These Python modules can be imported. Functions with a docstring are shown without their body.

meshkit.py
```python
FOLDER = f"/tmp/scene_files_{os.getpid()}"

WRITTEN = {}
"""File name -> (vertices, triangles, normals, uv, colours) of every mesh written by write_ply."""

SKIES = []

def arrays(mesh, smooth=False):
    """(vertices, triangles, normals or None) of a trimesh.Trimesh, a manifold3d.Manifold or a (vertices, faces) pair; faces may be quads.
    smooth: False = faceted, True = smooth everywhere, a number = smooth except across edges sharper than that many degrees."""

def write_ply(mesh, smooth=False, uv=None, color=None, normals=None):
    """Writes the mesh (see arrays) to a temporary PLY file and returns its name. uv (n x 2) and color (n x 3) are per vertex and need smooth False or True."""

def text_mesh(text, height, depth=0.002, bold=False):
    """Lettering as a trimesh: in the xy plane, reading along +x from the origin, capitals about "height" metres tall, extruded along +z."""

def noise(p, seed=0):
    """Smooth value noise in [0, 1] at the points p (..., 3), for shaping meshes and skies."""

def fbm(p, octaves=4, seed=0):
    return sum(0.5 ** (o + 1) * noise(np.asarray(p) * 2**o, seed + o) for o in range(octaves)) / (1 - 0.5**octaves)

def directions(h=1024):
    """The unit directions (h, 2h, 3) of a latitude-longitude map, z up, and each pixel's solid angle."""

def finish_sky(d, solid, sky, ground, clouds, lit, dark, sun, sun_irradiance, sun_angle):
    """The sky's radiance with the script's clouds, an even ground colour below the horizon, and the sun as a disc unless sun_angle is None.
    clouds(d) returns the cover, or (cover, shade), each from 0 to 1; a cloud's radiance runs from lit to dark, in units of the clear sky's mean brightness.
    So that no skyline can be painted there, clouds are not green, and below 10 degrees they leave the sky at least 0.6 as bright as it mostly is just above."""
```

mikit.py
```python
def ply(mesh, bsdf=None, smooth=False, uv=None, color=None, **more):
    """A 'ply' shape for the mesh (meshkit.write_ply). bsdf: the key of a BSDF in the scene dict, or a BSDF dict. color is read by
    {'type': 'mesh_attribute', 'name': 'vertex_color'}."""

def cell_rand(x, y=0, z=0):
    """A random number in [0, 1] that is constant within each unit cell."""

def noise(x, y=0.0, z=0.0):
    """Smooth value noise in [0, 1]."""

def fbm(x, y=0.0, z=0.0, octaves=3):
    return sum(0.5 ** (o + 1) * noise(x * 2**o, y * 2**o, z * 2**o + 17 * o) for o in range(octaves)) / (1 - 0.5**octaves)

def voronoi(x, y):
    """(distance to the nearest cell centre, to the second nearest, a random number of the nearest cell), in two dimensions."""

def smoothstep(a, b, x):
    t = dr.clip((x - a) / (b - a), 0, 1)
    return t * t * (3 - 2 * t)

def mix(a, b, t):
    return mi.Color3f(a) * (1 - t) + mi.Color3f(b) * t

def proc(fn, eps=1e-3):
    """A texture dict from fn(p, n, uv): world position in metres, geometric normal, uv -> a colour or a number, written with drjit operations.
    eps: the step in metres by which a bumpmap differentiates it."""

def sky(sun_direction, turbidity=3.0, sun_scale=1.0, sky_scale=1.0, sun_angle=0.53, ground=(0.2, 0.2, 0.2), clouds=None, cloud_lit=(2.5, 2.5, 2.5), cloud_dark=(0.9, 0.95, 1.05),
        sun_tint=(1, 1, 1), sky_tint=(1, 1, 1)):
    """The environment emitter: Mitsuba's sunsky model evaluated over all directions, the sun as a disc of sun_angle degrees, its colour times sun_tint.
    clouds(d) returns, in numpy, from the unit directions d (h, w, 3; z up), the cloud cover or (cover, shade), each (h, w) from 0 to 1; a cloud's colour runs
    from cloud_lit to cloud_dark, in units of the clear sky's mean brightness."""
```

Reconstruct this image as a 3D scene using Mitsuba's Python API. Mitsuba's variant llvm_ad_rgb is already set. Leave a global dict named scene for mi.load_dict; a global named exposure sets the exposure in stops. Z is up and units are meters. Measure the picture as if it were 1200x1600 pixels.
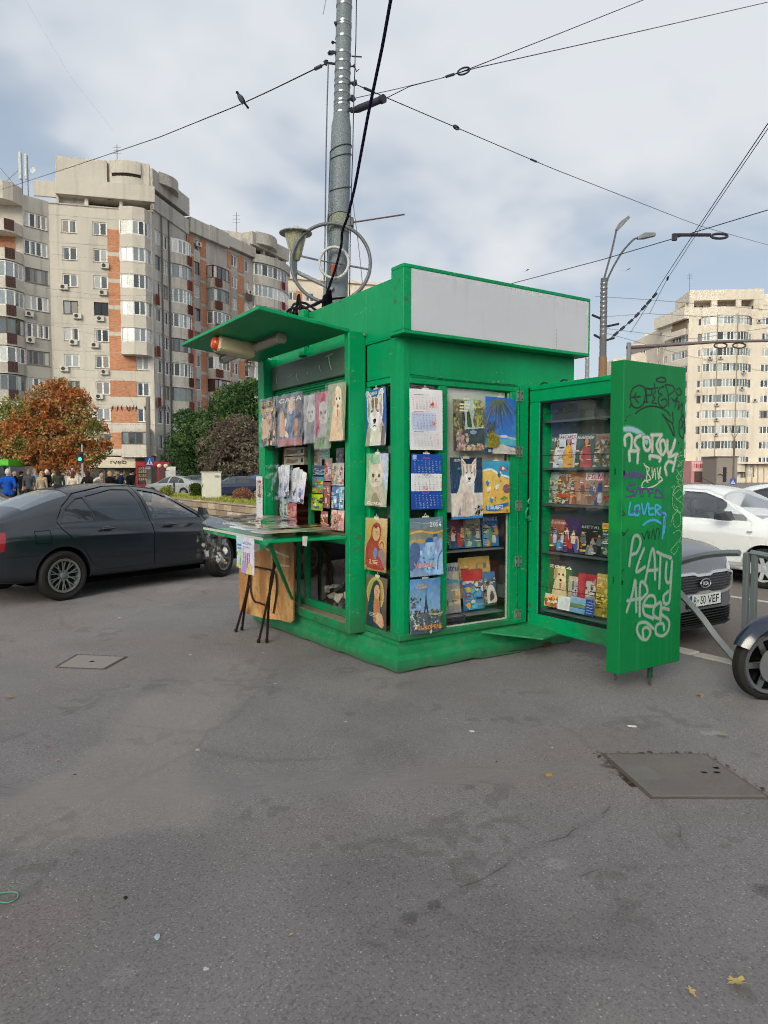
"""A green newspaper kiosk on an asphalt pavement under a cloudy sky, apartment blocks behind."""
import math, random
import numpy as np
import trimesh
import manifold3d as m3
import drjit as dr
import mitsuba as mi
import mikit, meshkit
from mikit import noise, fbm, smoothstep, voronoi, cell_rand
from shapely import affinity
from shapely.geometry import Polygon, LineString, MultiPolygon, box as sbox
from shapely.ops import unary_union

random.seed(11)
RNG = np.random.default_rng(11)
scene, labels = {}, {}

# ------------------------------------------------------------------ camera, sky, exposure
EYE = np.array([0.0, 0.0, 1.6])
PITCH = math.atan(60.0 / 1120.0)                       # looking slightly down
scene['camera'] = {'type': 'perspective', 'fov': 2 * math.degrees(math.atan(600 / 1120.0)), 'fov_axis': 'x',
     'near_clip': 0.05, 'far_clip': 2000.0,
     'to_world': mi.ScalarTransform4f().look_at(origin=EYE.tolist(), target=[0, math.cos(PITCH), 1.6 - math.sin(PITCH)], up=[0, 0, 1])}

def clouds(d):
 """Broken, fairly bright stratus: thin blue-grey gaps between soft white banks."""
 z = np.maximum(d[..., 2], 0.03)
 q = np.stack([d[..., 0] / (z + 0.35), d[..., 1] / (z + 0.35), 0 * z], -1)
 warp = meshkit.fbm(q * 1.3 + 9.0, 3, 3)
 big = meshkit.fbm(q * np.array([1.7, 2.3, 1]) + warp[..., None] * 0.9 + 4.2, 5, 7)
 fine = meshkit.fbm(q * 6.5 + 2.0, 4, 21)
 body = big * 0.78 + fine * 0.22
 t = np.clip((body - 0.33) / 0.17, 0, 1)
 cover = 0.54 + 0.46 * t * t * (3 - 2 * t)
 t2 = np.clip((body - 0.41) / 0.17, 0, 1)
 shade = np.clip(0.66 - 0.60 * t2 + 0.26 * np.clip((d[..., 2] - 0.25) / 0.5, 0, 1), 0, 1)
 haze = np.clip(1 - d[..., 2] / 0.22, 0, 1)
 return cover * (1 - haze) + 0.97 * haze, shade * (1 - haze) + 0.20 * haze

scene['sky'] = mikit.sky((-0.28, -0.82, 0.42), turbidity=3, sun_scale=0.62, sky_scale=1.0, sun_angle=34, sun_tint=(0.80, 0.97, 1.24), clouds=clouds,
       cloud_lit=(2.48, 2.56, 2.66), cloud_dark=(1.55, 1.76, 2.04), ground=(0.16, 0.15, 0.14))
exposure = 2.12

# ------------------------------------------------------------------ helpers
def lin(c):
 """'#rrggbb' or 0-255 triple -> linear rgb."""
 if isinstance(c, str):
  c = [int(c[i:i + 2], 16) for i in (1, 3, 5)]
 if max(c) <= 1.0:
  return np.array(c, float)
 c = np.array(c, float) / 255.0
 return np.where(c <= 0.04045, c / 12.92, ((c + 0.055) / 1.055) ** 2.4)

def mix(a, b, t):
 a, b = (mi.Color3f(*[float(x) for x in c]) if isinstance(c, np.ndarray) else c for c in (a, b))
 return a * (1 - t) + b * t

USED = set()

def uniq(base):
 k, n = base, 0
 while k in USED:
  n += 1
  k = f'{base}_{n:03d}'
 USED.add(k)
 return k

def label(key, text, cat=None, group=None, kind=None):
 e = {}
 if text: e['label'] = text
 if cat: e['category'] = cat
 if group: e['group'] = group
 if kind: e['kind'] = kind
 labels[key] = e
 return key

def thing(name, text, cat, group=None, kind=None):
 return label(uniq(name), text, cat, group, kind)

def as_vf(mesh):
 if hasattr(mesh, 'to_mesh'):
  m = mesh.to_mesh()
  return np.asarray(m.vert_properties[:, :3], float), np.asarray(m.tri_verts, int)
 if isinstance(mesh, (tuple, list)):
  v, f = np.asarray(mesh[0], float), np.asarray(mesh[1], int)
  if f.shape[1] == 4:
   f = np.vstack([f[:, [0, 1, 2]], f[:, [0, 2, 3]]])
  return v, f
 return np.asarray(mesh.vertices, float), np.asarray(mesh.faces, int)

def put(key, mesh, mat='vc', col=None, smooth=False, M=None, text=None, kind=None):
 """One entry of the scene. col: one colour for the whole mesh, or one per vertex."""
 key = uniq(key)
 if mat == 'car_paint':                               # lacquer: one BSDF for each colour
  if isinstance(mesh, MB): v, f, c = mesh.arrays(); mesh, col = (v, f), c[0]
  col = lin(col); mat, col = 'paint_%02x%02x%02x' % tuple(int(x * 255) for x in col), [float(x) for x in col]
  scene.setdefault(mat, two({'type': 'roughplastic', 'diffuse_reflectance': {'type': 'rgb', 'value': col}, 'alpha': 0.04, 'int_ior': 1.8, 'distribution': 'ggx', 'nonlinear': False}))
  col = None
 if isinstance(mesh, MB):
  v, f, c = mesh.arrays()
  if col is None and not mat.startswith('paint_'): col = c
 else:
  v, f = as_vf(mesh)
 if M is not None:
  v = v @ M[:3, :3].T + M[:3, 3]
  if np.linalg.det(M[:3, :3]) < 0: f = f[:, ::-1]
 if col is not None and not (isinstance(col, np.ndarray) and col.ndim == 2):
  col = lin(col)
 if smooth is not False and smooth is not True:
  t = trimesh.Trimesh(v, f, process=False)
  if col is not None and getattr(col, 'ndim', 1) == 2:
   cc = np.asarray(col)
   # split at sharp edges by hand: weld by position and colour, then shade
   keyv = np.round(np.hstack([v, cc]), 6)
   _, idx, inv = np.unique(keyv, axis=0, return_index=True, return_inverse=True)
   inv = inv.reshape(-1)
   t = trimesh.Trimesh(v[idx], inv[f], process=False)
   t.visual = trimesh.visual.ColorVisuals(t)
   ci = cc[idx]
   t2 = trimesh.graph.smooth_shade(t, angle=np.radians(smooth), facet_minarea=None)
   from scipy.spatial import cKDTree
   _, j = cKDTree(v[idx]).query(np.asarray(t2.vertices))
   v, f, col = np.asarray(t2.vertices), np.asarray(t2.faces), ci[j]
  else:
   t.merge_vertices()
   t2 = trimesh.graph.smooth_shade(t, angle=np.radians(smooth), facet_minarea=None)
   v, f = np.asarray(t2.vertices), np.asarray(t2.faces)
  smooth = True
 if col is not None:
  if col.ndim == 1: col = np.tile(col, (len(v), 1))
  scene[key] = mikit.ply((v, f), mat, smooth=smooth, color=col)
 else:
  scene[key] = mikit.ply((v, f), mat, smooth=smooth)
 if text or kind: label(key, text, kind=kind)
 return key

def solo(name, mesh, text, cat, mat='vc', col=None, smooth=False, M=None, group=None, kind=None):
 k = put(name, mesh, mat, col, smooth, M)
 return label(k, text, cat, group, kind)

def copy_thing(src, text, to_world, group=None):
 """A further individual of a thing already built: same meshes under its own key."""
 root = uniq(src.rsplit('_', 1)[0] if src[-3:].isdigit() else src)
 s = labels[src]
 label(root, text or s.get('label'), s.get('category'), group or s.get('group'), s.get('kind'))
 for k in [k for k in scene if k == src or k.startswith(src + '__')]:
  nk = root + k[len(src):]
  USED.add(nk)
  scene[nk] = {**scene[k], 'to_world': mi.ScalarTransform4f(to_world.tolist())}
 return root

def mat4(loc=(0, 0, 0), rz=0.0, rx=0.0, ry=0.0, s=1.0):
 cz, sz, cx, sx, cy, sy = math.cos(rz), math.sin(rz), math.cos(rx), math.sin(rx), math.cos(ry), math.sin(ry)
 Rz = np.array([[cz, -sz, 0], [sz, cz, 0], [0, 0, 1]])
 Rx = np.array([[1, 0, 0], [0, cx, -sx], [0, sx, cx]])
 Ry = np.array([[cy, 0, sy], [0, 1, 0], [-sy, 0, cy]])
 M = np.eye(4); M[:3, :3] = Rz @ Ry @ Rx * s; M[:3, 3] = loc
 return M

def frame(o, x, y):
 """Matrix with origin o, x axis x, y axis y (unit length kept as given), z = x cross y."""
 x, y = np.asarray(x, float), np.asarray(y, float)
 z = np.cross(x, y); z /= np.linalg.norm(z)
 M = np.eye(4); M[:3, 0], M[:3, 1], M[:3, 2], M[:3, 3] = x, y, z, o
 return M

BOXF = np.array([[0, 1, 3], [0, 3, 2], [4, 6, 7], [4, 7, 5], [0, 4, 5], [0, 5, 1], [2, 3, 7], [2, 7, 6], [0, 2, 6], [0, 6, 4], [1, 5, 7], [1, 7, 3]])

class MB:
 """Collects coloured pieces of ONE part."""
 def __init__(s): s.v, s.f, s.c, s.n = [], [], [], 0

 def add(s, mesh, col='#808080', M=None):
  v, f = as_vf(mesh)
  if M is not None: v = v @ M[:3, :3].T + M[:3, 3]
  c = col if isinstance(col, np.ndarray) and col.ndim == 2 else np.tile(lin(col), (len(v), 1))
  s.v.append(v); s.f.append(f + s.n); s.c.append(c); s.n += len(v)
  return s

 def box(s, x0, x1, y0, y1, z0, z1, col='#808080', M=None):
  v = np.array([[x, y, z] for x in (x0, x1) for y in (y0, y1) for z in (z0, z1)], float)
  return s.add((v, BOXF), col, M)

 def cbox(s, x0, x1, y0, y1, z0, z1, r, col='#808080', M=None):
  return s.add(cbox(x0, x1, y0, y1, z0, z1, r), col, M)

 def tube(s, pts, r, col='#808080', n=6, M=None, cap=True):
  return s.add(tube(pts, r, n, cap), col, M)

 def arrays(s): return np.vstack(s.v), np.vstack(s.f), np.vstack(s.c)

def cbox(x0, x1, y0, y1, z0, z1, r):
 p = []
 for x, a in ((x0, r), (x1, -r)):
  for y, b in ((y0, r), (y1, -r)):
   for z, c in ((z0, r), (z1, -r)):
    p += [(x, y + b, z + c), (x + a, y, z + c), (x + a, y + b, z)]
 return m3.Manifold.hull_points(np.array(p, float))

def tube(pts, r, n=6, cap=True):
 p = np.asarray(pts, float)
 if len(p) == 2: p = np.vstack([p[0], (p[0] + p[1]) / 2, p[1]])
 r = np.broadcast_to(np.asarray(r, float), (len(p),)) if np.ndim(r) == 0 or len(r) == len(p) else np.interp(np.linspace(0, 1, len(p)), np.linspace(0, 1, len(r)), r)
 t = np.gradient(p, axis=0); t /= np.linalg.norm(t, axis=1, keepdims=True) + 1e-12
 a = np.cross(t[0], [0, 0, 1.0] if abs(t[0][2]) < 0.9 else [1.0, 0, 0]); a /= np.linalg.norm(a)
 A = []
 for k in range(len(p)):
  a = a - t[k] * np.dot(a, t[k]); a /= np.linalg.norm(a) + 1e-12; A.append(a)
 A = np.array(A); B = np.cross(t, A)
 ang = np.arange(n) * 2 * np.pi / n
 v = p[:, None] + r[:, None, None] * (np.cos(ang)[None, :, None] * A[:, None] + np.sin(ang)[None, :, None] * B[:, None])
 v = v.reshape(-1, 3)
 i, j = np.meshgrid(np.arange(len(p) - 1), np.arange(n), indexing='ij')
 q = np.stack([i * n + j, i * n + (j + 1) % n, (i + 1) * n + (j + 1) % n, (i + 1) * n + j], -1).reshape(-1, 4)
 f = np.vstack([q[:, [0, 1, 2]], q[:, [0, 2, 3]]])
 if cap:
  m = len(v); v = np.vstack([v, p[0], p[-1]]); e = m - n
  k = np.arange(n)
  f = np.vstack([f, np.stack([k * 0 + m, (k + 1) % n, k], 1), np.stack([k * 0 + m + 1, e + k, e + (k + 1) % n], 1)])
 return v, f

def lathe(prof, n=20):
 """Profile [(r, z), ...] turned about z."""
 pr = np.array(prof, float); a = np.arange(n) * 2 * np.pi / n
 v = np.stack([pr[:, None, 0] * np.cos(a), pr[:, None, 0] * np.sin(a), np.broadcast_to(pr[:, None, 1], (len(pr), n))], -1).reshape(-1, 3)
 i, j = np.meshgrid(np.arange(len(pr) - 1), np.arange(n), indexing='ij')
 q = np.stack([i * n + j, i * n + (j + 1) % n, (i + 1) * n + (j + 1) % n, (i + 1) * n + j], -1).reshape(-1, 4)
 return v, q

def tri2d(poly):
 """Flat triangles (v2, f) of a shapely polygon or multipolygon."""
 vs, fs, n = [], [], 0
 for g in getattr(poly, 'geoms', [poly]):
  if g.is_empty or g.geom_type != 'Polygon' or g.area < 1e-10: continue
  v, f = trimesh.creation.triangulate_polygon(g, engine='earcut')
  a = np.cross(v[f[:, 1]] - v[f[:, 0]], v[f[:, 2]] - v[f[:, 0]])
  f = np.where((a < 0)[:, None], f[:, ::-1], f)
  vs.append(v); fs.append(f + n); n += len(v)
 if not vs: return np.zeros((0, 2)), np.zeros((0, 3), int)
 return np.vstack(vs), np.vstack(fs)

def prism(poly, z0, z1):
 ms = [trimesh.creation.extrude_polygon(g, z1 - z0, engine='earcut') for g in getattr(poly, 'geoms', [poly]) if g.geom_type == 'Polygon' and g.area > 1e-10]
 m = trimesh.util.concatenate(ms); m.apply_translation([0, 0, z0])
 return m

def man(mesh):
 v, f = as_vf(mesh)
 t = trimesh.Trimesh(v, f); t.merge_vertices()
 m = m3.Manifold(m3.Mesh(np.asarray(t.vertices, np.float32), np.asarray(t.faces, np.uint32)))
 return m

def ell(cx, cy, rx, ry, a=0, n=24):
 t = np.arange(n) * 2 * np.pi / n
 p = np.stack([rx * np.cos(t), ry * np.sin(t)], 1)
 ca, sa = math.cos(a), math.sin(a)
 return Polygon(p @ np.array([[ca, sa], [-sa, ca]]) + [cx, cy])

def curve(pts, n=8):
 """Catmull-Rom through the points."""
 p = np.asarray(pts, float)
 p = np.vstack([2 * p[0] - p[1], p, 2 * p[-1] - p[-2]])
 out = []
 for i in range(1, len(p) - 2):
  t = np.linspace(0, 1, n, endpoint=False)[:, None]
  a, b, c, d = p[i - 1], p[i], p[i + 1], p[i + 2]
  out.append(0.5 * (2 * b + (c - a) * t + (2 * a - 5 * b + 4 * c - d) * t * t + (3 * b - a - 3 * c + d) * t ** 3))
 return np.vstack(out + [p[-2][None]])

def ray(x, y):
 r = np.array([(x - 600) / 1120.0, 1.0, (800 - y) / 1120.0]); c, s = math.cos(PITCH), math.sin(PITCH)
 return np.array([r[0], c * r[1] + s * r[2], c * r[2] - s * r[1]])

def at(x, y, Y):
 """Surveyed point: the place at distance Y (metres north) sighted at that point of the photograph."""
 r = ray(x, y)
 return EYE + r * (Y / r[1])

def gnd(x, y, z=0.0):
 r = ray(x, y)
 return EYE + r * ((z - 1.6) / r[2])

_TXT = {}

def text2d(s, h, bold=True):
 """(v2, f) of flat lettering with capitals h tall, from the origin."""
 if (s, bold) not in _TXT:
  m = meshkit.text_mesh(s, 1.0, 0.1, bold)
  keep = m.face_normals[:, 2] > 0.9
  v, f = np.asarray(m.vertices), np.asarray(m.faces)[keep]
  u, inv = np.unique(f, return_inverse=True)
  _TXT[(s, bold)] = (v[u][:, :2], inv.reshape(-1, 3))
 v, f = _TXT[(s, bold)]
 return v * h, f

class Sheet:
 """A flat printed thing (poster, calendar, magazine cover, sign): paper with layers of ink a fraction of a millimetre proud."""
 def __init__(s, w, h, bg='#ffffff', thick=0.002, grid=True):
  s.w, s.h, s.k, s.grid, s.mott = w, h, 0, grid, .6
  s.b = MB(); s.b.box(0, w, 0, h, -thick, 0.0, bg)

 def lay(s, v, f, col):
  s.k += 1
  v3 = np.column_stack([v, np.full(len(v), 0.00022 * s.k)])
  if callable(col):
   c = lin3(np.array([col(x / s.w, y / s.h) for x, y in v]))
  else: c = np.tile(lin(col), (len(v), 1))
  s.b.add((v3, f), c)

 def poly(s, p, col):
  if not hasattr(p, 'geom_type'): p = Polygon(p)
  p = p.buffer(0).intersection(sbox(0.0, 0.0, s.w, s.h))
  if p.is_empty: return s
  v, f = tri2d(p)
  if len(v) == 0: return s
  if callable(col):
   v3, f = trimesh.remesh.subdivide_to_size(np.column_stack([v, v[:, 0] * 0]), f, max(s.w, s.h) / 9.0)
   v = v3[:, :2]
  s.lay(v, f, col); return s

 def rect(s, x0, y0, x1, y1, col): return s.poly(sbox(x0 * s.w, y0 * s.h, x1 * s.w, y1 * s.h), col)
 def pg(s, pts, col): return s.poly(Polygon([(x * s.w, y * s.h) for x, y in pts]), col)
 def sm(s, pts, col): return s.poly(Polygon([tuple(q) for q in curve([(x * s.w, y * s.h) for x, y in list(pts) + [pts[0]]], 5)]), col)
 def el(s, x, y, rx, ry, col, a=0): return s.poly(ell(x * s.w, y * s.h, rx * s.w, ry * s.h, a, 18), col)
 def line(s, pts, wd, col, smooth=True):
  p = [(x * s.w, y * s.h) for x, y in pts]
  if smooth and len(p) > 2: p = curve(p, 6)
  return s.poly(LineString(p).buffer(wd / 2, quad_segs=3), col)

 def text(s, t, x, y, hh, col, fit=None, bold=True, rot=0):
  v, f = text2d(t, hh * s.h, bold)
  if fit: v = v * [fit * s.w / max(np.ptp(v[:, 0]), 1e-6), 1]
  if rot: v = v @ np.array([[math.cos(rot), math.sin(rot)], [-math.sin(rot), math.cos(rot)]])
  s.lay(v + [x * s.w, y * s.h], f, col); return s

 def build(s, bend=0.0, seed=0):
  v, f, c = s.b.arrays()
  if bend or s.grid:
   v3, f2, idx = trimesh.remesh.subdivide_to_size(v, f, 0.018, return_index=True)
   v0, f0 = v, f
   # colour of a new vertex: interpolate inside the face it came from
   vi = np.zeros(len(v3), int); vi[f2.reshape(-1)] = np.repeat(idx, 3)
   tri = v0[f0[vi]]
   bary = trimesh.triangles.points_to_barycentric(tri, v3)
   bary = np.clip(np.where(np.isfinite(bary), bary, 1 / 3), 0, 1); bary /= bary.sum(1, keepdims=True) + 1e-9
   cc = (c[f0[vi]] * bary[:, :, None]).sum(1)
   q_ = v3 * [44, 38, 0] + seed * 3.7 + s.w * 91
   v, f, c = v3, f2, np.clip(cc * (1 + s.mott * (meshkit.fbm(q_, 3, seed) - .5))[:, None] * (1 + s.mott * .35 * (np.stack([meshkit.noise(q_ * .45 + 7 * i_, i_) for i_ in range(3)], 1) - .5)), 0, 1)
   r = np.random.default_rng(seed); p1, p2, a1 = r.uniform(0, 6), r.uniform(0, 6), r.uniform(0.5, 1)
   v = v.copy()
   v[:, 2] += bend * (np.sin(v[:, 1] / s.h * 4.2 + p1) * 0.5 * a1 + np.sin(v[:, 0] / s.w * 3.6 + p2) * 0.35 + (1 - v[:, 1] / s.h) ** 2 * 0.9) + bend * 0.9
  m = MB(); m.add((v, f), c)
  return m

def lin3(a):
 a = np.asarray(a, float) / 255.0
 return np.where(a <= 0.04045, a / 12.92, ((a + 0.055) / 1.055) ** 2.4)

def grad(c0, c1, axis=1, nz=0, seed=0):
 """Colour running from c0 (bottom/left) to c1 (top/right)."""
 a = np.array([int(c0[i:i + 2], 16) for i in (1, 3, 5)], float); b = np.array([int(c1[i:i + 2], 16) for i in (1, 3, 5)], float)
 def fn(x, y):
  t = min(max(y if axis else x, 0), 1)
  n = (math.sin(x * 37.1 + seed) * math.sin(y * 29.3 + seed * 2.1)) * nz
  return np.clip(a + (b - a) * t + n, 0, 255)
 return fn

# ------------------------------------------------------------------ materials
VCOL = {'type': 'mesh_attribute', 'name': 'vertex_color'}

def two(b): return {'type': 'twosided', 'bsdf': b}

def P(color, rough=0.5, **k):
 c = color if isinstance(color, dict) else {'type': 'rgb', 'value': [float(x) for x in lin(color)]}
 return {'type': 'principled', 'base_color': c, 'roughness': rough, **k}

scene['vc'] = two({'type': 'diffuse', 'reflectance': VCOL})
scene['vc_satin'] = two(P(VCOL, 0.42, specular=0.4))
scene['vc_gloss'] = two(P(VCOL, 0.12, specular=0.5))
scene['print'] = two(P(VCOL, 0.35, specular=0.35))
scene['car_glass'] = two(P(VCOL, 0.03, specular=0.9))
scene['vc_metal'] = two(P(VCOL, 0.32, metallic=0.85))
scene['rubber'] = two(P('#23211f', 0.75, specular=0.25))
scene['pane'] = {'type': 'thindielectric', 'int_ior': 1.5}
scene['film'] = {'type': 'thindielectric', 'int_ior': 1.36}
scene['leaf'] = {'type': 'principledthin', 'base_color': VCOL, 'roughness': 0.55, 'diff_trans': 0.5}

# kiosk paint: green enamel gone slightly uneven, with dust, drips and grime near the foot
def green_fn(p, n, uv):
 b = fbm(p.x * 1.7 + p.y * 0.9, p.y * 1.3 - p.x * 0.4, p.z * 0.8, 3)
 g = fbm(p.x * 16 + 3, p.y * 16, p.z * 2.2, 3)
 drip = smoothstep(0.60, 0.80, fbm((p.x + p.y * 1.7) * 26, (p.y - p.x) * 26, p.z * 0.9, 3))
 base = mix(lin('#007644'), lin('#00965e'), b)
 base = base * (0.90 + 0.2 * g)
 base = mix(base, lin('#2f9468'), 0.22 * drip)
 low = smoothstep(0.80, 0.12, p.z) * (0.35 + fbm(p.x * 9, p.y * 9, p.z * 7, 4)) * smoothstep(0.35, 0.62, fbm(p.x * 3.1, p.y * 3.1, p.z * 1.4 + 3, 3))
 chip = smoothstep(0.74, 0.80, noise(p.x * 24 + 5, p.y * 24, p.z * 20)) * smoothstep(0.56, 0.70, fbm(p.x * 2.3 + 8, p.y * 2.3, p.z * 1.9, 2))
 base = mix(base, lin('#4a4034'), 0.55 * chip)
 base = mix(base, lin('#3d5242'), dr.clip(low, 0, 0.6))
 spot = smoothstep(0.80, 0.86, noise(p.x * 60, p.y * 60, p.z * 60)) * smoothstep(0.62, 0.78, noise(p.x * 7, p.y * 7, p.z * 7 + 5))
 return mix(base, lin('#8b9a86'), 0.5 * spot)

scene['green_paint'] = two({'type': 'principled', 'base_color': mikit.proc(green_fn), 'roughness': 0.40, 'specular': 0.16})

def plinth_fn(p, n, uv):
 g = fbm(p.x * 6, p.y * 6, p.z * 5, 4)
 s = smoothstep(0.45, 0.75, fbm(p.x * 22, p.y * 22, p.z * 14 + 4, 3))
 base = mix(lin('#0f6b40'), lin('#1f8a56'), g)
 base = mix(base, lin('#4f7d62'), 0.4 * s)
 return mix(base, lin('#3b443c'), smoothstep(0.10, 0.0, p.z) * (0.45 + 0.5 * g))

scene['plinth_paint'] = two({'type': 'principled', 'base_color': mikit.proc(plinth_fn), 'roughness': 0.5, 'specular': 0.3})

# old oil and tar marks, and pale chalky ones: x, y, radius, how much darker or lighter
SPOTS = ((1.47, 2.66, .06, -.38), (.44, 3.58, .035, -.3), (2.05, 4.34, .055, .35), (1.98, 4.35, .03, .3), (.71, 2.87, .05, .2), (.18, 2.58, .035, -.3), (.09, 2.50, .04, -.24), (-.23, 4.70, .05, -.22), (-.83, 5.25, .09, -.16), (-.85, 2.2, .06, .2))

CRACKS = [[(952, 1262), (880, 1308), (800, 1342), (730, 1384), (685, 1414), (640, 1442)], [(690, 1424), (760, 1466), (830, 1485), (910, 1494), (1010, 1497)], [(1030, 1252), (1060, 1290), (1075, 1330)], [(180, 922), (240, 940), (330, 950), (430, 942)], [(905, 1370), (960, 1352), (1040, 1356)]]
SEGS = [(*gnd(*a)[:2].tolist(), *gnd(*b)[:2].tolist()) for c in CRACKS for a, b in zip(c[:-1], c[1:])]

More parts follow.
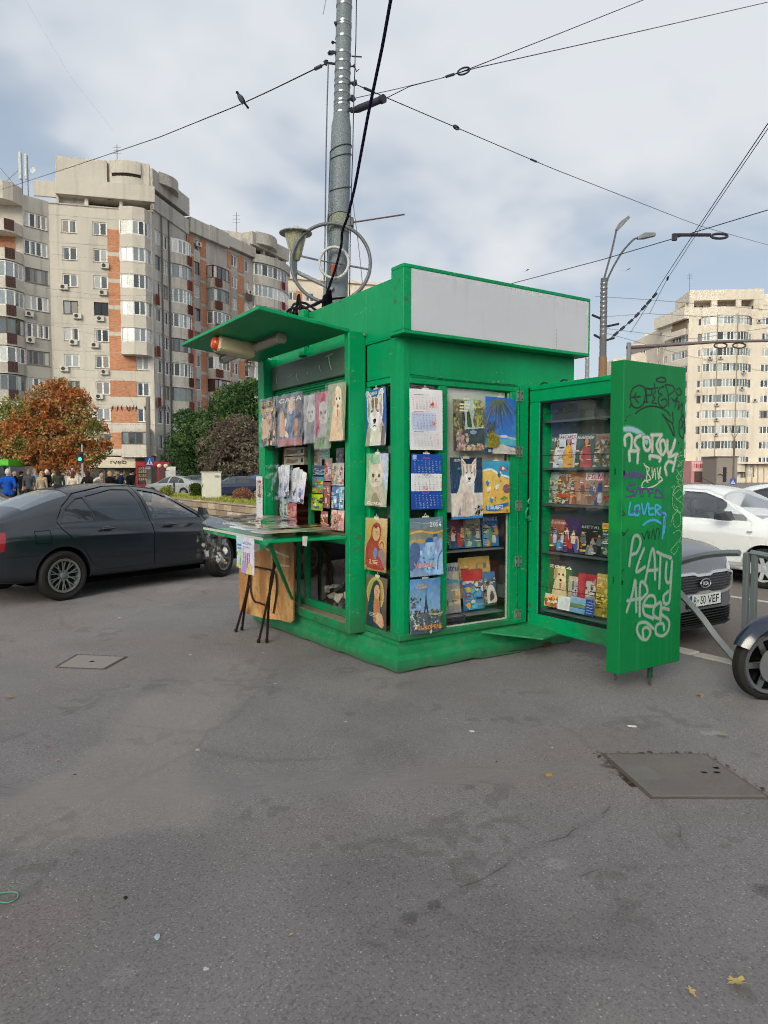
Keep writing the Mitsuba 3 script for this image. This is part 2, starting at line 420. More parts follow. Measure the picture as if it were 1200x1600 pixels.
def asphalt_fn(p, n, uv):
 big = fbm(p.x * 0.35 + 3, p.y * 0.35, 0, 4)
 mid = fbm(p.x * 2.1, p.y * 2.1, 3, 4)
 d1, d2, r = voronoi(p.x * 95, p.y * 95)
 d3, d4, r2 = voronoi(p.x * 42 + 7, p.y * 42)
 base = mix(lin('#696667'), lin('#767374'), smoothstep(0.25, 0.75, 0.55 * big + 0.45 * mid))
 base = mix(base, lin('#766a66'), 0.28 * smoothstep(0.55, 0.75, fbm(p.x * 0.8 + 20, p.y * 0.8, 1, 3)))
 stone = smoothstep(0.42, 0.26, d1)
 tone = dr.select(r > 0.93, 1.75, dr.select(r > 0.70, 1.25, 0.72 + 0.5 * r))
 near = smoothstep(16.0, 4.0, p.y)
 base = base * (1 + (tone - 1.0) * stone * (0.22 + 0.45 * near))
 base = base * (1 - 0.22 * near * smoothstep(0.62, 0.8, noise(p.x * 140, p.y * 140, 2)))
 fleck = smoothstep(0.16, 0.10, d3) * dr.select(r2 > 0.965, 1.0, 0.0)
 base = mix(base, lin('#b0aaa2'), 0.6 * fleck)
 gum = smoothstep(0.72, 0.80, noise(p.x * 3.3 + 40, p.y * 3.3, 9)) * smoothstep(0.55, 0.7, noise(p.x * 17, p.y * 17, 4))
 base = mix(base, lin('#504b4b'), 0.35 * gum)
 # damp-looking, darker wandering seams of old repairs and hairline cracks
 wx, wy = p.x + 0.45 * fbm(p.x * 1.1, p.y * 1.1, 6, 3), p.y + 0.45 * fbm(p.x * 1.1 + 9, p.y * 1.1, 2, 3)
 e1, e2, er = voronoi(wx * 0.42 + 0.31, wy * 0.42 + 0.77)
 seam = smoothstep(0.022, 0.003, dr.abs(e2 - e1)) * smoothstep(0.50, 0.72, fbm(p.x * 0.9 + 5, p.y * 0.9 + 3, 8, 3))
 base = base * (1 - 0.15 * seam)
 stain = smoothstep(0.60, 0.74, fbm(p.x * 1.25 + 60, p.y * 1.25 + 11, 5, 4))
 base = base * (1 - 0.10 * stain)
 cx, cy = p.x + 0.07 * (fbm(p.x * 5, p.y * 5, 11, 3) - 0.5), p.y + 0.07 * (fbm(p.x * 5 + 9, p.y * 5, 7, 3) - 0.5)
 dm = mi.Float(9)
 for x0, y0, x1, y1 in SEGS:
  L2 = (x1 - x0) ** 2 + (y1 - y0) ** 2
  t = dr.clip(((cx - x0) * (x1 - x0) + (cy - y0) * (y1 - y0)) / L2, 0, 1)
  dm = dr.minimum(dm, dr.sqrt(dr.square(cx - x0 - t * (x1 - x0)) + dr.square(cy - y0 - t * (y1 - y0))))
 base = base * (1 - 0.10 * smoothstep(0.050, 0.0, dm) * (0.4 + 1.2 * noise(p.x * 13, p.y * 13, 1)) - 0.30 * smoothstep(0.006, 0.002, dm) * smoothstep(0.4, 0.6, noise(p.x * 5, p.y * 5, 6)))
 for x, y, r_, k in SPOTS:
  d = dr.sqrt(dr.square(p.x - x) + dr.square(p.y - y)) + 0.6 * r_ * (noise(p.x * 34, p.y * 34, 3) - 0.5) + 0.3 * r_ * (noise(p.x * 90, p.y * 90, 3) - 0.5)
  base = base * (1 + k * smoothstep(1.15 * r_, 0.55 * r_, d))
 pale = smoothstep(0.64, 0.76, fbm(p.x * 0.75 + 31, p.y * 0.75 + 8, 5, 4))
 return mix(base, lin('#948c86'), 0.22 * pale)

def asphalt_h(p, n, uv):
 d1, d2, r = voronoi(p.x * 95, p.y * 95)
 return 0.0009 * (1 - smoothstep(0.05, 0.5, d1)) + 0.0012 * noise(p.x * 40, p.y * 40) + 0.0005 * noise(p.x * 210, p.y * 210)

scene['asphalt'] = {'type': 'bumpmap', 'arbitrary': mikit.proc(asphalt_h, 0.002), 'scale': 1.0, 'bsdf': {'type': 'principled', 'base_color': mikit.proc(asphalt_fn), 'roughness': 0.8, 'specular': 0.12}}

def road_fn(p, n, uv):
 big = fbm(p.x * 0.22 + 13, p.y * 0.22, 0, 4)
 g = noise(p.x * 55, p.y * 55)
 return mix(lin('#66605c'), lin('#827b76'), big) * (0.88 + 0.24 * g)

scene['road_asphalt'] = {'type': 'diffuse', 'reflectance': mikit.proc(road_fn)}

def concrete(c0, c1, stain, sc=1.0):
 def fn(p, n, uv):
  h = p.x * 0.83 + p.y * 0.57
  b = fbm(h * 0.16, p.z * 0.13, 2, 3)
  run = fbm(h * 2.6, p.z * 0.16, 7, 4)
  g = fbm(h * 7, p.z * 7, 1, 2)
  col = mix(lin(c0), lin(c1), smoothstep(0.25, 0.75, b))
  col = mix(col, lin(stain), sc * (0.55 * smoothstep(0.50, 0.74, run) + 0.2 * smoothstep(0.5, 0.8, g)))
  return col * (0.93 + 0.14 * g)
 return two({'type': 'diffuse', 'reflectance': mikit.proc(fn)})

scene['wall_beige'] = concrete('#c2bcb1', '#ccc5b9', '#9a9287', 0.5)
scene['wall_grey'] = concrete('#b2ada5', '#c2bdb4', '#8d867d', 0.85)  # also the beige block's averted sides, their shade put into the colour
scene['wall_cream'] = concrete('#d8cdbd', '#e0d6c7', '#bfb3a1', 0.4)
scene['stone_grey'] = concrete('#8d8377', '#a59a8c', '#6e6459', 0.8)

def brick_fn(p, n, uv):
 h = p.x * 0.9 + p.y * 0.6
 row = dr.floor(p.z / 0.085)
 off = (row - 2 * dr.floor(row / 2)) * 0.14
 fz = p.z / 0.085 - row
 fx = (h + off) / 0.28 - dr.floor((h + off) / 0.28)
 r = cell_rand(dr.floor((h + off) / 0.28), row, 1)
 col = mix(lin('#b67c5f'), lin('#c99474'), r)
 m = dr.maximum(smoothstep(0.12, 0.04, fz), smoothstep(0.06, 0.02, fx))
 col = mix(col, lin('#a08c7c'), 0.5 * m)
 return col * (0.85 + 0.3 * fbm(h * 0.5, p.z * 0.35, 3, 3))

scene['brickwork'] = two({'type': 'diffuse', 'reflectance': mikit.proc(brick_fn)})

def bark_fn(p, n, uv):
 return mix(lin('#2e2620'), lin('#5b4d42'), fbm(p.x * 9, p.y * 9, p.z * 2, 3))

scene['bark'] = {'type': 'diffuse', 'reflectance': mikit.proc(bark_fn)}

def pole_fn(p, n, uv):
 g = fbm(p.x * 7, p.y * 7, p.z * 0.9, 3)
 f = noise(p.x * 90, p.y * 90, p.z * 60)
 return mix(lin('#656e75'), lin('#7d868c'), g) * (0.97 + 0.06 * f)

scene['pole_paint'] = two({'type': 'principled', 'base_color': mikit.proc(pole_fn), 'roughness': 0.55, 'specular': 0.3})

def board_fn(p, n, uv):
 h = p.x * 0.84 + p.y * 0.55
 s = fbm(h * 34 + 2 * fbm(p.z * 3, h * 2, 0, 2), p.z * 2.6, 1, 3)
 f = noise(h * 190, p.z * 26)
 col = mix(lin('#9a6c40'), lin('#c29864'), smoothstep(0.2, 0.8, s))
 return mix(col, lin('#6d4826'), 0.35 * smoothstep(0.62, 0.85, f))

scene['board_brown'] = two({'type': 'principled', 'base_color': mikit.proc(board_fn), 'roughness': 0.5, 'specular': 0.3})

def grass_fn(p, n, uv):
 return mix(lin('#6d7a35'), lin('#a5a05a'), fbm(p.x * 2.2, p.y * 2.2, 0, 4))

scene['grass_soil'] = {'type': 'diffuse', 'reflectance': mikit.proc(grass_fn)}

def steel_fn(p, n, uv):
 r = fbm(p.x * 5, p.y * 5, 0, 4)
 col = mix(lin('#686463'), lin('#75706e'), r)
 return mix(col, lin('#6f625c'), 0.35 * smoothstep(0.5, 0.7, fbm(p.x * 11, p.y * 11, 3, 3)))

scene['cover_steel'] = two({'type': 'principled', 'base_color': mikit.proc(steel_fn), 'roughness': 0.5, 'metallic': 0.25, 'specular': 0.4})

def signpanel_fn(p, n, uv):
 b = fbm(p.x * 1.1, p.y * 1.1, p.z * 1.4, 3)
 d = smoothstep(0.55, 0.8, fbm(p.x * 14 + p.y * 9, p.y * 3, p.z * 1.2, 3))
 return mix(mix(lin('#b3b5bd'), lin('#bebfc5'), b), lin('#9a9ba2'), 0.18 * d)

scene['sign_panel'] = two({'type': 'principled', 'base_color': mikit.proc(signpanel_fn), 'roughness': 0.35, 'specular': 0.4})

# ------------------------------------------------------------------ the kiosk's frame: X along its sign side, Y along its counter side
KA = math.radians(33.1)
KU, KV = np.array([math.cos(KA), math.sin(KA), 0]), np.array([-math.sin(KA), math.cos(KA), 0])
KO = np.array([0.123, 5.753, 0.0])
KM = np.eye(4); KM[:3, 0], KM[:3, 1], KM[:3, 3] = KU, KV, KO

def K(x, y, z=0.0): return KO + KU * x + KV * y + np.array([0, 0, z])

def kpoly(pts): return Polygon([tuple(K(x, y)[:2]) for x, y in pts])

# ------------------------------------------------------------------ ground, road, kerb, planted island
road = kpoly([(2.57, -45), (13.5, -45), (13.5, 10), (6.95, 13), (6.95, 75), (2.57, 75)])
island = kpoly([(7.0, 13.2), (7.0, 60), (10.4, 60), (10.4, 15.0)])
pit = Polygon([(1.25, 3.80), (1.25, 4.00), (1.87, 4.05), (1.935, 3.44), (1.36, 3.425)])
ground = sbox(-700, -60, 700, 1100).difference(road)
hole_l = Polygon([(-2.66, 5.84), (-2.66, 6.23), (-2.26, 6.15), (-2.30, 5.81)])
ground = ground.difference(Polygon([(1.32, 3.57), (1.245, 3.61), (1.225, 3.68), (1.275, 3.76), (1.29, 3.93), (1.82, 3.965), (1.86, 3.48), (1.37, 3.475)]))
v, f = tri2d(ground)
put('ground', (np.column_stack([v, v[:, 0] * 0]), f), 'asphalt', kind='structure')
v, f = tri2d(road.buffer(0.02))
put('road', (np.column_stack([v, v[:, 0] * 0 - 0.12]), f), 'road_asphalt', kind='structure')
# kerb stones along the road, the row that shows between door and scooter laid stone by stone
kb = thing('kerb', None, None, kind='structure')
for i in range(26):
 y0 = -6.0 + i * 0.5
 m = MB(); j = RNG.uniform(-0.006, 0.006)
 m.add(cbox(2.43, 2.585, y0 + 0.006, y0 + 0.494, -0.14, 0.012 + j, 0.012), RNG.choice(['#a9a39b', '#b5afa6', '#9c968e']), KM)
 put('kerb__stone', m, 'vc')
m = MB()
for y0, y1 in ((-45, -6.0), (7.0, 75)): m.box(2.43, 2.585, y0, y1, -0.14, 0.008, '#a39d95', KM)
put('kerb__stone_row', m, 'vc', kind='stuff')
# white lane line on the road
m = MB()
for y0 in np.arange(-30, 60, 6.0): m.box(6.2, 6.32, y0, y0 + 3.0, -0.1165, -0.1155, '#b9b5ae', KM)
solo('lane_marking', m, None, None, kind='structure')
m = MB()
for i in range(10): m.box(-14 + i, -13.5 + i, 24.0, 28.0, 0.004, 0.005, '#a8a39c')
solo('zebra_crossing', m, None, None, kind='structure')

# planted island with a wall of rough stone blocks
isl = kpoly([(7.05, 13.3), (7.05, 60), (10.35, 60), (10.35, 15.0)])
v, f = tri2d(isl)
v3, f3 = trimesh.remesh.subdivide_to_size(np.column_stack([v, v[:, 0] * 0 + 0.40]), f, 0.8)
v3[:, 2] += 0.06 * meshkit.fbm(v3 * [0.5, 0.5, 0], 3)
put('island', (v3, f3), 'grass_soil', smooth=True, kind='structure')
pw = thing('planter_wall', 'low wall of pale rough stone blocks holding up the grassy island', 'wall')
core = MB(); core.box(7.03, 7.3, 13.2, 60, -0.14, 0.36, '#7d746a', KM); core.box(7.03, 10.4, 13.2, 13.4, -0.14, 0.36, '#7d746a', KM)
put(pw + '__core', core, 'vc')
for row in range(2):
 y = 13.2 + 0.2 * row
 while y < 36:
  w = RNG.uniform(0.42, 0.85)
  d = RNG.uniform(0.0, 0.03)
  m = MB(); m.add(cbox(6.94 - d, 7.06, y + 0.012, y + w - 0.012, -0.13 + 0.26 * row, 0.115 + 0.26 * row, 0.02),
      RNG.choice(['#a18f79', '#b09f8a', '#8f7f6c', '#bcae9c', '#98877a', '#a7957d']), KM)
  put(pw + '__block', m, 'vc'); y += w
y = 13.1
while y < 36:
 w = RNG.uniform(0.7, 1.1); m = MB()
 m.add(cbox(6.9, 7.25, y + 0.008, y + w - 0.008, 0.385, 0.44, 0.012), RNG.choice(['#a49684', '#b3a492', '#998a78']), KM)
 put(pw + '__cap_stone', m, 'vc'); y += w
# grass tufts: uncountable
tv, tf, tc = [], [], []
n = 0
pts = RNG.uniform([7.2, 15, 0], [10.3, 34, 0], (3800, 3))
for p in pts:
 h, a, w = RNG.uniform(0.05, 0.14), RNG.uniform(0, 6.28), 0.02
 base = K(p[0], p[1], 0.42); dx = np.array([math.cos(a) * w, math.sin(a) * w, 0]); lean = np.array([RNG.normal(0, .04), RNG.normal(0, .04), h])
 tv += [base - dx, base + dx, base + lean]; tf.append([n, n + 1, n + 2]); n += 3
 c = lin(RNG.choice(['#7f8a3c', '#a3a355', '#8f8f48', '#66783a', '#b3aa66'])); tc += [c, c, c]
put('grass', (np.array(tv), np.array(tf)), 'leaf', np.array(tc), kind='stuff', text='short yellowing grass on the stone walled island')

# utility covers
cov = thing('access_cover', 'rusty rectangular steel cover with broken asphalt round its edge, at the right', 'manhole cover')
cm = frame(np.array([1.33, 3.47, 0.0]), np.array([0.575, -0.005, 0]) / 0.575, np.array([-0.045, 0.53, 0]) / 0.53)
cm[:3, 1] = np.array([-0.07, 0.53, 0]) / 0.53
plate = MB(); plate.box(0.0, 0.56, 0.0, 0.53, -0.002, 0.006, '#6b605a', cm)
put(cov + '__plate', plate.arrays()[:2], 'cover_steel')
rib = MB()
for i in range(40):
 for j in range(38):
  x, y = 0.012 + i * 0.0138, 0.012 + j * 0.0138
  if 0.02 < x < 0.14 and 0.18 < y < 0.36: continue
  if (i + j) % 2: rib.box(x, x + 0.0095, y + 0.003, y + 0.0065, 0.006, 0.0088, '#6b605a', cm)
  else: rib.box(x + 0.003, x + 0.0065, y, y + 0.0095, 0.006, 0.0088, '#6b605a', cm)
put(cov + '__tread', rib.arrays()[:2], 'cover_steel', kind='stuff', text='raised tread pattern')
for x, y in ((0.40, 0.27), (0.47, 0.27), (0.5, 0.33)):
 m = MB(); m.box(x, x + 0.028, y, y + 0.018, 0.0063, 0.0092, '#15110f', cm); put(cov + '__lifting_slot', m, 'vc')
m = MB()
for a, b_, c_, d_ in ((-0.018, 0.59, -0.02, -0.004), (-0.018, 0.59, 0.533, 0.55), (-0.02, -0.004, -0.02, 0.55), (0.563, 0.58, -0.02, 0.55)):
 m.box(a, b_, c_, d_, -0.03, 0.003, '#4d423c', cm)
put(cov + '__rim', m, 'vc_satin')
well = MB(); well.box(-0.12, 0.70, -0.02, 0.62, -0.30, -0.29, '#171412', cm); well.box(-0.10, -0.098, 0, 0.6, -0.3, -0.01, '#2a2522', cm)
put(cov + '__shaft', well, 'vc')
# broken edge of the asphalt: chunks and crumbs round the frame
m = MB()
edge = [(-0.05 + RNG.normal(0, 0.012), t) for t in np.linspace(0.12, 0.55, 20)] + [(t, 0.56 + RNG.normal(0, 0.01)) for t in np.linspace(-0.03, 0.6, 26)] + [(0.60 + RNG.normal(0, 0.012), t) for t in np.linspace(0.02, 0.5, 18)]
for x, y in edge:
 r = RNG.uniform(0.006, 0.02)
 pp = RNG.normal(0, 1, (10, 3)); pp /= np.linalg.norm(pp, axis=1, keepdims=True)
 m.add(m3.Manifold.hull_points(pp * [r, r, r * 0.45] + [x, y, 0.0]), RNG.choice(['#4a4542', '#5d5753', '#39342f', '#6e6761']), cm)
put(cov + '__broken_edge', m, 'vc', kind='stuff', text='crumbled asphalt along the frame')
cov2 = thing('access_cover', 'flat grey metal cover set flush in the asphalt at the left', 'manhole cover')
q = np.array([[-2.71, 5.85], [-2.71, 6.26], [-2.25, 6.18], [-2.29, 5.79]])
m = MB(); m.add(prism(Polygon(q).buffer(-0.012), 0.001, 0.006), '#7f7874'); put(cov2 + '__plate', m, 'vc_satin')
m = MB(); m.add(prism(Polygon(q).buffer(0.012).difference(Polygon(q).buffer(-0.004)), 0.0, 0.005), '#5c5652'); put(cov2 + '__rim', m, 'vc')
m = MB(); m.box(-2.50, -2.46, 6.0, 6.025, 0.006, 0.0085, '#1b1816'); put(cov2 + '__lifting_slot', m, 'vc')

# ------------------------------------------------------------------ apartment blocks
class Facade:
 """A wall plane seen from outside: x to the right along it, y inwards, z up."""
 def __init__(s, bld, p0, p1):
  s.b = bld; s.p0, s.p1 = np.array([p0[0], p0[1], 0.0]), np.array([p1[0], p1[1], 0.0])
  d = s.p1 - s.p0; s.L = np.linalg.norm(d); d /= s.L
  s.M = np.eye(4); s.M[:3, 0] = d; s.M[:3, 1] = np.cross([0, 0, 1.0], d); s.M[:3, 3] = s.p0
  s.n = s.M[:3, 1]

 def s_of(s, px):
  """Distance along the wall at which the sight line through photo column px meets it."""
  r = ray(px, 740)[:2]
  return float(np.linalg.solve(np.array([r, -s.M[:2, 0]]).T, s.p0[:2])[1])

 def wall(s, name, s0, s1, z0, z1, holes, mat, y=0.0, rec=0.14):
  holes = [(max(a, s0), min(b, s1), max(c, z0), min(d, z1)) for a, b, c, d in holes]
  holes = [h for h in holes if h[1] > h[0] and h[3] > h[2]]
  xs = sorted({s0, s1, *[round(h[0], 4) for h in holes], *[round(h[1], 4) for h in holes]})
  zs = sorted({z0, z1, *[round(h[2], 4) for h in holes], *[round(h[3], 4) for h in holes]})
  V, F = [], []
  def quad(a, b, c, d):
   n = len(V); V.extend([a, b, c, d]); F.append([n, n + 1, n + 2, n + 3])
  for i in range(len(xs) - 1):
   for j in range(len(zs) - 1):
    cx, cz = (xs[i] + xs[i + 1]) / 2, (zs[j] + zs[j + 1]) / 2
    if any(h[0] < cx < h[1] and h[2] < cz < h[3] for h in holes): continue
    quad((xs[i], y, zs[j]), (xs[i + 1], y, zs[j]), (xs[i + 1], y, zs[j + 1]), (xs[i], y, zs[j + 1]))
  for a, b, c, d in holes:
   r = y + rec
   quad((a, y, c), (a, r, c), (a, r, d), (a, y, d)); quad((b, y, c), (b, y, d), (b, r, d), (b, r, c))
   quad((a, y, c), (b, y, c), (b, r, c), (a, r, c)); quad((a, y, d), (a, r, d), (b, r, d), (b, y, d))
  return put(f'{s.b}__{name}', (np.array(V), np.array(F)), mat, M=s.M)

 def box(s, name, s0, s1, y0, y1, z0, z1, mat='vc', col=None, text=None):
  m = MB(); m.box(s0, s1, y0, y1, z0, z1, col or '#808080', s.M)
  return put(f'{s.b}__{name}', m if col else m.arrays()[:2], mat, text=text)

 def window(s, s0, s1, z0, z1, n=2, y=0.10, white=True, light=None, M=None, sill=True, key=None):
  """Frame with n lights; the glass is a part of the window."""
  M = s.M if M is None else M
  fr = '#ebe9e4' if white else '#3a3330'
  if white and RNG.random() < 0.12: fr = '#8d867c'
  m = MB(); t = 0.10 if white else 0.06
  m.box(s0, s1, y, y + 0.06, z0, z0 + t, fr, M); m.box(s0, s1, y, y + 0.06, z1 - t, z1, fr, M)
  xs = np.linspace(s0, s1, n + 1)
  for i, x in enumerate(xs):
   a, b = (x, x + t) if i == 0 else (x - t, x) if i == n else (x - t * 0.75, x + t * 0.75)
   m.box(a, b, y, y + 0.06, z0 + t, z1 - t, fr, M)
  if sill: m.box(s0 - 0.08, s1 + 0.08, y - 0.16, y, z0 - 0.06, z0, '#7b746b', M)
  k = put(f'{s.b}__window', m, 'vc')
  g = MB()
  for i in range(n):
   r = RNG.random()
   c = RNG.choice(['#3b4146', '#4a5054', '#2c3034', '#545a5c'])
   if light == 'dark': c = '#1c1d1f'
   elif light == 'curtain' or r < 0.38: c = RNG.choice(['#8f9496', '#a3a6a5', '#7a8083', '#b3b2ad', '#8a8378'])
   g.box(xs[i] + t * 0.5, xs[i + 1] - t * 0.5, y + 0.03, y + 0.05, z0 + t, z1 - t, c, M)
   if 0.38 < r < 0.75 and light is None:      # a curtain drawn half way behind the glass
    w = (xs[i + 1] - xs[i]) * RNG.uniform(0.3, 0.6)
    g.box(xs[i] + t * 0.5, xs[i] + w, y + 0.0285, y + 0.03, z0 + t, z1 - t, RNG.choice(['#8d8f8e', '#9a958c', '#777c7e']), M)
  put(f'{k}__pane', g, 'car_glass')
  return k

 def aircon(s, x, z, y=0.0):
  m = MB()
  m.cbox(x - 0.40, x + 0.40, y - 0.34, y - 0.06, z - 0.27, z + 0.27, 0.02, '#c9c6bf', s.M)
  m.box(x - 0.3, x - 0.26, y - 0.3, y, z - 0.32, z - 0.27, '#77726b', s.M); m.box(x + 0.26, x + 0.3, y - 0.3, y, z - 0.32, z - 0.27, '#77726b', s.M)
  k = put(f'{s.b}__air_conditioner', m, 'vc')
  g = MB(); a = np.arange(20) * 2 * np.pi / 20
  v = np.array([[x - 0.1, y - 0.345, z]] + [[x - 0.1 + 0.2 * math.cos(t), y - 0.345, z + 0.2 * math.sin(t)] for t in a])
  g.add((v, np.array([[0, 1 + (i + 1) % 20, 1 + i] for i in range(20)])), '#4f4d4a', s.M)
  put(f'{k}__fan_grille', g, 'vc')

 def bay(s, name, plan, z0, zp, z1, par, glass='white', lights=None, wall_mat=None, rail=None):
  """One storey of a projecting glazed balcony: plan [(x, y)...] open polyline, parapet z0..zp, glazing zp..z1."""
  P = np.array(plan, float)
  poly = Polygon([tuple(q) for q in P])
  m = MB(); m.add(prism(poly, z0, zp), par, s.M)
  sl = prism(poly.buffer(0.05, join_style=2), z0 - 0.07, z0)
  m.add(sl, '#8c857b', s.M)
  if wall_mat: k = put(f'{s.b}__{name}', m.arrays()[:2], wall_mat)
  else: k = put(f'{s.b}__{name}', m, 'vc')
  if glass is None: return k
  g, fr = MB(), MB()
  inner = poly.buffer(-0.12, join_style=2)
  fc = {'white': '#e9e7e2', 'dark': '#6e675f', 'brown': '#5a332b', 'steel': '#8c9290'}[glass]
  for i in range(len(P) - 1):
   a, b = P[i], P[i + 1]; L = np.hypot(*(b - a))
   if L < 0.15: continue
   d = (b - a) / L; nn = np.array([-d[1], d[0]]) if np.cross([*(b - a), 0], [*(poly.centroid.coords[0] - a), 0])[2] > 0 else np.array([d[1], -d[0]])
   E = np.eye(4); E[:2, 0] = d; E[:2, 1] = nn if np.cross([*d, 0], [*nn, 0])[2] > 0 else -nn; E[:2, 3] = a
   inward = 1.0 if np.dot(E[:2, 1], nn) > 0 else -1.0
   q = s.M @ E
   n = max(1, int(round(L / 0.72)))
   xs = np.linspace(0.02, L - 0.02, n + 1)
   y0, y1 = (0.05, 0.11) if inward > 0 else (-0.11, -0.05)
   fr.box(0, L, y0, y1, zp, zp + 0.09, fc, q); fr.box(0, L, y0, y1, z1 - 0.10, z1, fc, q)
   for x in xs: fr.box(x - 0.06, x + 0.06, y0, y1, zp + 0.07, z1 - 0.08, fc, q)
   for j in range(n):
    r = RNG.random()
    c = RNG.choice(['#8d969a', '#a9b0b2', '#c0c3c2', '#768086']) if (lights == 'bright' or r < 0.45) else RNG.choice(['#3d4448', '#565e62', '#2e3437', '#67706f'])
    ym = (y0 + y1) / 2
    g.box(xs[j] + 0.04, xs[j + 1] - 0.04, ym - 0.008, ym + 0.008, zp + 0.07, z1 - 0.08, c, q)
  w = put(f'{s.b}__window', fr, 'vc'); put(f'{w}__pane', g, 'car_glass')
  return k

def line2(px, Y): p = at(px, 740, Y); return p[0], p[1]

def footprint_core(bld, pts, z0, z1, mat='wall_grey', inset=0.25):
 """The solid mass behind the facades."""
 poly = Polygon(pts).buffer(-inset, join_style=2)
 put(f'{bld}__core', prism(poly, z0, z1), mat)

# ---- block A: the grey-beige corner block with brick strips
A = thing('apartment_block', 'tall grey beige corner block with brick strips and glazed bays, left of the kiosk awning', 'apartment building')
PA0, PA1 = line2(86, 75.0), line2(196, 76.7)
FA = Facade(A, PA0, PA1)
S = FA.s_of
floors = [5.1 + 2.75 * k for k in range(9)]
s_bay = S(196)
cols = [(S(105), S(128)), (S(152.5), S(174.5))]
brick0, brick1 = S(175), S(196.3)
holes = [(a, b, zc - 0.68, zc + 0.68) for zc in floors for a, b in cols]
s_low0, s_low1 = S(216), S(236)
FAw = FA.L + 4.0
low_h = [(s_low0, s_low1, zc - 0.75, zc + 0.75) for zc in floors[1:4]]
FA.wall('wall', 0, s_bay, 3.75, 29.3, holes, 'wall_beige')
FA.wall('wall', s_bay, s_bay + 3.1, 3.75, 29.3, low_h, 'wall_beige')
for k, zc in enumerate(floors):
 for j, (a, b) in enumerate(cols):
  dark = (k in (5,)) or RNG.random() < 0.08
  FA.window(a + 0.01, b - 0.01, zc - 0.67, zc + 0.67, 2, white=not (k == 5), light='dark' if (k == 5 and j == 1) else None)
 top = zc + 0.02
 if k > 3: FA.box('brick_panel', brick0, brick1, -0.025, 0.0, top - 2.32, top, 'brickwork')
 else: FA.box('brick_panel', brick0, S(216) if k in (1, 2, 3) else S(193), -0.025, 0.0, zc - 0.85, zc + 0.85, 'brickwork')
 FA.box('string_course', 0, s_bay, -0.03, 0.0, zc + 1.02, zc + 1.07, 'wall_grey')
for k in (1, 2, 3):
 FA.window(s_low0 + .01, s_low1 - .01, floors[k] - 0.74, floors[k] + 0.74, 2)
for x, y in ((171, 419), (107, 455), (167, 460), (127, 498), (162, 500), (120, 538), (153, 541), (105, 579), (167, 582), (158, 620)):
 FA.aircon(S(x), 1.6 + (740 - y) / 1120 * 75.6)
# the chamfered bay stack
bx = s_bay + 0.02
bayplan = [(bx, 0.0), (bx - 0.05, -1.15), (bx + 1.25, -1.45), (bx + 2.45, -1.15), (bx + 3.2, 0.6), (bx + 3.2, 1.8)]
for k in range(4, 9):
 zc = floors[k]
 FA.bay('bay', bayplan, zc - 1.98, zc - 0.72, zc + 0.74, '#b5ab9b', 'white', 'bright' if k in (4, 7) else None, 'wall_beige')
m = MB(); m.add(prism(Polygon(bayplan), floors[8] + 0.74, 29.2), '#a79e90', FA.M); put(A + '__bay_fascia', m.arrays()[:2], 'wall_beige')
# first-floor glazed balcony above the shops
zc = floors[0]
pl = [(S(193), 0), (S(193), -1.2), (S(236), -1.3), (S(239), 0.3)]
FA.bay('bay', pl, zc - 1.7, zc - 0.45, zc + 0.9, '#aaa08f', 'dark', None, 'wall_beige')
m = MB(); m.add(prism(Polygon(pl), zc + 0.9, zc + 1.25), '#8c857b', FA.M); put(A + '__bay_fascia', m.arrays()[:2], 'wall_grey')

# street side of block A, seen very obliquely
PB0 = tuple((np.array([*FA.p0[:2]]) + FA.M[:2, 0] * (s_bay + 3.1)).tolist()); PB1 = line2(299, 85.8)
FB = Facade(A, PB0, PB1); SB = FB.s_of
print_dbg = (FA.L, FB.L)
c1, c2, c3 = (SB(248), SB(256.5)), (SB(258.5), SB(267.5)), (SB(270), SB(298))
holesB = [(a, b, zc - 0.85, zc + 0.7) for zc in floors for a, b in (c1, c2)]
FB.wall('wall', 0, FB.L, 0.0, 30.0, holesB, 'wall_grey')  # grey tone carries the shade of this side
for k, zc in enumerate(floors):
 for a, b in (c1, c2): FB.window(a + 0.01, b - 0.01, zc - 0.84, zc + 0.69, 1 if b - a < 1.3 else 2, sill=False)
 a, b = c3; w = b - a
 bow = [(a, 0)] + [(a + w * t, -0.15 - 1.15 * math.sin(math.pi * t) ** 0.8) for t in np.linspace(0.03, 0.97, 9)] + [(b, 0)]
 FB.bay('balcony', bow, zc - 1.95, zc - 0.8, zc + 0.75, '#8f887e', ['white', 'white', 'steel', 'white', 'dark'][k % 5], 'bright' if k > 5 else None, 'wall_grey')
 # dark red infill of the parapet
 i0, i1 = 4, 6
 pA, pB = np.array(bow[i0]), np.array(bow[i1]); d = (pB - pA) / np.hypot(*(pB - pA)); E = np.eye(4); E[:2, 0] = d; E[:2, 1] = [-d[1], d[0]]; E[:2, 3] = pA
 m = MB()
 for t in np.arange(0.0, np.hypot(*(pB - pA)), 0.11): m.box(t, t + 0.09, -0.16, -0.10, zc - 1.8, zc - 0.78, '#7d4840' if k % 3 else '#5c3a34', FB.M @ E)
 put(A + '__railing', m, 'vc')
 a0 = (SB(245), SB(250.5))
 m = MB()
 for t in np.arange(a0[0], a0[1], 0.12): m.box(t, t + 0.09, -0.26, -0.2, zc - 1.9, zc - 0.8, '#7d4840', FB.M)
 if k in (2, 4, 6): put(A + '__railing', m, 'vc')
for px_ in (257.5, 268.5, 296):
 FB.box('drain_pipe', SB(px_) - 0.05, SB(px_) + 0.05, -0.16, -0.04, 3.0, 29.5, 'vc', '#6c6a66')

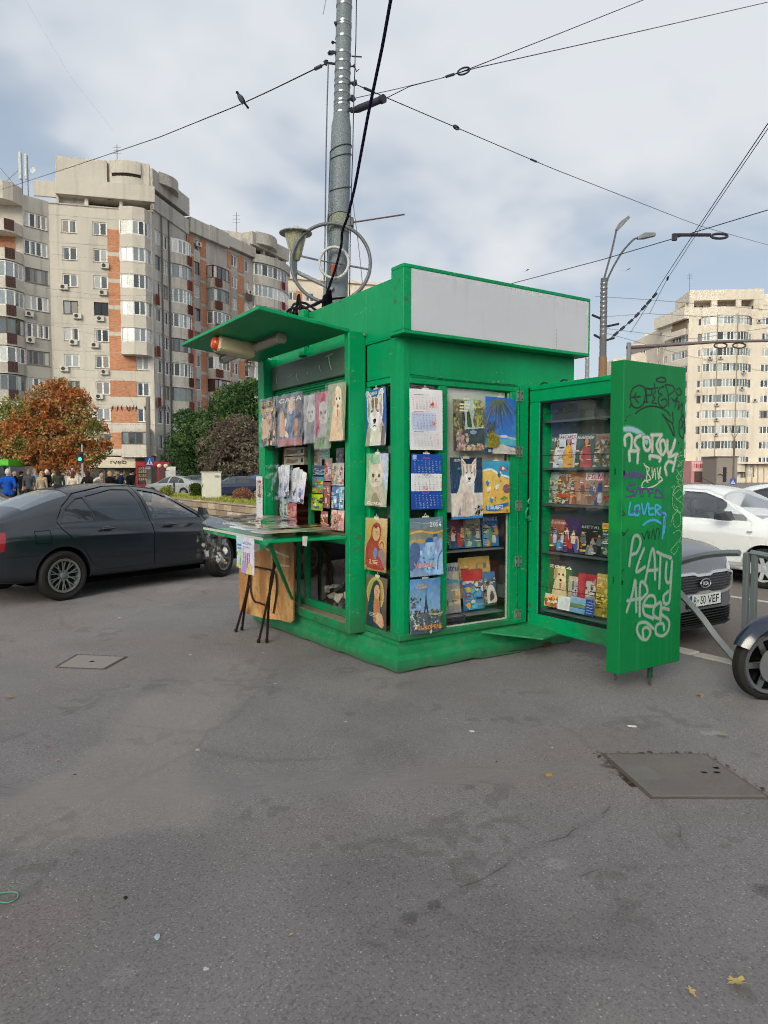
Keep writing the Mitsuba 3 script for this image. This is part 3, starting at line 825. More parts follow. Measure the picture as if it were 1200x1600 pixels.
# left wing of block A: concave windows and rounded balconies
PC0, PC1 = line2(46, 73.0), PA0
FC = Facade(A, PC0, PC1); SC = FC.s_of
hC = [(SC(47.5), SC(83), zc - 0.72, zc + 0.75) for zc in floors]
FC.wall('wall', 0, FC.L, 0, 29.4, hC, 'wall_grey')  # this wall's shade is put in by the grey colour
for k, zc in enumerate(floors): FC.window(SC(47.5) + .01, SC(83) - .01, zc - 0.71, zc + 0.74, 4)
PE0, PE1 = line2(-95, 71.0), PC0
FE = Facade(A, PE0, PE1); SE = FE.s_of
FE.wall('wall', 0, FE.L, 0, 29.6, [(SE(-5), SE(6), zc - 0.9, zc + 0.7) for zc in floors], 'wall_beige')
for k, zc in enumerate(floors):
 FE.window(SE(-5) + .01, SE(6) - .01, zc - 0.89, zc + 0.69, 2, sill=False)
 pl = [(SE(-60), 0), (SE(-58), -1.8), (SE(24), -1.8), (SE(36), -1.25), (SE(45), -0.1), (SE(45.5), 0)]
 FE.bay('balcony', pl[0:3] + pl[3:], zc - 1.85, zc - 0.8, zc + 0.75, '#b1a592', None if k in (8, 7) else ['white', 'white', 'steel', 'white', 'dark', 'white', 'white'][k], 'bright' if k > 4 else None, 'wall_beige' if k > 3 else 'wall_grey')
 m = MB(); E = np.eye(4); d = np.array(pl[3]) - np.array(pl[2]); L_ = np.hypot(*d); d = d / L_; E[:2, 0] = d; E[:2, 1] = [-d[1], d[0]]; E[:2, 3] = pl[2]
 for t in np.arange(0, L_, 0.14): m.box(t, t + 0.11, -0.08, -0.03, zc - 1.75, zc - 0.72, '#5f4a46', FE.M @ E)
 put(A + '__railing', m, 'vc')
 if k in (4, 7): FE.box('brick_panel', SE(8), SE(34), -0.03, 0, zc - 0.9, zc + 0.8, 'brickwork')
m = MB(); m.add(prism(Polygon([(SE(-60), 0), (SE(-58), -1.9), (SE(24), -1.9), (SE(37), -1.3), (SE(46), 0)]), 28.2, 29.95), '#a0a0a0', FE.M); put(A + '__fascia', m.arrays()[:2], 'wall_beige')
FC.aircon(0.3, floors[5] - 1.2); FC.aircon(0.35, floors[4] - 1.05)
# attic storey and towers
zA = 29.3
for a, b in ((97, 100.5), (140, 146), (194, 199)): FA.box('attic_pillar', S(a), S(b), 0.4, 0.9, zA, 30.3, 'wall_beige')
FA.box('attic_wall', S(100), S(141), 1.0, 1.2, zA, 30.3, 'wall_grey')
FA.box('attic_wall', S(141), S(200), 2.2, 2.4, zA, 30.3, 'vc', '#5b4b42')  # shade of the attic recess put into this back wall's colour
FA.box('roof_slab', 0, s_bay + 3.3, -0.12, 12, 29.25, 29.36, 'wall_grey')
FA.box('attic_band', S(97), S(249), -0.1, 0.25, 30.3, 31.9, 'wall_beige')
FA.box('attic_band', S(60), S(97), 1.2, 1.5, 30.35, 31.9, 'wall_beige')
FA.box('attic_tower', S(97), S(176), 0.25, 7.0, 30.3, 34.2, 'wall_beige')
rx0, rx1 = S(175.5), S(241)
w = rx1 - rx0
rp = [(rx0, 5.5)] + [(rx0 + w * t, 0.9 - 0.95 * math.sin(math.pi * min(1, t / 0.98)) ** 0.6) for t in np.linspace(0, 0.86, 12)] + [(rx1 - 0.4, 0.35), (rx1, 0.3), (rx1 + 0.1, 9.5), (rx0, 9.5)]
tower = man(prism(Polygon(rp), 30.3, 34.35))
put(A + '__attic_tower', tower, 'wall_beige', M=FA.M, smooth=30)
# crescent-shaped slot: its shadow painted as a dark strip below the overhanging drum
m = MB(); arc = [(rx0 + w * t, 0.9 - 0.95 * math.sin(math.pi * t / 0.98) ** 0.6) for t in np.linspace(0.12, 0.80, 12)]
top = [(x, y - 0.16) for x, y in arc]
m.add(prism(Polygon(top + [(x, y + 0.05) for x, y in arc[::-1]]), 33.0, 34.2), '#a0a0a0', FA.M); put(A + '__drum', m.arrays()[:2], 'wall_beige', smooth=30)
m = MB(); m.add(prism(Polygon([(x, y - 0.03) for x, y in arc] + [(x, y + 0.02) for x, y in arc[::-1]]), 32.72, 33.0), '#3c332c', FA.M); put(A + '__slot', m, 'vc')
FB.box('attic_band', 0.2, FB.L, -0.15, 0.2, 29.6, 31.3, 'wall_grey')
FB.box('attic_wall', 0.2, FB.L, 0.8, 1.0, 31.0, 32.2, 'vc', '#4d453f')  # back wall coloured dark for the shade under the fascia
FB.box('attic_fascia', 0.3, FB.L + 0.4, -0.05, 4.0, 31.9, 33.9, 'wall_grey')
bow = [(1.6, 0)] + [(1.6 + 4.4 * t, -0.1 - 0.8 * math.sin(math.pi * t)) for t in np.linspace(0, 1, 9)] + [(6.0, 0)]
m = MB(); m.add(prism(Polygon(bow), 32.9, 34.1), '#8c8c8c', FB.M); put(A + '__drum', m.arrays()[:2], 'wall_grey', smooth=30)
# ground floor: recessed shop front under the slab
FA.box('ground_slab', -0.5, s_bay + 3.2, -0.4, 5, 3.5, 3.75, 'wall_grey')
FA.wall('shop_wall', 0, s_bay + 3.1, 0, 3.5, [], 'wall_grey', y=1.2)
footprint_core(A, [FE.p0[:2] + [0, 0.6], FE.p1[:2] + [0, .6], FA.p0[:2] + [0, .6], FA.p0[:2] + FA.M[:2, 0] * (s_bay + 3.1) + [0, .6], FB.p1[:2] + [-1.0, 0.3], FB.p1[:2] + [-25, 6], FE.p0[:2] + [-1, 16]], 0, 29.2)
# antennas on the roof
for i, (px_, y0, y1, w_) in enumerate(((33, 292, 251, 0.28), (42, 292, 254, 0.24))):
 p = at(px_, 300, 76.5); m = MB()
 z0_, z1_ = 1.6 + (740 - y0) / 1120 * 76.5, 1.6 + (740 - y1) / 1120 * 76.5
 m.tube([p * [1, 1, 0] + [0, 0.3, 29.5], p * [1, 1, 0] + [0, 0.3, z1_]], 0.05, '#77797a')
 m.cbox(p[0] - w_ / 2, p[0] + w_ / 2, p[1] - 0.2, p[1] + 0.1, z0_, z1_, 0.05, '#c8cccd')
 put(A + '__mast_antenna', m, 'vc')
p = at(52, 266, 76.4); m = MB(); m.add(lathe([(0, 0), (0.16, 0.02), (0.3, 0.1), (0.3, 0.12), (0, 0.05)], 16), '#c5cacb', mat4(p, rx=math.pi / 2)); m.tube([p, p + [-0.6, 0.1, 0]], 0.03, '#8a8c8c'); put(A + '__dish_antenna', m, 'vc')
for px_, Yd, z0_, z1_ in ((184, 77, 34, 36.0),):
 p = at(px_, 300, Yd); m = MB(); m.tube([[p[0], p[1], z0_], [p[0], p[1], z1_]], 0.035, '#6c6f70')
 for dz in (0.3, 0.6, 0.9): m.tube([[p[0] - .4, p[1], z1_ - dz], [p[0] + .4, p[1], z1_ - dz]], 0.02, '#6c6f70', 4)
 put(A + '__aerial', m, 'vc')
m = MB(); p0, p1 = at(0, 262, 76), at(30, 297, 76); m.tube([p0, p1], 0.035, '#8a8d8f', 4); m.tube([at(0, 292, 76), at(29, 266, 76)], 0.035, '#8a8d8f', 4); put(A + '__guy_rod', m, 'vc')

# ---- shops under block A
sh = thing('bakery_front', 'cream shop sign with dark lettering over a glass shop front, beside the red kiosk', 'shop front')
m = MB(); q0, q1 = S(138), S(213)
m.cbox(q0, q1, -0.75, -0.45, 2.2, 3.35, 0.03, '#cdc3ac', FA.M); put(sh + '__sign_board', m, 'vc_satin')
v, f = text2d('rveb', 0.42); sx0 = S(173.5)
tm = FA.M @ frame(np.array([sx0, -0.753, 2.62]), [1, 0, 0], [0, 0, 1]); put(sh + '__lettering', (np.column_stack([v * [1.35, 1], v[:, 0] * 0]), f), 'vc', '#2f2b28', M=tm)
m = MB()
for a, b in ((138, 150), (150, 163), (163, 176), (176, 189), (189, 202), (202, 212)):
 m.box(S(a), S(a) + 0.08, -0.2, -0.12, 0.1, 2.2, '#6b625b', FA.M)
m.box(q0, q1, -0.2, -0.12, 2.1, 2.2, '#6b625b', FA.M); m.box(q0, q1, -0.2, -0.12, 0.0, 0.35, '#4c4541', FA.M)
put(sh + '__frame', m, 'vc')
m = MB(); m.box(q0, q1, -0.15, -0.13, 0.35, 2.1, '#39403f', FA.M); put(sh + '__glass', m, 'car_glass')
m = MB()
for i in range(30):
 x = RNG.uniform(q0 + .2, q1 - .5); z = RNG.uniform(0.4, 1.7); m.box(x, x + RNG.uniform(.2, .6), -0.153, -0.151, z, z + RNG.uniform(.1, .35), RNG.choice(['#8a6a4a', '#a08b6a', '#7b7f74', '#5c4a3a', '#b59a6a']), FA.M)
put(sh + '__window_display', m, 'vc', kind='stuff')
rk = thing('red_shop', 'dark red painted little shop with glazed door below the block corner', 'shop')
m = MB(); r0, r1 = S(214), S(266)
yk = -0.3
for a, b, z0_, z1_ in ((214, 217, 0, 2.9), (231, 234, 0, 2.7), (247, 250, 0, 2.6), (262, 266, 0, 2.5)):
 m.box(S(a), S(b), yk - 1.0, yk - 0.8, z0_, z1_, '#8d1f2b', FA.M)
m.box(r0, r1, yk - 1.05, yk - 0.75, 2.35, 2.85, '#96212e', FA.M); m.box(r0, r1, yk - 1.0, yk - 0.8, 0.0, 0.5, '#7e1c27', FA.M)
put(rk + '__frame', m, 'vc_satin')
m = MB(); m.box(r0, r1, yk - 0.9, yk - 0.88, 0.5, 2.35, '#3e3a38', FA.M); put(rk + '__glass', m, 'car_glass')
m = MB()
for z in (0.9, 1.3, 1.7, 2.05):
 m.box(S(217), S(231), yk - .906, yk - .901, z, z + 0.04, '#a09080', FA.M)
 for x in np.arange(S(217) + .05, S(230), 0.22): m.box(x, x + 0.15, yk - .908, yk - .902, z + 0.04, z + 0.25, RNG.choice(['#8a7a50', '#5c6b45', '#a06a4a', '#8c8c88']), FA.M)
put(rk + '__goods', m, 'vc', kind='stuff')
m = MB(); m.box(S(250), S(262), yk - 1.0, yk - 0.94, 0.05, 2.3, '#7d1d28', FA.M); m.box(S(251.5), S(260.5), yk - 1.01, yk - 0.99, 0.9, 2.1, '#4a3a3a', FA.M); put(rk + '__door', m, 'vc_satin')
for px_ in (249, 259):
 m = MB(); p = at(px_, 728, 73.5); m.add(trimesh.creation.icosphere(2, 0.22), '#c8c4bb', mat4(p)); m.tube([p - [0, 0, 0.2], p - [0, 0, 0.5], p + [0, 1.0, -0.5]], 0.04, '#3a3634')
 put(rk + '__globe_lamp', m, 'vc_satin', smooth=40)
nb = thing('notice_board', 'white notice board on the wall beside the red shop door', 'notice board')
m = MB(); p = at(267, 745, 75); m.cbox(p[0] - .55, p[0] + .5, p[1], p[1] + .08, 0.5, 2.3, .02, '#c6c6c2'); put(nb + '__panel', m, 'vc_satin')
m = MB(); m.box(p[0] - .6, p[0] + .55, p[1] + .02, p[1] + .06, 0.42, 0.5, '#6f6c68'); m.box(p[0] - .6, p[0] + .55, p[1] + .02, p[1] + .06, 2.3, 2.38, '#6f6c68'); put(nb + '__frame', m, 'vc')

# ---- block B: the long brick-red block further up the street
Bk = thing('apartment_block', 'long brick red and grey apartment block receding up the street behind the awning', 'apartment building')
PD0, PD1 = line2(298.5, 86.0), line2(452, 105.0)
FD = Facade(Bk, PD0, PD1); SD = FD.s_of
fl2 = [28.95 - 2.75 * k for k in range(10)]
wc = [(SD(307.5), SD(316.5)), (SD(365), SD(374)), (SD(384.5), SD(391.5))]
hol = [(a, b, zc - 0.75, zc + 0.75) for zc in fl2 for a, b in wc]
FD.wall('wall', 0, FD.L, 0.0, 30.2, hol, 'wall_grey')
for k, zc in enumerate(fl2):
 for j, (a, b) in enumerate(wc): FD.window(a + .01, b - .01, zc - .74, zc + .74, 2 if b - a > 1.1 else 1, white=not (j == 0 and k in (1, 3)), sill=False)
 for a, b in ((299, 307), (317, 326), (358.5, 364.5), (374.5, 384)):
  FD.box('brick_panel', SD(a), SD(b), -0.05, 0, zc - 1.15, zc + 1.2 if k else zc + 0.9, 'brickwork')
 if k:
  a, b = SD(326.5), SD(357); w = b - a
  bow = [(a, 0), (a, -1.0), (a + w * .35, -1.3), (a + w * .8, -1.1), (b, 0)]
  FD.bay('balcony', bow, zc - 1.9, zc - 0.8, zc + 0.75, '#8d867b', ['white', 'brown', 'steel', 'white', 'white'][k % 5], None, 'wall_grey')
  m = MB()
  for t in np.arange(a + .05, a + w * .33, 0.12): m.box(t, t + 0.09, -1.38, -1.25, zc - 1.75, zc - 0.8, '#6f463c', FD.M)
  put(Bk + '__railing', m, 'vc')
  m = MB()
  for t in np.arange(SD(384.5), SD(394.5), 0.13): m.box(t, t + 0.1, -0.3, -0.22, zc - 1.75, zc - 0.8, '#7d423c' if k % 2 == 0 else '#6b6259', FD.M)
  put(Bk + '__railing', m, 'vc')
 a, b = SD(398), SD(450); w = b - a
 bow = [(a, 0)] + [(a + w * t, -0.25 - 1.3 * math.sin(math.pi * t) ** 0.7) for t in np.linspace(0.0, 1, 10)] + [(b, 0)]
 FD.bay('balcony', bow, zc - 1.95, zc - 0.8, zc + 0.8, '#8f887e', 'white', 'bright' if k % 2 else None, 'wall_grey')
 m = MB(); i0 = 6; pA, pB = np.array(bow[i0]), np.array(bow[i0 + 1]); d = (pB - pA) / np.hypot(*(pB - pA)); E = np.eye(4); E[:2, 0] = d; E[:2, 1] = [-d[1], d[0]]; E[:2, 3] = pA
 for t in np.arange(0, np.hypot(*(pB - pA)), 0.12): m.box(t, t + 0.09, -0.12, -0.06, zc - 1.8, zc - 0.8, '#7d3c3c', FD.M @ E)
 put(Bk + '__railing', m, 'vc')
for x, y in ((313, 403), (355, 431), (391, 445), (390, 560)): FD.aircon(SD(x), 1.6 + (740 - y) / 1120 * 91, -0.05)
FD.box('attic_band', 0, SD(327), -0.5, 0.3, 30.0, 31.7, 'wall_grey')
FD.box('attic_band', SD(327), SD(357), -0.6, 0.2, 30.0, 31.8, 'wall_grey')
FD.box('attic_band', SD(354), SD(398), -0.55, 0.3, 30.3, 31.6, 'wall_grey')
a, b = SD(396), SD(452); w = b - a
bow = [(a, 1)] + [(a + w * t, -0.4 - 1.35 * math.sin(math.pi * t) ** 0.7) for t in np.linspace(0, 1, 10)] + [(b, 1)]
m = MB(); m.add(prism(Polygon(bow), 29.78, 30.85), '#808080', FD.M); put(Bk + '__attic_band', m.arrays()[:2], 'wall_grey', smooth=30)
FD.box('attic_wall', SD(398), SD(452), 1.2, 1.6, 30.4, 32.4, 'vc', '#5f564e')  # dark colour stands in for the shaded attic recess
for a, b in ((397, 402), (417, 420), (436, 440), (448, 452)): FD.box('attic_pillar', SD(a), SD(b), 0.3, 0.8, 30.6, 32.4, 'wall_grey')
FD.box('attic_tower', SD(398), SD(454), 0.0, 9.0, 32.2, 33.9, 'wall_grey')
a, b = SD(404), SD(436); w = b - a
m = MB(); m.add(prism(Polygon([(a, 0.2)] + [(a + w * t, -0.9 * math.sin(math.pi * t)) for t in np.linspace(0, 1, 9)] + [(b, 0.2)]), 32.6, 34.15), '#808080', FD.M); put(Bk + '__drum', m.arrays()[:2], 'wall_grey', smooth=30)
# pale end of the attic tower, turned to the camera
m = MB(); e = at(376, 380, 96.5); g2 = at(337, 380, 95.0)
FG = Facade(Bk, (g2[0], g2[1]), (e[0], e[1]))
FG.box('attic_tower', 0, FG.L, 0, 0.5, 31.6, 33.4, 'wall_beige'); FG.box('attic_pillar', FG.L - 0.5, FG.L, 0, 0.5, 30.2, 31.6, 'wall_beige'); FG.box('attic_pillar', FG.L * .45, FG.L * .45 + .4, 0.3, 0.7, 30.2, 31.6, 'wall_beige')
FG.box('attic_wall', 0, FG.L, 2.0, 2.3, 30.2, 31.6, 'vc', '#6b635a')  # recess shade painted into the back wall here too
footprint_core(Bk, [FD.p0[:2] + [-.6, .2], FD.p1[:2] + [-.6, 0], FD.p1[:2] + [-14, 8], FD.p0[:2] + [-14, 6]], 0, 30.3)
for px_, Yd in ((369, 97),):
 p = at(px_, 300, Yd); m = MB(); m.tube([[p[0], p[1], 33.2], [p[0], p[1], 36.2]], 0.04, '#6c6f70', 4)
 for dz in (0.3, 0.8, 1.2): m.tube([[p[0] - .5, p[1], 36.1 - dz], [p[0] + .5, p[1], 36.1 - dz]], 0.02, '#6c6f70', 4)
 put(Bk + '__aerial', m, 'vc')
# ---- beige block closing the street behind the pole
Ck = thing('apartment_block', 'distant beige brick block seen between the ring lamp and the kiosk roof', 'apartment building')
FH = Facade(Ck, line2(440, 118), line2(640, 124)); SH = FH.s_of
hol = [(SH(x), SH(x) + 1.5, z - .7, z + .7) for z in [30.5 - 2.75 * k for k in range(9)] for x in range(452, 632, 26)]
FH.wall('wall', 0, FH.L, 0, 33.2, hol, 'wall_cream')
for k in range(9):
 z = 30.5 - 2.75 * k
 for x in range(452, 632, 26): FH.window(SH(x) + .01, SH(x) + 1.49, z - .69, z + .69, 2, sill=False)
 FH.box('brick_panel', SH(455) + 1.0, SH(474), -0.04, 0, z - 1.1, z + .9, 'brickwork')
FH.box('roof_slab', -0.3, FH.L + .3, -0.4, 10, 33.2, 33.6, 'wall_cream')
footprint_core(Ck, [FH.p0[:2], FH.p1[:2], FH.p1[:2] + [0, 12], FH.p0[:2] + [0, 12]], 0, 33.1, 'wall_cream')

# ---- block D: cream block on the right
Dk = thing('apartment_block', 'cream coloured apartment block with rows of white window bands at the right', 'apartment building')
PR = [line2(1030, 137), line2(1071, 128.5), line2(1170, 127.5), line2(1330, 127)]
zr = [28.4 - 2.715 * k for k in range(10)]
F1 = Facade(Dk, PR[0], PR[1]); F2 = Facade(Dk, PR[1], PR[2]); F3 = Facade(Dk, PR[2], PR[3])
S1, S2, S3 = F1.s_of, F2.s_of, F3.s_of
hol = [(S1(a), S1(b), zc - .75, zc + .65) for zc in zr[1:] for a, b in ((1033, 1038.5), (1045, 1070))]
F1.wall('wall', 0, F1.L, 0, 28.2, hol, 'wall_cream')
for zc in zr[1:]:
 F1.window(S1(1033) + .01, S1(1038.5) - .01, zc - .74, zc + .64, 2, sill=False); F1.window(S1(1045) + .01, S1(1070) - .01, zc - .74, zc + .64, 5, sill=False)
F1.box('balcony_wall', S1(1040), F1.L, -0.8, -0.6, 26.2, 27.3, 'wall_cream'); F1.box('balcony_recess', S1(1044), F1.L - .3, -.02, 0, 27.3, 29.0, 'vc', '#8b7a66'); F1.box('balcony_roof', S1(1024), F1.L, -0.9, 3, 29.0, 31.0, 'wall_cream');  # shade of the balcony opening painted as a flat darker sheet
F1.box('terrace_wall', -1.0, S1(1046), -0.1, 3, 28.2, 29.6, 'wall_cream')
wins = [(1085.5, 1091.5, 1), (1163, 1168.5, 1)]
hol = [(S2(a), S2(b), zc - .75, zc + .6) for zc in zr for a, b, n in wins]
F2.wall('wall', 0, F2.L, 3.6, 30.3, hol, 'wall_cream')
for k, zc in enumerate(zr):
 for a, b, n in wins: F2.window(S2(a) + .01, S2(b) - .01, zc - .74, zc + .59, n, sill=False, white=RNG.random() < .5)
 a, b = S2(1092.5), S2(1163)
 bow = [(a, 0)] + [(a + (b - a) * t, -0.3 - 1.1 * math.sin(math.pi * t) ** 0.7) for t in (0.0, .13, .27, .4, .55, .7, .71, .86, 1.0)] + [(b, 0)]
 F2.bay('bay', bow, zc - 2.0, zc - 0.75, zc + 0.72, '#d5c5ac', 'white', 'bright' if k in (0, 6) else None, 'wall_cream')
F2.box('drain_pipe', S2(1111.5) - .06, S2(1111.5) + .06, -1.36, -1.22, 3.5, 29.5, 'vc', '#9c9384'); F2.box('drain_pipe', S2(1141.5) - .06, S2(1141.5) + .06, -1.58, -1.44, 3.5, 29.5, 'vc', '#9c9384')
for x, y in ((1101, 561), (1117, 561), (1153, 583), (1084, 612), (1151, 608), (1113, 633), (1113, 656), (1113, 679), (1112, 727)): F2.aircon(S2(x), 1.6 + (740 - y) / 1120 * 126.5, -1.3)
a, b = S2(1090), S2(1166)
bow = [(a, 0.2)] + [(a + (b - a) * t, -0.35 - 1.1 * math.sin(math.pi * t) ** 0.7) for t in np.linspace(0, 1, 9)] + [(b, 0.2)]
m = MB(); m.add(prism(Polygon(bow), 29.15, 30.7), '#808080', F2.M); put(Dk + '__attic_band', m.arrays()[:2], 'wall_cream', smooth=30)
F2.box('attic_band', 0, F2.L + .3, -0.1, 0.3, 29.4, 30.4, 'wall_cream')
F2.box('attic_wall', 0, F2.L, 2.0, 2.3, 30.0, 33.0, 'wall_cream')
for a, b in ((1071, 1078), (1105, 1114), (1143, 1151), (1178, 1184)): F2.box('attic_pillar', S2(a), S2(b), -0.1, 0.5, 30.3, 33.2, 'wall_cream')
F2.box('attic_fascia', 0, S2(1185), -0.15, 8, 32.1, 33.9, 'wall_cream')
for a, b in ((1083, 1088), (1092, 1098), (1121, 1127), (1129, 1135), (1154, 1160), (1164, 1171)): F2.window(S2(a), S2(b), 30.1, 31.6, 1, y=1.9, white=False, sill=False)
hol = [(S3(a), S3(b), zc - .75, zc + .6) for zc in zr for a, b in ((1184, 1226),)]
F3.wall('wall', 0, F3.L, 3.6, 31.0, hol, 'wall_cream')
for zc in zr:
 F3.window(S3(1184) + .01, S3(1226) - .01, zc - .74, zc + .59, 7, sill=False)
F3.box('attic_fascia', 0, F3.L, -0.1, 8, 31.0, 33.0, 'wall_cream'); F3.aircon(S3(1179), zr[0] - .1); F3.aircon(S3(1176), zr[5] - .3)
F2.box('shop_slab', -3, F2.L + 18, -1.2, 1, 3.3, 3.65, 'wall_cream')
F2.wall('shop_wall', -3, F2.L + 18, 0, 3.3, [], 'wall_cream', y=0.2)
for px_ in range(1158, 1262, 9):
 F3.window(S3(px_), S3(px_ + 7.5), 0.9, 3.1, 2, y=0.1, light='curtain' if px_ % 2 else None, sill=False)
 F3.box('shop_pillar', S3(px_ + 7.6), S3(px_ + 8.9), -0.2, 0.2, 0, 3.3, 'vc', '#cdbb9f')
footprint_core(Dk, [PR[0], PR[1], PR[3], (PR[3][0], 150), (PR[0][0], 155)], 0, 29.5, 'wall_cream', 0.6)
p = at(1077, 460, 129); m = MB(); m.tube([[p[0], p[1], 33.5], [p[0], p[1], 37]], 0.045, '#6c6f70', 4)
for dz in (0.4, 0.8): m.tube([[p[0] - .5, p[1], 37 - dz], [p[0] + .5, p[1], 37 - dz]], 0.025, '#6c6f70', 4)
put(Dk + '__aerial', m, 'vc')
# stepped wing to its left
Ek = thing('apartment_block', 'lower cream wing with a stepped roof left of the cream block', 'apartment building')
F5 = Facade(Ek, line2(955, 150), line2(1012, 146)); F6 = Facade(Ek, line2(1012, 146), line2(1031, 136.5))
for FF, cs, zt in ((F5, ((978, 984), (988, 996), (1000, 1008)), 25.5), (F6, ((1015, 1019), (1023, 1028)), 27.6)):
 zz = [zt - 2.3 - 2.72 * k for k in range(8)]
 FF.wall('wall', 0, FF.L, 0, zt, [(FF.s_of(a), FF.s_of(b), z - .7, z + .7) for z in zz for a, b in cs], 'wall_cream')
 for z in zz:
  for a, b in cs: FF.window(FF.s_of(a) + .01, FF.s_of(b) - .01, z - .69, z + .69, 2, sill=False)
F5.box('roof_step', F5.s_of(985), F5.L, 0.5, 9, 25.5, 28.0, 'wall_cream'); F5.box('roof_step', F5.s_of(1000), F5.L + 1, 1.5, 9, 28.0, 30.2, 'wall_cream')
F5.window(F5.s_of(996), F5.s_of(1008), 26.0, 27.4, 3, y=0.44, sill=False)
footprint_core(Ek, [F5.p0[:2], F5.p1[:2], F6.p1[:2], (F6.p1[0], 158), (F5.p0[0], 160)], 0, 25.3, 'wall_cream')

# small buildings at the foot of the cream block
gb = thing('grey_pavilion', 'low grey box building with a dark doorway in front of the cream block', 'building')
p0, p1 = at(1115, 740, 112), at(1152, 740, 111)
m = MB(); m.cbox(p0[0], p1[0], 111, 116, 0, 4.1, 0.03, '#8f867f'); put(gb + '__wall', m, 'vc')
m = MB(); m.box(p0[0] - .15, p1[0] + .15, 110.85, 116, 4.1, 4.3, '#776f69'); put(gb + '__roof', m, 'vc')
p = at(1132, 750, 111); m = MB(); m.box(p[0] - .27, p[0] + .27, 110.95, 111.02, 0.3, 2.6, '#2b2c2e'); put(gb + '__door', m, 'vc_satin')
p = at(1124, 742, 111); m = MB(); m.tube([p + [-.3, -.1, 0], p + [.1, -.12, .12], p + [.5, -.1, -.1]], 0.06, '#4a4644', 5); put(gb + '__wall_sign', m, 'vc')
ps = thing('pink_shop', 'pink fronted shop with a red lettered sign at the foot of the cream block', 'shop')
q0, q1 = at(1080, 740, 118), at(1103, 740, 118)
m = MB(); m.cbox(q0[0], q1[0], 118, 122, 0, 3.7, 0.03, '#c58f90'); put(ps + '__wall', m, 'vc')
m = MB(); m.box(q0[0] + .1, q1[0] - .1, 117.85, 118, 2.0, 3.5, '#dcb5b3'); put(ps + '__sign_board', m, 'vc')
m = MB()
for i, w_ in enumerate((.12, .3, .12, .34, .12, .3)): m.box(q0[0] + .35 + i * .33, q0[0] + .35 + i * .33 + w_ * .7, 117.82, 117.85, 2.5, 3.25, '#a8434c')
put(ps + '__faded_lettering', m, 'vc', kind='stuff')
m = MB(); m.box(q0[0] + .5, q1[0] - .3, 117.9, 117.99, 0.2, 1.9, '#5a4a48'); put(ps + '__window', m, 'car_glass')

# ------------------------------------------------------------------ the kiosk
KI = thing('newspaper_kiosk', 'green metal newspaper kiosk with blank grey sign panel, raised awning and an open display door', 'kiosk')
GP = 'green_paint'

def kp(name, mesh, mat=GP, col=None, smooth=False, text=None, kind=None):
 return put(f'{KI}__{name}', mesh.arrays()[:2] if isinstance(mesh, MB) and col is None and mat in (GP, 'plinth_paint', 'sign_panel') else mesh, mat, col, smooth, M=None, text=text, kind=kind)

def kbox(name, x0, x1, y0, y1, z0, z1, r=0.006, mat=GP, col=None, text=None):
 m = MB(); m.add(cbox(x0, x1, y0, y1, z0, z1, r), col or '#808080', KM)
 return put(f'{KI}__{name}', m if col else m.arrays()[:2], mat, text=text)

# base: flared sheet-metal plinth, its lower lip bent and ragged
base_pts = np.array([(0, 0), (1.87, 0.0), (1.87, 2.42), (-0.14, 2.38)])
def ringpts(off):
 return np.array(Polygon(base_pts).buffer(off, join_style=2).exterior.coords)[:-1]
prof = [(0.085, 0.015), (0.085, 0.10), (0.035, 0.135), (0.03, 0.20), (-0.02, 0.203), (-0.02, 0.235)]
m = MB()
for (o0, z0), (o1, z1) in zip(prof[:-1], prof[1:]):
 a, b_ = ringpts(o0), ringpts(o1)
 if len(a) != len(b_): continue
 for i in range(len(a)):
  j = (i + 1) % len(a); N = 14
  t = np.linspace(0, 1, N)[:, None]
  p = a[i] * (1 - t) + a[j] * t; q = b_[i] * (1 - t) + b_[j] * t
  zz0 = np.full(N, z0); zz1 = np.full(N, z1)
  if z0 < 0.02: zz0 = z0 + 0.009 * np.sin(np.arange(N) * 2.1 + i) * (np.arange(N) % 3 > 0)
  wob = 0.0012 * np.sin(np.arange(N) * 1.7 + i * 2)[:, None]
  V = np.vstack([np.column_stack([p + wob, zz0]), np.column_stack([q + wob * 0.5, zz1])])
  k = np.arange(N - 1)
  F = np.vstack([np.stack([k, k + 1, N + k + 1], 1), np.stack([k, N + k + 1, N + k], 1)])
  m.add((V, F), '#808080', KM)
kp('plinth', m, 'plinth_paint')
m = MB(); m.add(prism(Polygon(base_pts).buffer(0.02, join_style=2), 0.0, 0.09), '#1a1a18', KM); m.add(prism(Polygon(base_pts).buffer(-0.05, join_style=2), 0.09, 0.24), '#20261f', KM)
put(KI + '__underframe', m, 'vc')  # dark filler: shade of the gaps round the plinth put into colour
for x, y, w in ((1.80, -0.06, 0.12), (1.55, -0.075, 0.10)):
 kbox('packing_timber', x, x + w, y - 0.02, y + 0.15, 0.0, 0.045, 0.004, 'vc', '#4d3b30')
m = MB(); m.add(prism(Polygon([(0.75, -0.10), (1.25, -0.125), (1.22, -0.09), (0.8, -0.07)]), 0.012, 0.016), '#3f6a50', KM @ mat4((0, 0, 0), 0)); put(KI + '__bent_lip', m, 'vc_satin')
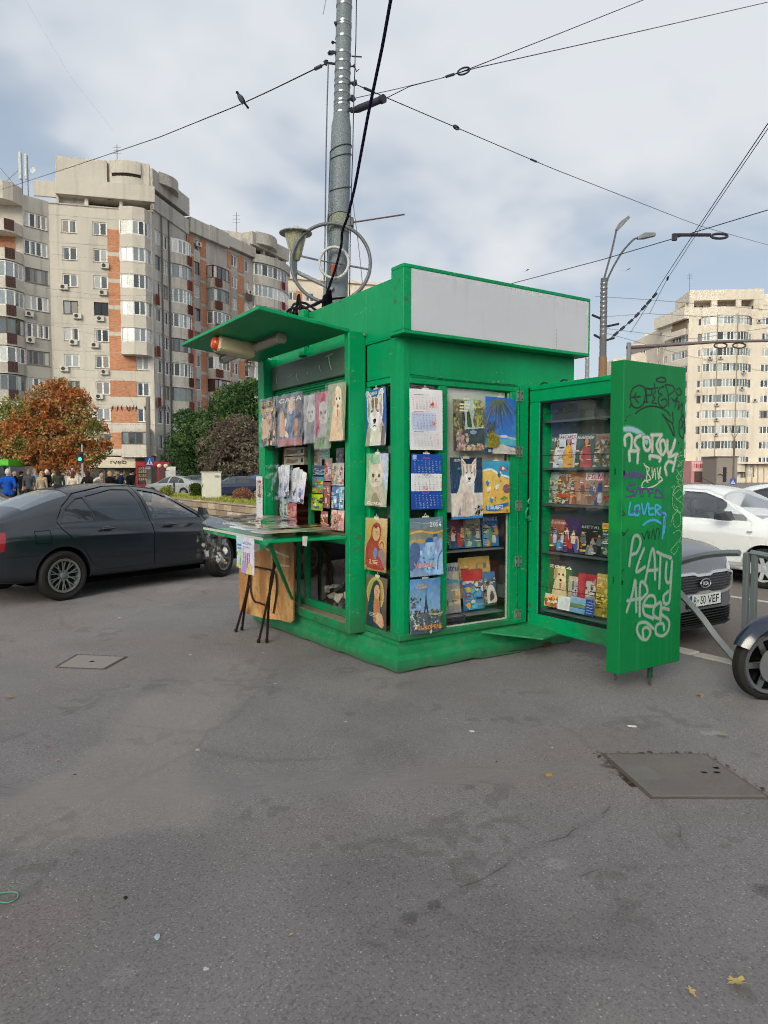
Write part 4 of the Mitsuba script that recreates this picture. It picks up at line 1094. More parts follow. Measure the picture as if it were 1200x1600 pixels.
# bottom rails, corner posts, fascia
kbox('bottom_rail', -0.012, 1.31, -0.014, 0.06, 0.237, 0.292, 0.008)
kbox('bottom_rail', -0.013, 0.06, 0.06, 2.40, 0.237, 0.291, 0.008)
m = MB(); m.add(prism(Polygon([(0, 0.045), (0.012, 0.012), (0.045, 0), (0.10, 0), (0.10, 0.06), (0.06, 0.06), (0.06, 0.13), (0, 0.13)]), 0.292, 2.69), '#808080', KM); kp('corner_post', m)
kbox('frame_rail', 0.10, 1.31, -0.002, 0.06, 2.325, 2.375)
kbox('frame_rail', -0.001, 0.06, 0.13, 0.50, 2.33, 2.38)
kbox('fascia_panel', 0.103, 2.01, 0.006, 0.05, 2.38, 2.688, 0.004)
kbox('fascia_panel', 0.004, 0.05, 0.133, 0.50, 2.384, 2.686, 0.004)
kbox('fascia_trim', 0.1, 2.01, -0.001, 0.006, 2.374, 2.386, 0.002); kbox('fascia_trim', -0.004, 0.004, 0.13, 0.50, 2.69, 2.704, 0.002)
kbox('mullion', 0.395, 0.487, -0.002, 0.06, 0.292, 2.325); kbox('mullion', 1.195, 1.287, -0.003, 0.06, 0.292, 2.325)
kbox('mullion', -0.001, 0.06, 0.455, 0.51, 0.292, 2.33)
kbox('door_jamb', 1.29, 1.415, -0.002, 0.07, 0.237, 2.378); kbox('door_jamb', 1.95, 2.012, -0.001, 0.07, 0.237, 2.378)
for i in range(14):
 m = MB(); x = 0.25 + i * 0.16 if i < 7 else 0
 if i < 7: m.add(lathe([(0, 0), (0.009, 0), (0.009, 0.004), (0.0, 0.007)], 8), '#2c6b4a', KM @ frame((x, 0.0, 2.355 + (0.03 if i % 2 else 0.0)), (1, 0, 0), (0, 0, 1)))
 if m.v: put(KI + '__rivet', m, 'vc_satin')
# string line pinned along the fascia for hanging calendars
m = MB(); m.tube([K(0.1, -0.012, 2.395), K(0.4, -0.014, 2.383), K(0.8, -0.014, 2.379), K(1.25, -0.012, 2.386)], 0.003, '#1d3a2c', 5); put(KI + '__hanging_line', m, 'vc')
# glazing
for x0, x1 in ((0.10, 0.395), (0.487, 1.195)):
 m = MB(); m.add((np.array([[x0, .03, .292], [x1, .03, .292], [x1, .03, 2.325], [x0, .03, 2.325]]), np.array([[0, 1, 2, 3]])), '#ffffff', KM)
 put(KI + '__window_pane', m.arrays()[:2], 'pane')
m = MB(); m.add((np.array([[.03, .455, .291], [.03, .13, .291], [.03, .13, 2.33], [.03, .455, 2.33]]), np.array([[0, 1, 2, 3]])), '#ffffff', KM); put(KI + '__window_pane', m.arrays()[:2], 'pane')
m = MB()
for x in (0.492, 1.183): m.box(x, x + 0.008, 0.02, 0.03, 0.3, 2.32, '#9aa39d', KM)
m.box(0.49, 1.19, 0.018, 0.03, 0.292, 0.302, '#aab0a8', KM); put(KI + '__glazing_bead', m, 'vc_satin')
kbox('backboard', 0.487, 1.168, 0.045, 0.055, 1.27, 2.32, 0.002, 'vc_satin', '#b9beb4', text='pale backing board behind the calendars')
# dark boards behind the narrow panes, the dim room put into their colour
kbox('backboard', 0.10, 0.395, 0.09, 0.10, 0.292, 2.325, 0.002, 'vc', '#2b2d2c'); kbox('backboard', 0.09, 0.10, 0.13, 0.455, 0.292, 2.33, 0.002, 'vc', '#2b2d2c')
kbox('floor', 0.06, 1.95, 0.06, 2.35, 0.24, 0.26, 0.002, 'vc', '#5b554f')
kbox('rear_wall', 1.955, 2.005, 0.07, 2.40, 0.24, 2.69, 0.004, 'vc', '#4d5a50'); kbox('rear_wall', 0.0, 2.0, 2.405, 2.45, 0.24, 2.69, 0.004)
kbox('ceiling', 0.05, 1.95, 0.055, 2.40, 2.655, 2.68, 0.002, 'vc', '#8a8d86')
kbox('partition', 0.50, 1.25, 0.42, 0.44, 0.26, 2.3, 0.002, 'vc', '#33373a')  # dark grey carries the dimness of the interior
for z in (0.36, 0.93): kbox('display_shelf', 0.49, 1.195, 0.07, 0.42, z - 0.012, z, 0.002, 'vc_satin', '#63686a')
# parapet, roof, sign box
kbox('parapet', -0.002, 0.05, 0.0, 0.497, 2.704, 3.163, 0.004); kbox('parapet', -0.001, 0.05, 0.503, 1.22, 2.69, 3.163, 0.004); kbox('parapet', -0.0015, 0.05, 1.226, 2.45, 2.69, 3.163, 0.004)
kbox('parapet', 1.96, 2.008, 0.0, 2.45, 2.69, 3.16, 0.004); kbox('parapet', 0.05, 1.96, 2.40, 2.448, 2.69, 3.16, 0.004)
kbox('roof', 0.05, 1.96, 0.0, 2.40, 2.69, 2.74, 0.004, 'vc', '#5a5f5c')
m = MB()
SX0, SX1, SY0, SZ0, SZ1 = -0.055, 2.06, -0.135, 2.690, 3.215
for a in ((SX0, SX1, SY0, 0.04, SZ0, SZ0 + 0.028), (SX0, SX1, SY0, 0.04, SZ1 - 0.022, SZ1 + 0.008), (SX0, SX0 + 0.075, SY0 - 0.0, 0.04, SZ0 + 0.028, SZ1 - 0.022), (SX1 - 0.02, SX1, SY0, 0.04, SZ0 + 0.028, SZ1 - 0.022)):
 m.add(cbox(*a, 0.004), '#808080', KM)
kp('sign_box', m)
m = MB(); m.add(cbox(SX0 + 0.075, SX1 - 0.02, SY0 + 0.004, 0.03, SZ0 + 0.028, SZ1 - 0.022, 0.001), '#808080', KM); kp('sign_panel', m, 'sign_panel', text='blank pale grey sign panel')
m = MB(); m.box(1.62, 1.6225, SY0 + 0.0025, SY0 + 0.0042, 2.735, 2.90, '#77787c', KM); put(KI + '__scratch', m, 'vc')
m = MB(); m.tube([K(-0.02, 0.5, 2.79), K(-0.03, 0.49, 2.775), K(-0.025, 0.47, 2.77)], 0.008, '#b8b8b0', 5); put(KI + '__padlock_eye', m, 'vc_metal')
m = MB(); m.add(cbox(-0.07, 0.0, 1.56, 1.66, 2.74, 3.19, 0.01), '#808080', KM @ mat4((0, 0, 0))); kp('roof_bracket', m)
# the counter bay
BX = -0.17
kbox('bay_post', BX, -0.002, 0.505, 0.58, 0.222, 2.80, 0.006); kbox('bay_post', BX, -0.002, 2.27, 2.42, 0.222, 2.80, 0.006)
kbox('bay_side_panel', BX + 0.075, 0.0, 2.42, 2.43, 0.23, 2.79, 0.002)
kbox('bay_sill', BX, 0.05, 0.58, 2.27, 0.222, 0.30, 0.006)
kbox('bay_sill_top', BX + .01, 0.02, 0.585, 2.265, 0.3005, 0.306, 0.002, 'vc', '#8f8472', text='dusty beige ledge')
kbox('bay_header', -0.02, 0.05, 0.58, 2.27, 2.72, 2.80, 0.006);
# soot-stained shutter housing with scratches
m = MB(); m.add(cbox(-0.09, 0.04, 0.59, 2.26, 2.46, 2.715, 0.008), '#3f5747', KM)
for x0, z0, x1, z1 in ((0.95, 2.53, 1.0, 2.66), (0.92, 2.67, 1.06, 2.66), (1.15, 2.54, 1.18, 2.60), (1.62, 2.50, 1.66, 2.58), (1.7, 2.58, 1.85, 2.56), (2.1, 2.52, 2.12, 2.62), (1.4, 2.55, 1.42, 2.57)):
 m.tube([K(-0.0915, x0, z0), K(-0.0915, (x0 + x1) / 2 + .01, (z0 + z1) / 2), K(-0.0915, x1, z1)], 0.005, '#8fa08c', 4)
put(KI + '__shutter_housing', m, 'vc_satin')
for i in range(5):
 m = MB(); z = 2.345 + i * 0.024
 m.add(cbox(-0.05 - 0.004 * (i % 2), -0.03, 0.6, 2.26, z, z + 0.021, 0.006), '#808080', KM); kp('shutter_slat', m)
for a in ((-0.055, -0.03, 0.581, 0.60), (-0.075, -0.03, 2.235, 2.269)): m = MB(); m.box(*a, 0.31, 2.46, '#1d4a35', KM); put(KI + '__shutter_guide', m, 'vc_satin')
# lower glazed front of the bay
for y0, y1 in ((1.52, 1.58), (2.2, 2.268), (0.582, 0.62)): kbox('bay_mullion', -0.06, -0.01, y0, y1, 0.306, 1.03)
kbox('bay_rail', -0.06, -0.01, 0.62, 1.52, 0.306, 0.375); kbox('bay_rail', -0.06, -0.01, 1.58, 2.2, 0.306, 0.375); kbox('bay_rail', -0.06, -0.01, 0.62, 2.2, 0.965, 1.03)
for y0, y1 in ((0.62, 1.52), (1.58, 2.2)):
 m = MB(); m.add((np.array([[-.035, y1, .375], [-.035, y0, .375], [-.035, y0, .965], [-.035, y1, .965]]), np.array([[0, 1, 2, 3]])), '#ffffff', KM); put(KI + '__bay_pane', m.arrays()[:2], 'pane')
kbox('inner_counter', -0.03, 0.55, 0.62, 2.25, 1.02, 1.05, 0.003, 'vc_satin', '#6b5a48'); kbox('inner_panel', 0.5, 0.52, 0.60, 2.3, 0.26, 1.02, 0.002, 'vc', '#1b1b1d')  # near-black inner panel: interior shade put into its colour
kbox('inner_panel', 0.05, 0.5, 2.28, 2.30, 0.26, 2.4, 0.002, 'vc', '#6d4a38', text='brown side wall inside the counter'); kbox('inner_panel', 0.06, 0.5, 0.56, 0.58, 0.26, 2.5, 0.002, 'vc', '#4f4c48')
# inner sliding window frame above the counter
m = MB()
for y0, y1, z0, z1 in ((1.66, 1.72, 1.05, 2.3), (2.2, 2.26, 1.05, 2.3), (1.66, 2.26, 2.0, 2.06)): m.box(0.06, 0.10, y0, y1, z0, z1, '#146b45', KM)
put(KI + '__sliding_window', m, 'vc_satin')
# fold-down counter and its struts
m = MB(); m.add(cbox(-0.90, BX, 0.545, 2.02, 1.04, 1.062, 0.004), '#808080', KM); m.add(cbox(-0.915, -0.895, 0.54, 2.025, 1.025, 1.065, 0.004), '#808080', KM); kp('counter', m)
m = MB(); m.add(m3.Manifold.hull_points(np.array([(-0.88 + a, 0.60 + b_, 1.04) for a in (0, .035) for b_ in (0, .03)] + [(-0.175 + a, 1.56 + b_, 0.30) for a in (0, .02) for b_ in (0, .03)])), '#808080', KM); kp('counter_strut', m)
m = MB(); m.add(cbox(-0.165, -0.135, 1.50, 1.53, 0.30, 1.04, 0.004), '#808080', KM); kp('counter_strut', m)
# awning: the bay's upper flap propped up
aw = KM @ mat4((BX, 0.505, 2.785), ry=math.radians(6.2))
m = MB(); m.add(cbox(-0.82, 0.01, 0.0, 1.925, 0.0, 0.032, 0.004), '#808080', aw); kp('awning', m)
m = MB(); m.add(cbox(-0.42, -0.33, 0.52, 1.90, -0.085, -0.012, 0.03), '#8f887a', aw); m.box(-0.40, -0.35, 0.50, 1.92, -0.012, -0.001, '#5e5a52', aw)
for y in (0.50, 1.90): m.add(cbox(-0.425, -0.325, y, y + 0.03, -0.09, -0.01, 0.02), '#9b9484', aw)
put(KI + '__tube_light', m, 'vc_satin', smooth=40, text='grimy fluorescent tube light under the awning')
m = MB(); m.add(cbox(-0.72, -0.36, 1.09, 1.26, -0.135, -0.001, 0.015), '#b5a98a', aw)
al = put(KI + '__alarm_siren', m, 'vc_satin', text='cream alarm box with an orange lens under the awning')
m = MB(); m.add(lathe([(0.0, 0.055), (0.035, 0.05), (0.058, 0.035), (0.064, 0.0)], 20), '#c04a22', aw @ frame((-0.715, 1.175, -0.068), (0, -1, 0), (0, 0, 1))); put(al + '__lens', m, 'vc_gloss', smooth=50)
m = MB(); m.tube([K(-0.55, 1.72, 2.74), K(-0.52, 1.9, 2.70), K(-0.45, 2.1, 2.72), K(-0.3, 2.25, 2.74)], 0.006, '#c9c4b8', 5); put(KI + '__light_cable', m, 'vc')
# open display door (its glass faces the counter) with shelves
dk = KI + '__display_door'
DX0, DX1, DY1 = 1.42, 1.60, -1.30
m = MB()
for a in ((DX0, DX1, DY1, -0.004, 2.235, 2.372), (DX0, DX1, DY1, -0.004, 0.208, 0.335), (DX0, DX1, -0.135, -0.004, 0.335, 2.235), (DX0, DX1, DY1, DY1 + 0.12, 0.335, 2.235), (DX1 - 0.02, DX1 + 0.001, DY1 + .1, -0.1, 0.3, 2.3)):
 m.add(cbox(*a, 0.008), '#808080', KM)
m.add(cbox(DX0 - 0.012, DX0 + 0.02, DY1, -0.02, 2.345, 2.385, 0.004), '#808080', KM); m.add(cbox(DX0 - 0.012, DX0 + 0.01, DY1, -0.02, 0.20, 0.235, 0.004), '#808080', KM)
put(dk, m.arrays()[:2], GP)
m = MB()
for a in ((DX0 + .005, DX0 + .02, -1.18, -0.135, 0.335, 0.352), (DX0 + .005, DX0 + .02, -1.18, -0.135, 2.218, 2.235), (DX0 + .005, DX0 + .02, -0.152, -0.135, .352, 2.218)): m.box(*a, '#20262b', KM)
put(dk + '__gasket', m, 'vc')
m = MB(); m.add((np.array([[DX0 + .025, -.135, .335], [DX0 + .025, -1.18, .335], [DX0 + .025, -1.18, 2.235], [DX0 + .025, -.135, 2.235]]), np.array([[0, 1, 2, 3]])), '#ffffff', KM); put(dk + '__pane', m.arrays()[:2], 'pane')
m = MB(); m.add(cbox(DX1 - 0.026, DX1 - 0.021, -1.2, -0.12, 0.32, 2.25, 0.001), '#3a4346', KM); put(dk + '__backboard', m, 'vc')
for z in (0.375, 0.90, 1.325, 1.645, 2.06):
 m = MB(); m.box(DX0 + .045, DX1 - .027, -1.19, -0.13, z - 0.008, z, '#3a4044', KM); m.box(DX0 + .043, DX0 + .047, -1.19, -0.13, z - 0.012, z + 0.008, '#454c50', KM); put(dk + '__shelf', m, 'vc_satin')
for z in (0.58, 1.07, 1.45, 1.76, 2.13):
 m = MB(); m.tube([K(DX0 + .05, -0.14, z), K(DX0 + .05, -1.18, z)], 0.003, '#2a2f31', 5); put(dk + '__retaining_wire', m, 'vc')
m = MB()
m.tube([K(DX0 - 0.02, -0.03, 1.19), K(DX0 - 0.05, -0.03, 1.20), K(DX0 - 0.055, -0.03, 1.25), K(DX0 - 0.03, -0.03, 1.29)], 0.010, '#1f7a50', 7); m.add(cbox(DX0 - .02, DX0, -0.05, -0.012, 1.17, 1.22, .004), '#1f7a50', KM)
m.tube([K(DX0 - 0.01, -0.025, 1.33), K(DX0 - 0.03, -0.03, 1.345), K(DX0 - 0.02, -0.035, 1.37)], 0.006, '#8aa394', 6); put(dk + '__handle', m, 'vc_satin')
for y in (-0.06, -0.30):
 m = MB(); m.tube(curve([K(1.5, y, 2.372), K(1.5, y, 2.40), K(1.5, y - 0.04, 2.415), K(1.5, y - 0.09, 2.40), K(1.5, y - 0.09, 2.372)], 4), 0.008, '#2d3b33', 6); put(dk + '__lifting_ring', m, 'vc_satin')
# hinges
for z in (2.292, 1.795, 1.312, 0.807, 0.321):
 m = MB(); m.box(1.262, 1.288, -0.010, -0.003, z - 0.045, z + 0.045, '#6f7d74', KM); m.box(1.312, 1.338, -0.010, -0.002, z - 0.045, z + 0.045, '#6f7d74', KM)
 m.tube([K(1.30, -0.012, z - 0.05), K(1.30, -0.012, z + 0.05)], 0.009, '#4f5e55', 8)
 for dx in (1.275, 1.325):
  for dz in (-0.028, 0.028): m.box(dx - .006, dx + .006, -0.0125, -0.010, z + dz - .006, z + dz + .006, '#20302a', KM)
 put(KI + '__hinge', m, 'vc_satin')
m = MB(); m.box(1.2965, 1.3005, -0.0045, -0.0015, 0.24, 2.37, '#0f3523', KM); put(KI + '__door_gap', m, 'vc')
m = MB(); m.add(cbox(1.45, 1.93, 0.15, 0.16, 0.26, 2.3, .002), '#2a2d2c', KM); put(KI + '__inner_curtain', m, 'vc')  # added dark sheet: shade of the open doorway put into colour
# sloping entrance step
m = MB(); st = m3.Manifold.hull_points(np.array([(0.82, -0.064, 0.222), (1.93, -0.064, 0.222), (1.14, -0.48, 0.20), (1.42, -0.41, 0.20), (0.82, -0.064, 0.236), (1.93, -0.064, 0.236), (1.14, -0.48, 0.214), (1.42, -0.41, 0.214)]))
m.add(st, '#808080', KM); kp('step_plate', m, 'plinth_paint', text='bent sheet metal step under the door')
# end panel hinged to the display door, sprayed over with tags
ep = KI + '__end_panel'
EX0, EX1, EY0, EY1, EZ0, EZ1 = 0.94, 1.655, -1.42, -1.302, 0.155, 2.40
m = MB(); m.add(cbox(EX0, EX1, EY0, EY1, EZ0, EZ1, 0.005), '#808080', KM)
def panel_fn(p, n, uv):
 g = fbm(p.x * 1.3, p.y * 1.3, p.z * 1.1, 3); st_ = fbm((p.x + p.y) * 30, p.z * 0.6, 2, 3)
 c = mix(lin('#046c35'), lin('#0f7641'), g)
 c = mix(c, lin('#2f8a58'), 0.20 * smoothstep(0.5, 0.8, st_))
 patch = smoothstep(0.10, 0.0, dr.abs(p.z - 1.35) - 0.12) * smoothstep(0.5, 0.6, fbm(p.x * 5, p.y * 5, p.z * 3, 2))
 return mix(c, lin('#0a8a3c'), 0.6 * patch)
scene['panel_paint'] = two({'type': 'principled', 'base_color': mikit.proc(panel_fn), 'roughness': 0.45, 'specular': 0.18})
put(ep, m.arrays()[:2], 'panel_paint', text='end panel of the display door covered in sprayed tags')
GM = KM @ frame((EX0, EY0 - 0.0006, EZ0), (1, 0, 0), (0, 0, 1))     # x across the panel, y up, z outwards
PW, PH = EX1 - EX0, EZ1 - EZ0

_gl = [0]
def spray(name, strokes, col, wd, text, smooth=True, halo=None):
 """Paint strokes given on the panel as fractions of its width and height from the top left."""
 _gl[0] += 1
 polys = []
 for st in strokes:
  w_ = wd
  if isinstance(st, tuple) and not isinstance(st[0], (tuple, list)): w_, st = st
  p = np.array([(x * PW, (1 - y) * PH) for x, y in st])
  p = np.clip(p, [w_ / 2, w_], [PW - w_ / 2, PH - w_])
  if smooth and len(p) > 2: p = curve(p, 6)
  polys.append(LineString(p).buffer(w_ / 2, quad_segs=3))
 u = unary_union(polys)
 if halo:                                             # overspray round the stroke
  v, f = tri2d(u.buffer(wd * .3)); put(f'{ep}__overspray', (np.column_stack([v, np.full(len(v), 0.0004 * _gl[0] - .0002)]), f), 'print', halo, M=GM)
 v, f = tri2d(u)
 put(f'{ep}__{name}', (np.column_stack([v, np.full(len(v), 0.0004 * _gl[0])]), f), 'print', col, M=GM, text=text)

def face_(pts, x0, y0, k):
 out = []
 for x, y in pts:
  X, Y = x0 + x / k, y0 + y / k
  t = (X - 972) / 100.0; top = 566 + 9 * t; bot = 1050 - 22.5 * t
  out.append((t, (Y - top) / (bot - top)))
 return out
def A_(pts): return face_(pts, 960, 560, 6.954)
def B_(pts): return face_(pts, 960, 780, 5.33)
# coordinates traced on the panel's own face (x, y from its top left corner)
spray('black_tag', [A_([(245, 305), (180, 340), (150, 430), (175, 520), (230, 545), (290, 500), (315, 410), (300, 330), (245, 305)]), A_([(210, 385), (200, 440), (240, 490)]), A_([(165, 435), (260, 425)]), A_([(165, 500), (145, 545)]),
 A_([(320, 330), (330, 480)]), A_([(318, 335), (380, 345), (375, 400), (330, 410)]), A_([(340, 480), (300, 480)]), A_([(410, 280), (420, 370), (395, 410), (420, 440), (390, 480), (440, 495)]), A_([(350, 345), (450, 325)]),
 A_([(520, 310), (470, 330), (460, 380), (500, 395), (460, 430), (470, 500), (520, 530), (560, 490), (540, 440), (490, 460)]), A_([(535, 295), (570, 390), (580, 520)]), A_([(535, 290), (620, 300), (640, 350), (580, 400)]),
 A_([(690, 320), (660, 360), (690, 400), (725, 370), (700, 320)]), A_([(610, 430), (640, 460), (680, 420), (650, 530)]), A_([(650, 460), (700, 470), (690, 550), (740, 480), (735, 590), (770, 640)]),
 A_([(210, 605), (280, 550), (380, 520), (480, 535), (560, 570), (600, 620)]), A_([(505, 605), (625, 690), (625, 580)]), A_([(520, 610), (600, 740), (650, 830), (640, 740), (620, 690)]),
 A_([(750, 600), (710, 680), (710, 800), (750, 850), (780, 790), (785, 680), (750, 600)]), A_([(735, 650), (760, 760)]), A_([(725, 750), (770, 660)]),
 A_([(480, 215), (430, 240), (470, 265), (540, 255), (520, 220), (480, 215)]), A_([(150, 626), (152, 630)]), A_([(122, 644), (124, 648)]), A_([(110, 676), (112, 680)]), A_([(703, 900), (705, 904)]), A_([(735, 965), (737, 969)])],
 '#040a08', 0.0115, 'black felt pen tag with a circled A')
spray('white_arc', [(0.030, A_([(90, 770), (170, 770), (250, 800), (310, 850), (335, 900)]))], '#8fa9b8', 0.03, 'pale blue sprayed arc', halo='#4a9a80')
spray('silver_tag', [A_([(105, 940), (100, 860), (140, 825), (175, 860), (165, 990), (150, 1010), (155, 1100)]), A_([(150, 1000), (250, 990), (210, 930), (215, 870), (270, 830)]), A_([(245, 1000), (240, 1120)]),
 A_([(300, 850), (310, 960), (350, 990), (380, 940), (360, 860), (310, 850)]), A_([(385, 825), (505, 820)]), A_([(400, 830), (400, 1000)]), A_([(500, 825), (450, 920), (470, 990), (520, 1030), (555, 960), (530, 880), (490, 900), (500, 1000)]),
 A_([(570, 880), (580, 1010), (640, 960), (660, 870), (620, 1000), (590, 1050), (690, 1020)]), A_([(680, 1030), (640, 1200)]), A_([(375, 1080), (380, 1045), (490, 1065), (485, 1100)]), A_([(655, 1120), (590, 1100), (550, 1160), (570, 1240)])],
 '#b3aca6', 0.022, 'silver grey bubble letters with drips', halo='#4a9068')
spray('white_tag', [A_([(310, 1130), (345, 1200), (340, 1320)]), A_([(320, 1150), (370, 1180), (355, 1230), (390, 1290), (350, 1310)]), A_([(400, 1170), (410, 1280), (430, 1180), (445, 1290)]), A_([(460, 1170), (480, 1290), (500, 1160), (480, 1240), (520, 1290), (480, 1320)]), A_([(525, 1300), (440, 1360), (330, 1395), (290, 1370), (320, 1310), (360, 1330)])],
 '#a9b59b', 0.011, 'small whitish scribbled tag')
spray('purple_tag', [A_([(100, 1285), (110, 1225), (140, 1285), (165, 1225)]), A_([(180, 1280), (185, 1225), (215, 1235), (185, 1255), (220, 1265), (180, 1282)]), A_([(235, 1280), (240, 1225), (270, 1282), (280, 1225)]), A_([(315, 1240), (295, 1260), (320, 1280)]),
 A_([(225, 1345), (150, 1370), (140, 1410), (200, 1430), (200, 1470), (130, 1485)]), A_([(215, 1480), (260, 1385), (290, 1480)]), A_([(300, 1400), (310, 1480)]), A_([(250, 1400), (360, 1395)]), A_([(380, 1480), (370, 1400), (420, 1400)]), A_([(380, 1440), (420, 1435)]), A_([(450, 1480), (465, 1400), (540, 1480), (440, 1485)])],
 '#54307a', 0.012, 'purple tags one above the other')
spray('blue_tag', [B_([(130, 15), (120, 105), (160, 110)]), B_([(170, 40), (165, 105), (200, 110), (205, 40), (170, 40)]), B_([(225, 20), (245, 105), (275, 15)]), B_([(285, 20), (290, 105), (330, 105)]), B_([(285, 60), (325, 55)]), B_([(345, 110), (345, 30), (390, 50), (350, 75), (385, 110)]),
 B_([(390, 95), (435, 105), (420, 200), (410, 300)]), (0.028, B_([(428, 120), (420, 250)])), B_([(240, 195), (290, 160), (350, 155), (395, 180)])], '#3f93c4', 0.014, 'light blue tag', halo='#1f8a7a')
spray('violet_shadow', [B_([(145, 100), (190, 70), (215, 100)]), B_([(375, 85), (432, 120), (420, 190)])], '#5a4f8c', 0.012, 'violet scribble under the blue tag')
spray('small_black_tag', [B_([(230, 260), (255, 310)]), B_([(250, 310), (280, 240), (290, 310), (300, 250)]), B_([(310, 310), (330, 230), (345, 310), (360, 220), (385, 250), (375, 300)]), B_([(65, 85), (90, 108), (68, 118)]), B_([(60, 250), (78, 285), (115, 232)]), B_([(75, 262), (95, 270)]), B_([(72, 590), (75, 575), (85, 560)])], '#12261b', 0.006, 'small black scribble and ticks')
spray('grey_words', [B_([(130, 530), (140, 430), (160, 300), (200, 285), (220, 340), (190, 420), (140, 440)]), B_([(250, 390), (215, 480), (190, 580), (260, 540)]), B_([(265, 660), (310, 430), (330, 390), (345, 480), (350, 640)]), B_([(280, 570), (370, 560)]), B_([(365, 415), (420, 440), (490, 460)]), B_([(395, 440), (390, 715)]), B_([(450, 500), (445, 620), (465, 670), (490, 630), (500, 490), (490, 740), (480, 830), (440, 840), (430, 780), (470, 740)]), B_([(478, 455), (482, 465)]),
 B_([(115, 910), (160, 760), (180, 650), (190, 760), (195, 910)]), B_([(120, 820), (230, 800)]), B_([(225, 945), (225, 680), (270, 690), (285, 750), (230, 810)]), B_([(260, 860), (350, 860), (350, 790), (300, 780), (255, 850), (265, 930), (330, 960)]), B_([(400, 830), (350, 870), (345, 940), (405, 960), (410, 840), (400, 970)]), B_([(480, 890), (420, 880), (415, 930), (480, 980), (480, 1060), (430, 1110), (370, 1090), (375, 1020), (430, 1010), (440, 1060)]),
 B_([(345, 1050), (280, 1000), (220, 1010), (205, 1070), (240, 1130), (290, 1140), (320, 1080), (290, 1040), (255, 1060), (260, 1130)]), B_([(345, 940), (340, 970)]), B_([(408, 960), (406, 985)])], '#8d9690', 0.021, 'large thin grey words PLATU APEOS with scrolls', halo='#35895a')
spray('thin_white_scrawl', [A_([(735, 990), (700, 1040), (760, 1030)]), A_([(690, 1080), (740, 1130), (690, 1150), (765, 1080)]), A_([(675, 1180), (760, 1290), (680, 1270), (765, 1170)]), A_([(700, 1330), (760, 1200), (750, 1350), (690, 1310)]), A_([(630, 1380), (660, 1360), (640, 1460)]), A_([(770, 1400), (700, 1360), (650, 1440), (700, 1500), (760, 1440), (720, 1400), (640, 1480), (660, 1600), (740, 1640), (770, 1560), (690, 1500)]),
 B_([(500, 100), (480, 200)]), B_([(505, 20), (540, 60), (500, 130), (520, 205), (570, 180), (560, 90), (520, 60)]), B_([(500, 260), (560, 230), (580, 280), (520, 360), (485, 400), (520, 430), (560, 360)]), B_([(560, 330), (580, 320), (585, 350)])], '#9db892', 0.0035, 'thin scratched white scrawl down the edge')
for yy in (0.352, 0.70):
 m = MB(); m.box(EX0 + 0.012, EX0 + 0.022, EY0 - 0.003, EY0 - 0.0005, EZ1 - yy * PH - 0.02, EZ1 - yy * PH + 0.01, '#0b0f0c', KM); m.box(EX0 - 0.002, EX0 - 0.0003, EY0 + 0.06, EY0 + 0.066, EZ1 - yy * PH - 0.02, EZ1 - yy * PH + 0.03, '#0b0f0c', KM); put(ep + '__lock_slot', m, 'vc')
m = MB(); xb = EX0 + 0.435
m.add(lathe([(0.0, 0.055), (0.02, 0.055), (0.02, 0.16), (0, 0.16)], 12), '#123f2a', KM @ mat4((xb, -1.36, 0))); m.add(lathe([(0, 0.0), (0.012, 0.0), (0.012, 0.06), (0, 0.06)], 10), '#4a4440', KM @ mat4((xb, -1.36, 0.004)))
m.tube([K(xb, -1.36, 0.035), K(xb - 0.05, -1.40, 0.03), K(xb - 0.07, -1.41, 0.022)], 0.006, '#4a4440', 6); put(ep + '__ground_bolt', m, 'vc_satin')
m = MB(); m.tube(curve([K(EX0 + 0.03, -1.36, 0.16), K(EX0 + 0.03, -1.36, 0.135), K(EX0 + 0.045, -1.365, 0.12), K(EX0 + 0.03, -1.37, 0.105), K(EX0 + 0.01, -1.37, 0.115)], 5), 0.004, '#3a3734', 6); put(ep + '__hook', m, 'vc_satin')

# ------------------------------------------------------------------ calendars, magazines and books on the kiosk
def face_right(x0, z0, off=0.02): return frame(K(x0, -off, z0), KU, (0, 0, 1))
def face_left(y1, z0, off=0.015, base=0.0): return frame(K(base - off, y1, z0), -KV, (0, 0, 1))

def tilt(M, rz=0.0, lean=0.0):
 return M @ mat4((0, 0, 0), rz, lean)

def film_over(M, w, h, seed, amp=0.006, off=0.012):
 nx, ny = 16, 22
 X, Y = np.meshgrid(np.linspace(-0.01, w + 0.01, nx), np.linspace(-0.01, h + 0.01, ny))
 q = np.stack([X * 26 + seed, Y * 7, 0 * X], -1); q2 = np.stack([X * 9 + Y * 14 + seed, Y * 9 - X * 12, 0 * X + 3], -1)
 Z = off + amp * (np.abs(meshkit.noise(q, seed) - 0.5) * 1.6 + (meshkit.fbm(q2, 3, seed) - 0.5) * 1.8)
 v = np.stack([X, Y, Z], -1).reshape(-1, 3)
 i, j = np.meshgrid(np.arange(ny - 1), np.arange(nx - 1), indexing='ij'); a = (i * nx + j).reshape(-1)
 f = np.stack([a, a + 1, a + nx + 1, a + nx], 1)
 return (v, f)

